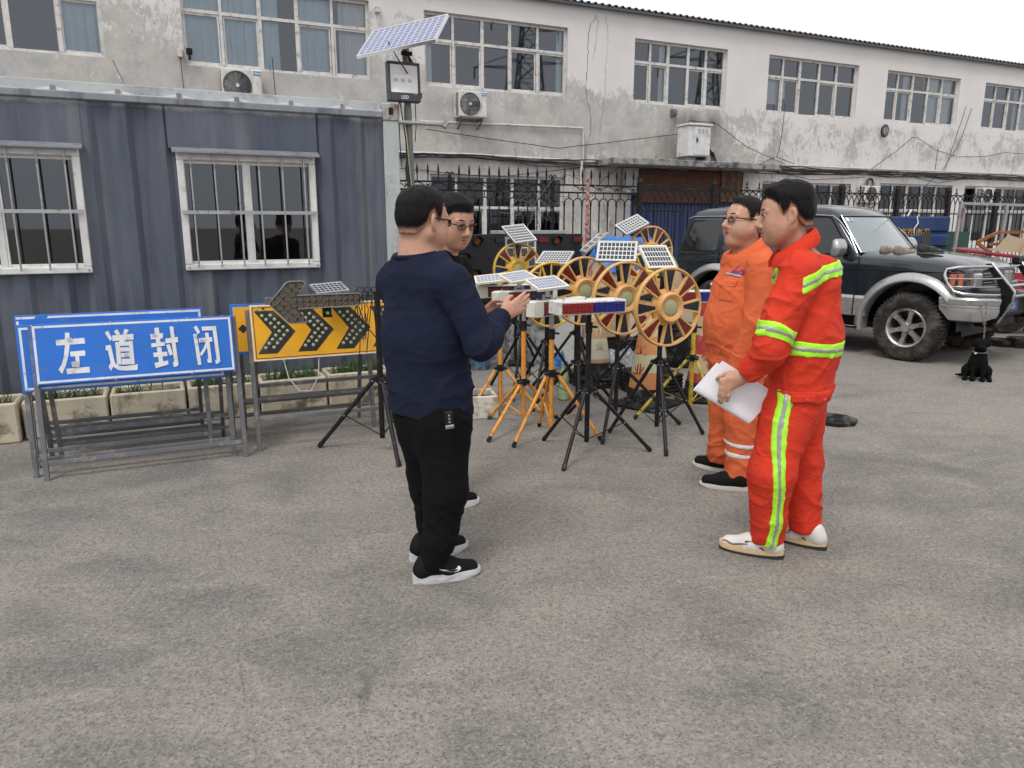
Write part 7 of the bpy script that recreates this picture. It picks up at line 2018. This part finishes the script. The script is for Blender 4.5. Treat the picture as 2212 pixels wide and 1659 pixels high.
hipR, knR, shnR, anR = (.075,-.045,.72), (.088,-.09,.42), (.058,-.10,.20), (.018,-.10,.095)
hipL, knL, anL = (-.03,.05,.72), (-.015,.085,.44), (-.005,.10,.11)
V.seg((.015,.0,.86),(.02,0,.74), .172,.172,.04,(f,.80)); V.seg(hipR, knR, .128,.096,.05).seg(knR, shnR, .096,.076,.03).seg(shnR, anR, .078,.063,.02); V.seg(hipL, knL, .122,.090,.05).seg(knL, anL, .092,.060,.03)
V.cut((0,0,-1),(0,0,.075)).cut((0,0,1),(0,0,.885))
tr = obj('trousers', V.mesh('trousers', None, folds(8.1, .010, .005, 1.0, lambda p: .8+1.0*max(0, (.45-p[2]))*2.2)), M_trk, e)
M_nblk = pm('black_knit', (.006,.006,.007), .8, bump=.2, bs=300, spec=.2); M_wsole = pm('white_grey_sole', (.55,.55,.57), .5, var=.22, vs=18, vec=(.4,1,2.5), dirt=((.25,.24,.23), .2, 12))
s_, uo, so = shoe(e, (-.058,-.135), R(19), M_nblk, M_wsole, .305)
sw_pts = [(.085,.078),(.12,.064),(.15,.0585),(.178,.059),(.190,.064),(.197,.074),(.203,.074),(.210,.064),(.207,.052),(.196,.0455),(.178,.045),(.15,.050),(.12,.059)]
q = MB(); q.add([(x,-.0445-.004*math.sin(min(1,x/.3)*PI)-.0035,z) for x, z in sw_pts], [tuple(range(len(sw_pts)))]); 
lg = q.build('side_mark', M_print, uo, smooth=0)
md = lg.modifiers.new('wrap', 'SHRINKWRAP'); md.target = uo; md.offset = .0012; md.wrap_method = 'NEAREST_SURFACEPOINT'
q = MB(); q.box((.0,-.052,.0),(.30,.052,.006),.003)
shoe(e, (-.10,.085), R(32), M_nblk, M_wsole, .30)
# ------------------------------------------------------------------ second man behind him
e = empty('person', (-.28,3.97,0), 0, 'man with spectacles in black, looking down, half hidden behind the man in navy', 'person')
H = Head((-.018,.0,1.585), R(-48), R(14), 0, 1.08)
f = np.array((.77,-.64,0)); l = np.array((.64,.77,0))
V = Vol((-.38,-.26,.66),(.24,.30,1.78), .005)
head_sdf(V, H, .002); V.seg((-.04,.03,1.52),(-.09,.045,1.36), .056,.068,.03); V.seg((-.12,.05,1.3),(-.12,.05,.85), .11,.11,.05,(f,.7))
shR, elR, wrR = np.array((-.24,-.07,1.33)), np.array((-.27,-.08,1.06)), np.array((-.24,-.12,.86)); shL, elL, wrL = np.array((-.01,.16,1.33)), np.array((.0,.18,1.06)), np.array((-.02,.13,.86))
limb_skin(V, shR, elR, wrR); limb_skin(V, shL, elL, wrL); hand(V, wrR, (.1,-.1,-1), f, (.6,.7,0), (.4,.5,.4)); hand(V, wrL, (.1,-.1,-1), f, (-.6,-.7,0), (.4,.5,.4))
obj('body', V.mesh('body', smooth=1), M_skin, e); face_parts(e, H); hair(e, H, 23, (.058,.056), -.05, .016, spike=.006); specs(e, H, M_black)
V = Vol((-.42,-.30,.72),(.30,.36,1.50), .008)
V.seg((-.12,.05,1.28),(-.12,.05,.82), .155,.150,.05,(f,.75)); V.seg(shL, shR, .066,.066,.06); V.seg((-.09,.045,1.38),(-.085,.04,1.43), .088,.074,.04)
V.seg(shR, elR, .07,.058,.03).seg(elR, wrR, .058,.045,.02).seg(shL, elL, .07,.058,.03).seg(elL, wrL, .058,.045,.02)
V.cut((0,0,-1),(0,0,.76)).cut((0,0,1),(0,0,1.445))
M_blk2 = pm('black_pullover', (.007,.0078,.0095), .9, spec=.15)
obj('pullover', V.mesh('pullover', None, folds(5.5)), M_blk2, e)
V = Vol((-.40,-.30,.05),(.20,.34,.88), .008)
V.seg((-.12,.05,.84),(-.12,.05,.74), .145,.145,.04,(f,.8)); V.seg((-.17,.0,.78),(-.16,.0,.44), .11,.08,.05).seg((-.16,.0,.44),(-.125,.0,.10), .08,.058,.03); V.seg((-.06,.10,.78),(-.09,.11,.44), .11,.08,.05).seg((-.09,.11,.44),(-.14,.12,.10), .08,.058,.03)
V.cut((0,0,-1),(0,0,.07)).cut((0,0,1),(0,0,.86))
obj('trousers', V.mesh('trousers', None, folds(6.6)), M_trk, e)
shoe(e, (-.185,-.03), R(20), M_nblk, pm('white_sole', (.62,.62,.62), .5), .29); shoe(e, (-.24,.10), R(38), M_nblk, MATS['white_sole'], .28)
# ------------------------------------------------------------------ worker in red suit with lime bands
e = empty('person', (1.33,3.42,0), 0, 'worker in bright red suit with lime bands holding white paper, seen from his left', 'person')
f = nv((-.906,.423,0)); l = nv((-.423,-.906,0))
H = Head((-.108,-.02,1.614), R(166), R(5), 0, 1.08)
cT = np.array((.03,.01,0))
shL, elL, wrL = np.array((-.078,-.165,1.368)), np.array((-.200,-.215,1.04)), np.array((-.272,-.135,.905))
shR, elR, wrR = np.array((.125,.185,1.375)), np.array((.185,.20,1.08)), np.array((.13,.12,.86))
V = Vol((-.42,-.36,.74),(.32,.34,1.80), .0042)
head_sdf(V, H, .002)
V.seg((-.075,-.01,1.55),(-.02,.0,1.40), .058,.072,.03)
V.seg(cT+up*1.32, cT+up*.85, .13,.13,.05,(f,.7)); V.seg(shL, shR, .05,.05,.05)
limb_skin(V, shL, elL, wrL); limb_skin(V, shR, elR, wrR)
hand(V, wrL+np.array((-.012,-.006,-.008)), (-.84,.10,-.42), (-.42,.05,.86), (.12,.95,-.1), (.10,.38,.42), .05, 1.06, fdir=(-.16,-.22,-1), thumb=(.2,1.2))
hand(V, wrR+np.array((0,0,-.02)), (-.1,-.1,-1), (-.8,.3,0), (-.3,-.9,0), (.3,.4,.35))
obj('body', V.mesh('body', smooth=1), M_skin, e)
face_parts(e, H); hair(e, H, 31, (.068,.062), -.052, .013, spike=.010, receding=.010, top=1.7)
M_red = pm('red_workwear', (.60,.042,.019), .8, var=.08, vs=4, bump=.12, bs=320, spec=.2)
cloth(M_red, 9, 26, .28, .015)
V = Vol((-.42,-.42,.74),(.36,.40,1.56), .0062)
V.seg(cT+up*1.30, cT+up*1.05, .205,.212,.05,(f,.70)); V.seg(cT+up*1.05, cT+np.array((-.015,0,.84)), .212,.205,.05,(f,.80))
V.seg(shL, shR, .078,.078,.06); V.seg(cT+np.array((-.03,-.005,1.41)), cT+np.array((-.04,-.005,1.45)), .10,.085,.05)
V.seg(shL, elL, .090,.077,.014).seg(elL, wrL, .079,.054,.02); V.seg(elL+np.array((.01,.0,-.03)), elL+np.array((-.03,.04,-.06)), .062,.055,.02)
V.seg(shR, elR, .085,.072,.014).seg(elR, wrR, .072,.05,.02)
V.cut(nv(wrL-elL), wrL-nv(wrL-elL)*.004).cut((0,0,-1),(0,0,.785)); V.cut((.25,0,1.0),(-.02,0,1.455))
V.f = np.maximum(V.f, np.float32(-1))
red_d = folds(12.7, .014, .005, 1.0, lambda p: .75+(.7 if p[0] < -.10 else 0)+.4*max(0, (1.0-p[2])*2))
jk = obj('jacket', V.mesh('jacket', None, red_d), M_red, e)
# bands: waist, upper back, left sleeve, chest edge
sleeve_ax = nv(elL-shL); sp_ = shL+(elL-shL)*.80
def is_sleeve(X, Y, Z):                                                       # < 0 where the near sleeve is closer than the trunk
    d = elL-shL; L2 = d@d
    t_ = np.clip(((X-shL[0])*d[0]+(Y-shL[1])*d[1]+(Z-shL[2])*d[2])/L2, 0, 1.2)
    da = np.sqrt((X-shL[0]-t_*d[0])**2+(Y-shL[1]-t_*d[1])**2+(Z-shL[2]-t_*d[2])**2)-.088+.012*t_
    u_ = ((X-cT[0])*l[0]+(Y-cT[1])*l[1])/.21; v_ = ((X-cT[0])*f[0]+(Y-cT[1])*f[1])/.155
    return da-(np.sqrt(u_*u_+v_*v_)-1)*.17
band(e, V, lambda X, Y, Z: np.where(is_sleeve(X,Y,Z) < 0.0, 1.0, Z-1.030+.012*np.sin(X*9)), .068, .023, red_d)
band(e, V, lambda X, Y, Z: np.where((Y > .12) | (X < -.10), 1.0, Z-1.375-.10*(X-.10)+.35*np.clip(-X+.02, 0, .12)), .070, .022, red_d)
band(e, V, lambda X, Y, Z: np.where(is_sleeve(X,Y,Z) < 0.0, (X-sp_[0])*sleeve_ax[0]+(Y-sp_[1])*sleeve_ax[1]+(Z-sp_[2])*sleeve_ax[2], 1.0), .068, .022, red_d)
band(e, V, lambda X, Y, Z: np.where((X > -.10) | (Y < -.12), 1.0, Z-1.345), .07, .022, red_d)
# collar, hem band with tab, sleeve seam
def collar(e, c0, rad, tilt, zh, m, front, open_a=.5, flare=.02, name='collar', lean=0.0):
    q = MB(); n = 40; v = []; fs = []
    a0 = math.atan2(front[1], front[0])
    for i in range(n+1):
        a = a0+open_a+(2*PI-2*open_a)*i/n
        dx, dy = math.cos(a), math.sin(a)
        b_ = math.cos(a-a0)            # 1 at the front, -1 at the nape
        z1 = zh*(1-.30*max(0, b_)); zb = -tilt*b_
        pr = [(0,-.02),(.001,z1*.6),(.004,z1),(.012,z1+.004),(.018+flare*.4,z1*.75),(.022+flare,z1*.1-.012*max(0,b_)),(.020+flare,-.02-.02*max(0,b_)),(.012,-.03)]
        for (o_, z_) in pr: v.append((c0[0]+dx*(rad+o_)+lean*z_*0, c0[1]+dy*(rad+o_), c0[2]+zb+z_))
    m_ = 8
    for i in range(n):
        for k in range(m_): fs.append((i*m_+k,(i+1)*m_+k,(i+1)*m_+(k+1) % m_,i*m_+(k+1) % m_))
    fs += [tuple(range(m_)), tuple(n*m_+k for k in range(m_))[::-1]]
    q.add(v, fs); return q.build(name, m, e, smooth=50)
collar(jk, (-.050,-.006,1.462), .070, .050, .044, M_red, (-.97,.1), .35, .016)
A = V.copy(); A.f = A.f-.005; A.cut((0,0,1),(0,0,.835)); obj('hem_band', A.mesh('hem_band', None, red_d, 1), M_red, jk)
q = MB(); q.box((-.09,-.217,.795),(.02,-.203,.83),.004); q.build('hem_tab', M_red, jk); 
q = MB(); [q.cyl((x,-.222,.812),(x,-.214,.812),.006,n=10) for x in (-.02,.06)]; q.build('snap', pm('red_snap', (.75,.09,.05), .4), jk)
# trousers
kL, aL = np.array((-.115,-.125,.44)), np.array((-.098,-.065,.105)); kR, aR = np.array((.095,.07,.44)), np.array((.135,.06,.11))
V = Vol((-.30,-.34,.05),(.32,.28,.90), .0066)
V.seg((.0,0,.86),(.0,0,.74), .165,.168,.04,(f,.82)); V.seg((-.045,-.08,.73), kL, .126,.098,.05).seg(kL, aL, .100,.082,.04); V.seg((.06,.08,.73), kR, .126,.100,.05).seg(kR, aR, .100,.083,.04)
V.cut((0,0,-1),(0,0,.07)).cut((0,0,1),(0,0,.86))
tr_d = folds(17.2, .013, .006, 1.0, lambda p: .75+.9*max(0, (.45-p[2])*2))
tr = obj('trousers', V.mesh('trousers', None, tr_d), M_red, e)
xc = lambda Z: np.interp(Z, [.05,.105,.25,.44,.62,.80,.9], [-.112,-.108,-.115,-.120,-.105,-.085,-.08])
band(e, V, lambda X, Y, Z: np.where(Y > np.interp(Z, [0,.1,.44,.8], [-.06,-.065,-.125,-.09])-.01, 1.0, X-xc(Z)-.02*np.sin(Z*7)), .058, .021, tr_d)
M_wleather = pm('white_leather', (.62,.60,.57), .5, var=.06, vs=20); M_gum = pm('cream_midsole', (.58,.42,.24), .55)
for heel, ang in (((-.030,-.108), R(154)), ((.215,-.012), R(140))):
    s_, uo, so = shoe(e, heel, ang, M_wleather, M_gum, .295, accent=pm('grey_lace', (.22,.23,.24), .7))
    q = MB()
    for sg in (-1,1):
        q.tube([(.285,sg*.012,.040),(.262,sg*.030,.054),(.23,sg*.0415,.044),(.20,sg*.0475,.054),(.165,sg*.048,.060),(.13,sg*.0455,.047)], .0032, 5)
        q.tube([(.17,sg*.046,.072),(.14,sg*.0445,.060),(.10,sg*.0415,.052),(.06,sg*.0395,.056),(.04,sg*.037,.066)], .0036, 5)
        q.tube([(.165,sg*.045,.075),(.12,sg*.0435,.074),(.08,sg*.041,.067)], .003, 5); q.tube([(.10,sg*.042,.052),(.08,sg*.041,.040)], .004, 5)
    q.build('upper_trim', pm('dark_trim', (.035,.035,.04), .5), uo)
    ou = sole_mesh(.295, 0, .014, .008, .041, .051); obj('outsole', ou, pm('black_outsole', (.02,.02,.02), .7), s_)
    so.location = (0,0,.008)
# folded paper in his hand
e = empty('paper_sheets', (1.03,3.36,.78), 0, 'white folded sheets of paper in the hand of the red suited worker', 'paper')
a_ = Vector((.85,3.36,.825))-Vector((1.03,3.36,.78)); b_ = Vector((1.108,3.345,.670))-Vector((1.03,3.36,.78))
lng = (b_-a_); upv = (Vector((.968,3.385,.953))-Vector((.85,3.36,.825))); nrm = lng.cross(upv).normalized()
if nrm.y > 0: nrm = -nrm
q = MB()
for k in range(3):
    v = []; fs = []; n, m_ = 24, 12; of = .0022*k
    for i in range(n+1):
        t_ = i/n
        if t_ < .47: c, d_ = 1-t_/.47, .0
        elif t_ < .55: c, d_ = 0, 0
        else: c, d_ = (t_-.55)/.45, 1
        an = max(0, min(1, (t_-.43)/.16))*PI
        for j in range(m_+1):
            p = a_+lng*(j/m_)+upv*(c*(1-.06*k))*(1.0 if d_ == 0 else .93)+nrm*(.014*math.cos(an)+of*(1 if d_ == 0 else -1)+.012*c*c*(1 if d_ == 0 else -1))-upv.normalized()*.012*math.sin(an)+nrm*.010*math.sin(j/m_*PI)
            v.append(tuple(p))
    for i in range(n):
        for j in range(m_): fs.append((i*(m_+1)+j,i*(m_+1)+j+1,(i+1)*(m_+1)+j+1,(i+1)*(m_+1)+j))
    sh = MB(); sh.add(v, fs); sh.build('sheet', pm('white_paper', (.78,.78,.82), .6, var=.02), e, smooth=60)
# ------------------------------------------------------------------ worker in orange suit
e = empty('person', (1.36,4.50,0), 0, 'stout worker in faded orange suit with spectacles, mouth open, facing left', 'person')
f = nv((-.985,-.174,0)); l = nv((.174,-.985,0))
H = Head((.005,-.03,1.59), R(197), R(-7), 0, 1.14)
chest = np.array((.055,.0,1.30)); belly = np.array((.012,-.02,.98))
shL, elL, wrL = np.array((.075,-.20,1.335)), np.array((.045,-.255,1.02)), np.array((-.035,-.235,.765))
shR, elR, wrR = np.array((.035,.20,1.335)), np.array((.05,.26,1.02)), np.array((-.02,.22,.77))
V = Vol((-.30,-.38,.62),(.30,.36,1.80), .0046)
head_sdf(V, H, .007, .010)
V.seg((.03,-.02,1.51),(.055,-.01,1.36), .066,.078,.03); V.seg(chest, belly, .13,.15,.05)
V.seg(shL, shR, .05,.05,.05); limb_skin(V, shL, elL, wrL); limb_skin(V, shR, elR, wrR)
hand(V, wrL+np.array((-.012,0,-.015)), (-.25,.05,-1), (-.9,.1,.2), (.1,.95,0), (.5,.7,.5), .02)
hand(V, wrR+np.array((-.012,0,-.015)), (-.25,-.05,-1), (-.9,-.1,.2), (.1,-.95,0), (.4,.5,.4), .02)
obj('body', V.mesh('body', smooth=1), M_skin, e)
face_parts(e, H); hair(e, H, 47, (.078,.076), -.052, .011, spike=.004, receding=.020); specs(e, H, M_black)
q = MB(); q.M = H.M; q.tube([(.089,-.010,-.072),(.0925,0,-.0725),(.089,.010,-.072)], [.004,.0065,.004], 8); q.build('open_mouth', pm('mouth_dark', (.06,.02,.02), .6), e)
M_org = pm('faded_orange_workwear', (.63,.128,.047), .8, var=.08, vs=4, dirt=((.57,.14,.06), .25, 6), bump=.12, bs=320, spec=.2)
cloth(M_org, 8, 24, .25, .015)
cloth(M_navy, 8, 24, .2, .015); cloth(M_trk, 8, 24, .25, .015)
V = Vol((-.36,-.42,.70),(.36,.42,1.52), .0070)
V.seg(chest, (chest+belly)/2, .195,.200,.05,(f,.76)); V.seg((chest+belly)/2, belly, .20,.205,.05,(f,.92)); V.seg(belly, belly+np.array((.012,0,-.20)), .205,.194,.05,(f,.94))
V.seg(shL, shR, .076,.076,.06); V.seg((.05,-.005,1.38),(.045,-.01,1.42), .105,.09,.05)
V.seg(shL, elL, .088,.075,.014).seg(elL, wrL, .076,.060,.02); V.seg(shR, elR, .086,.073,.014).seg(elR, wrR, .074,.058,.02)
V.cut((0,0,-1),(0,0,.735)); V.cut((-.30,-.05,1.0),(.045,-.01,1.425))
org_d = folds(21.4, .013, .005, 1.0, lambda p: .8+.4*max(0, (.95-p[2])*3))
jk = obj('jacket', V.mesh('jacket', None, org_d), M_org, e)
collar(jk, (.040,-.01,1.415), .088, .062, .055, M_org, (-.985,-.17), .42, .026)
A = V.copy(); A.f = A.f-.004; A.cut((0,0,1),(0,0,.80)); limit(A, lambda X, Y, Z: -(Y+.17)*1.0); obj('waistband', A.mesh('waistband', None, org_d, 1), M_org, jk)
A = V.copy(); A.f = A.f-.0045; limit(A, lambda X, Y, Z: np.maximum((wrL[2]+.065)-Z*0-1e3*0-Z*0, 0)*0+((X-wrL[0])*nv(elL-wrL)[0]+(Y-wrL[1])*nv(elL-wrL)[1]+(Z-wrL[2])*nv(elL-wrL)[2])-.065); limit(A, lambda X, Y, Z: (Y+.155)); obj('cuff', A.mesh('cuff', None, org_d, 1), M_org, jk)
# chest pocket, stripe and mark lie on the left breast
def patch(e, V, cx, cy, cz, ux_, wd, ht, m, name, off, disp, hang=0.0):
    A = V.copy(); A.f = A.f-off; u_ = nv(ux_)
    limit(A, lambda X, Y, Z: np.maximum(np.abs((X-cx)*u_[0]+(Y-cy)*u_[1])-wd/2, np.abs(Z-cz-hang*((X-cx)*u_[0]+(Y-cy)*u_[1]))-ht/2)); limit(A, lambda X, Y, Z: (X-.06)); limit(A, lambda X, Y, Z: (Y-.02))
    limit(A, lambda X, Y, Z: -((X-shL[0])*-.55+(Y-shL[1])*.83+.045-.0*Z))
    return obj(name, A.mesh(name, None, disp, 1), m, e)
pu = (.62,-.78,0)
pk = patch(jk, V, -.085,-.125,1.19, pu, .105,.125, M_org, 'pocket', .004, org_d)
patch(jk, V, -.085,-.125,1.235, pu, .112,.045, M_org, 'pocket_flap', .0075, org_d)
patch(jk, V, -.075,-.125,1.285, pu, .125,.020, M_greyb, 'chest_stripe', .005, org_d, -.12)
q = MB(); q.cyl((-.092,-.185,1.228),(-.098,-.194,1.228),.007,n=10); q.build('pocket_snap', pm('orange_snap', (.8,.25,.08), .4), jk)
M_purple = pm('purple_print', (.16,.03,.22), .6)
q = MB(); q.M = frame_M((-.083,-.158,1.335),(.62,-.78,0),(0,.1,1)); q.tube([(-.012,-.02,.004),(-.006,.002,.005),(.008,.016,.004)], [.001,.003,.001], 6); q.tube([(.0,-.02,.004),(.003,-.004,.005),(.012,.006,.004)], [.001,.0025,.001], 6); lo_ = q.build('breast_mark', M_purple, jk)
md = lo_.modifiers.new('wrap', 'SHRINKWRAP'); md.target = jk; md.offset = .002
lt = lettering('中国高速', .022, M_purple, jk, frame_M((-.083,-.158,1.308),(.62,-.78,0),(0,.1,1)), bold=.0006)
md = lt.modifiers.new('wrap', 'SHRINKWRAP'); md.target = jk; md.offset = .002
# front placket
A = V.copy(); A.f = A.f-.004; pf = nv((.174,-.985,0)); limit(A, lambda X, Y, Z: np.abs((X-.0)*pf[0]+(Y+.01)*pf[1]-.02)-.022); limit(A, lambda X, Y, Z: X-.02); obj('placket', A.mesh('placket', None, org_d, 1), M_org, jk)
V = Vol((-.28,-.36,.05),(.28,.34,.86), .0072)
kL, aL = np.array((.03,-.15,.42)), np.array((.025,-.20,.11)); kR, aR = np.array((.0,.07,.42)), np.array((.0,.10,.11))
V.seg((.02,-.02,.82),(.02,-.02,.72), .172,.172,.04,(f,.9)); V.seg((.03,-.10,.70), kL, .126,.098,.05).seg(kL, aL, .098,.085,.04); V.seg((.01,.07,.70), kR, .124,.096,.05).seg(kR, aR, .096,.088,.04)
V.cut((0,0,-1),(0,0,.06)).cut((0,0,1),(0,0,.83))
ot_d = folds(25.9, .013, .006, 1.0, lambda p: .75+1.0*max(0, (.45-p[2])*2))
tr = obj('trousers', V.mesh('trousers', None, ot_d), M_org, e)
M_wband = pm('white_reflective', (.6,.6,.6), .4)
for zc_ in (.275,.215):
    A = V.copy(); A.f = A.f-.004; limit(A, lambda X, Y, Z: np.maximum(np.abs(Z-zc_+.10*X)-.014, Y+.03)); obj('reflective_band', A.mesh('reflective_band', None, ot_d, 1), M_wband, tr)
shoe(e, (.065,-.26), R(158), M_nblk, pm('cream_sole', (.55,.53,.47), .6), .285, 'flat', .075); shoe(e, (.075,.06), R(140), M_nblk, MATS['cream_sole'], .285, 'flat', .075)
# key fob on the belt of the man in navy
e = empty('key_fob', (-.262,2.985,.765), 0, 'black and silver car key fob hanging from the waistband of the man in navy', 'key fob')
fm_ = frame_M((0,0,0),(.93,.30,.08),(-.05,-.08,1))
fm_ = fm_ @ Matrix.Scale(.82,4)
q = MB(); q.M = fm_; q.box((-.022,-.012,-.006),(.022,.060,.010),.006); q.build('fob_body', M_black, e)
q = MB(); q.M = fm_; q.box((-.023,-.036,-.006),(.023,-.012,.011),.005); q.build('fob_cap', M_chrome, e)
q = MB(); q.M = fm_; [q.cyl((0,z_,.009),(0,z_,.0115),.006,n=10) for z_ in (.005,.022,.04)]; q.build('buttons', pm('grey_button', (.25,.25,.25), .5), e)
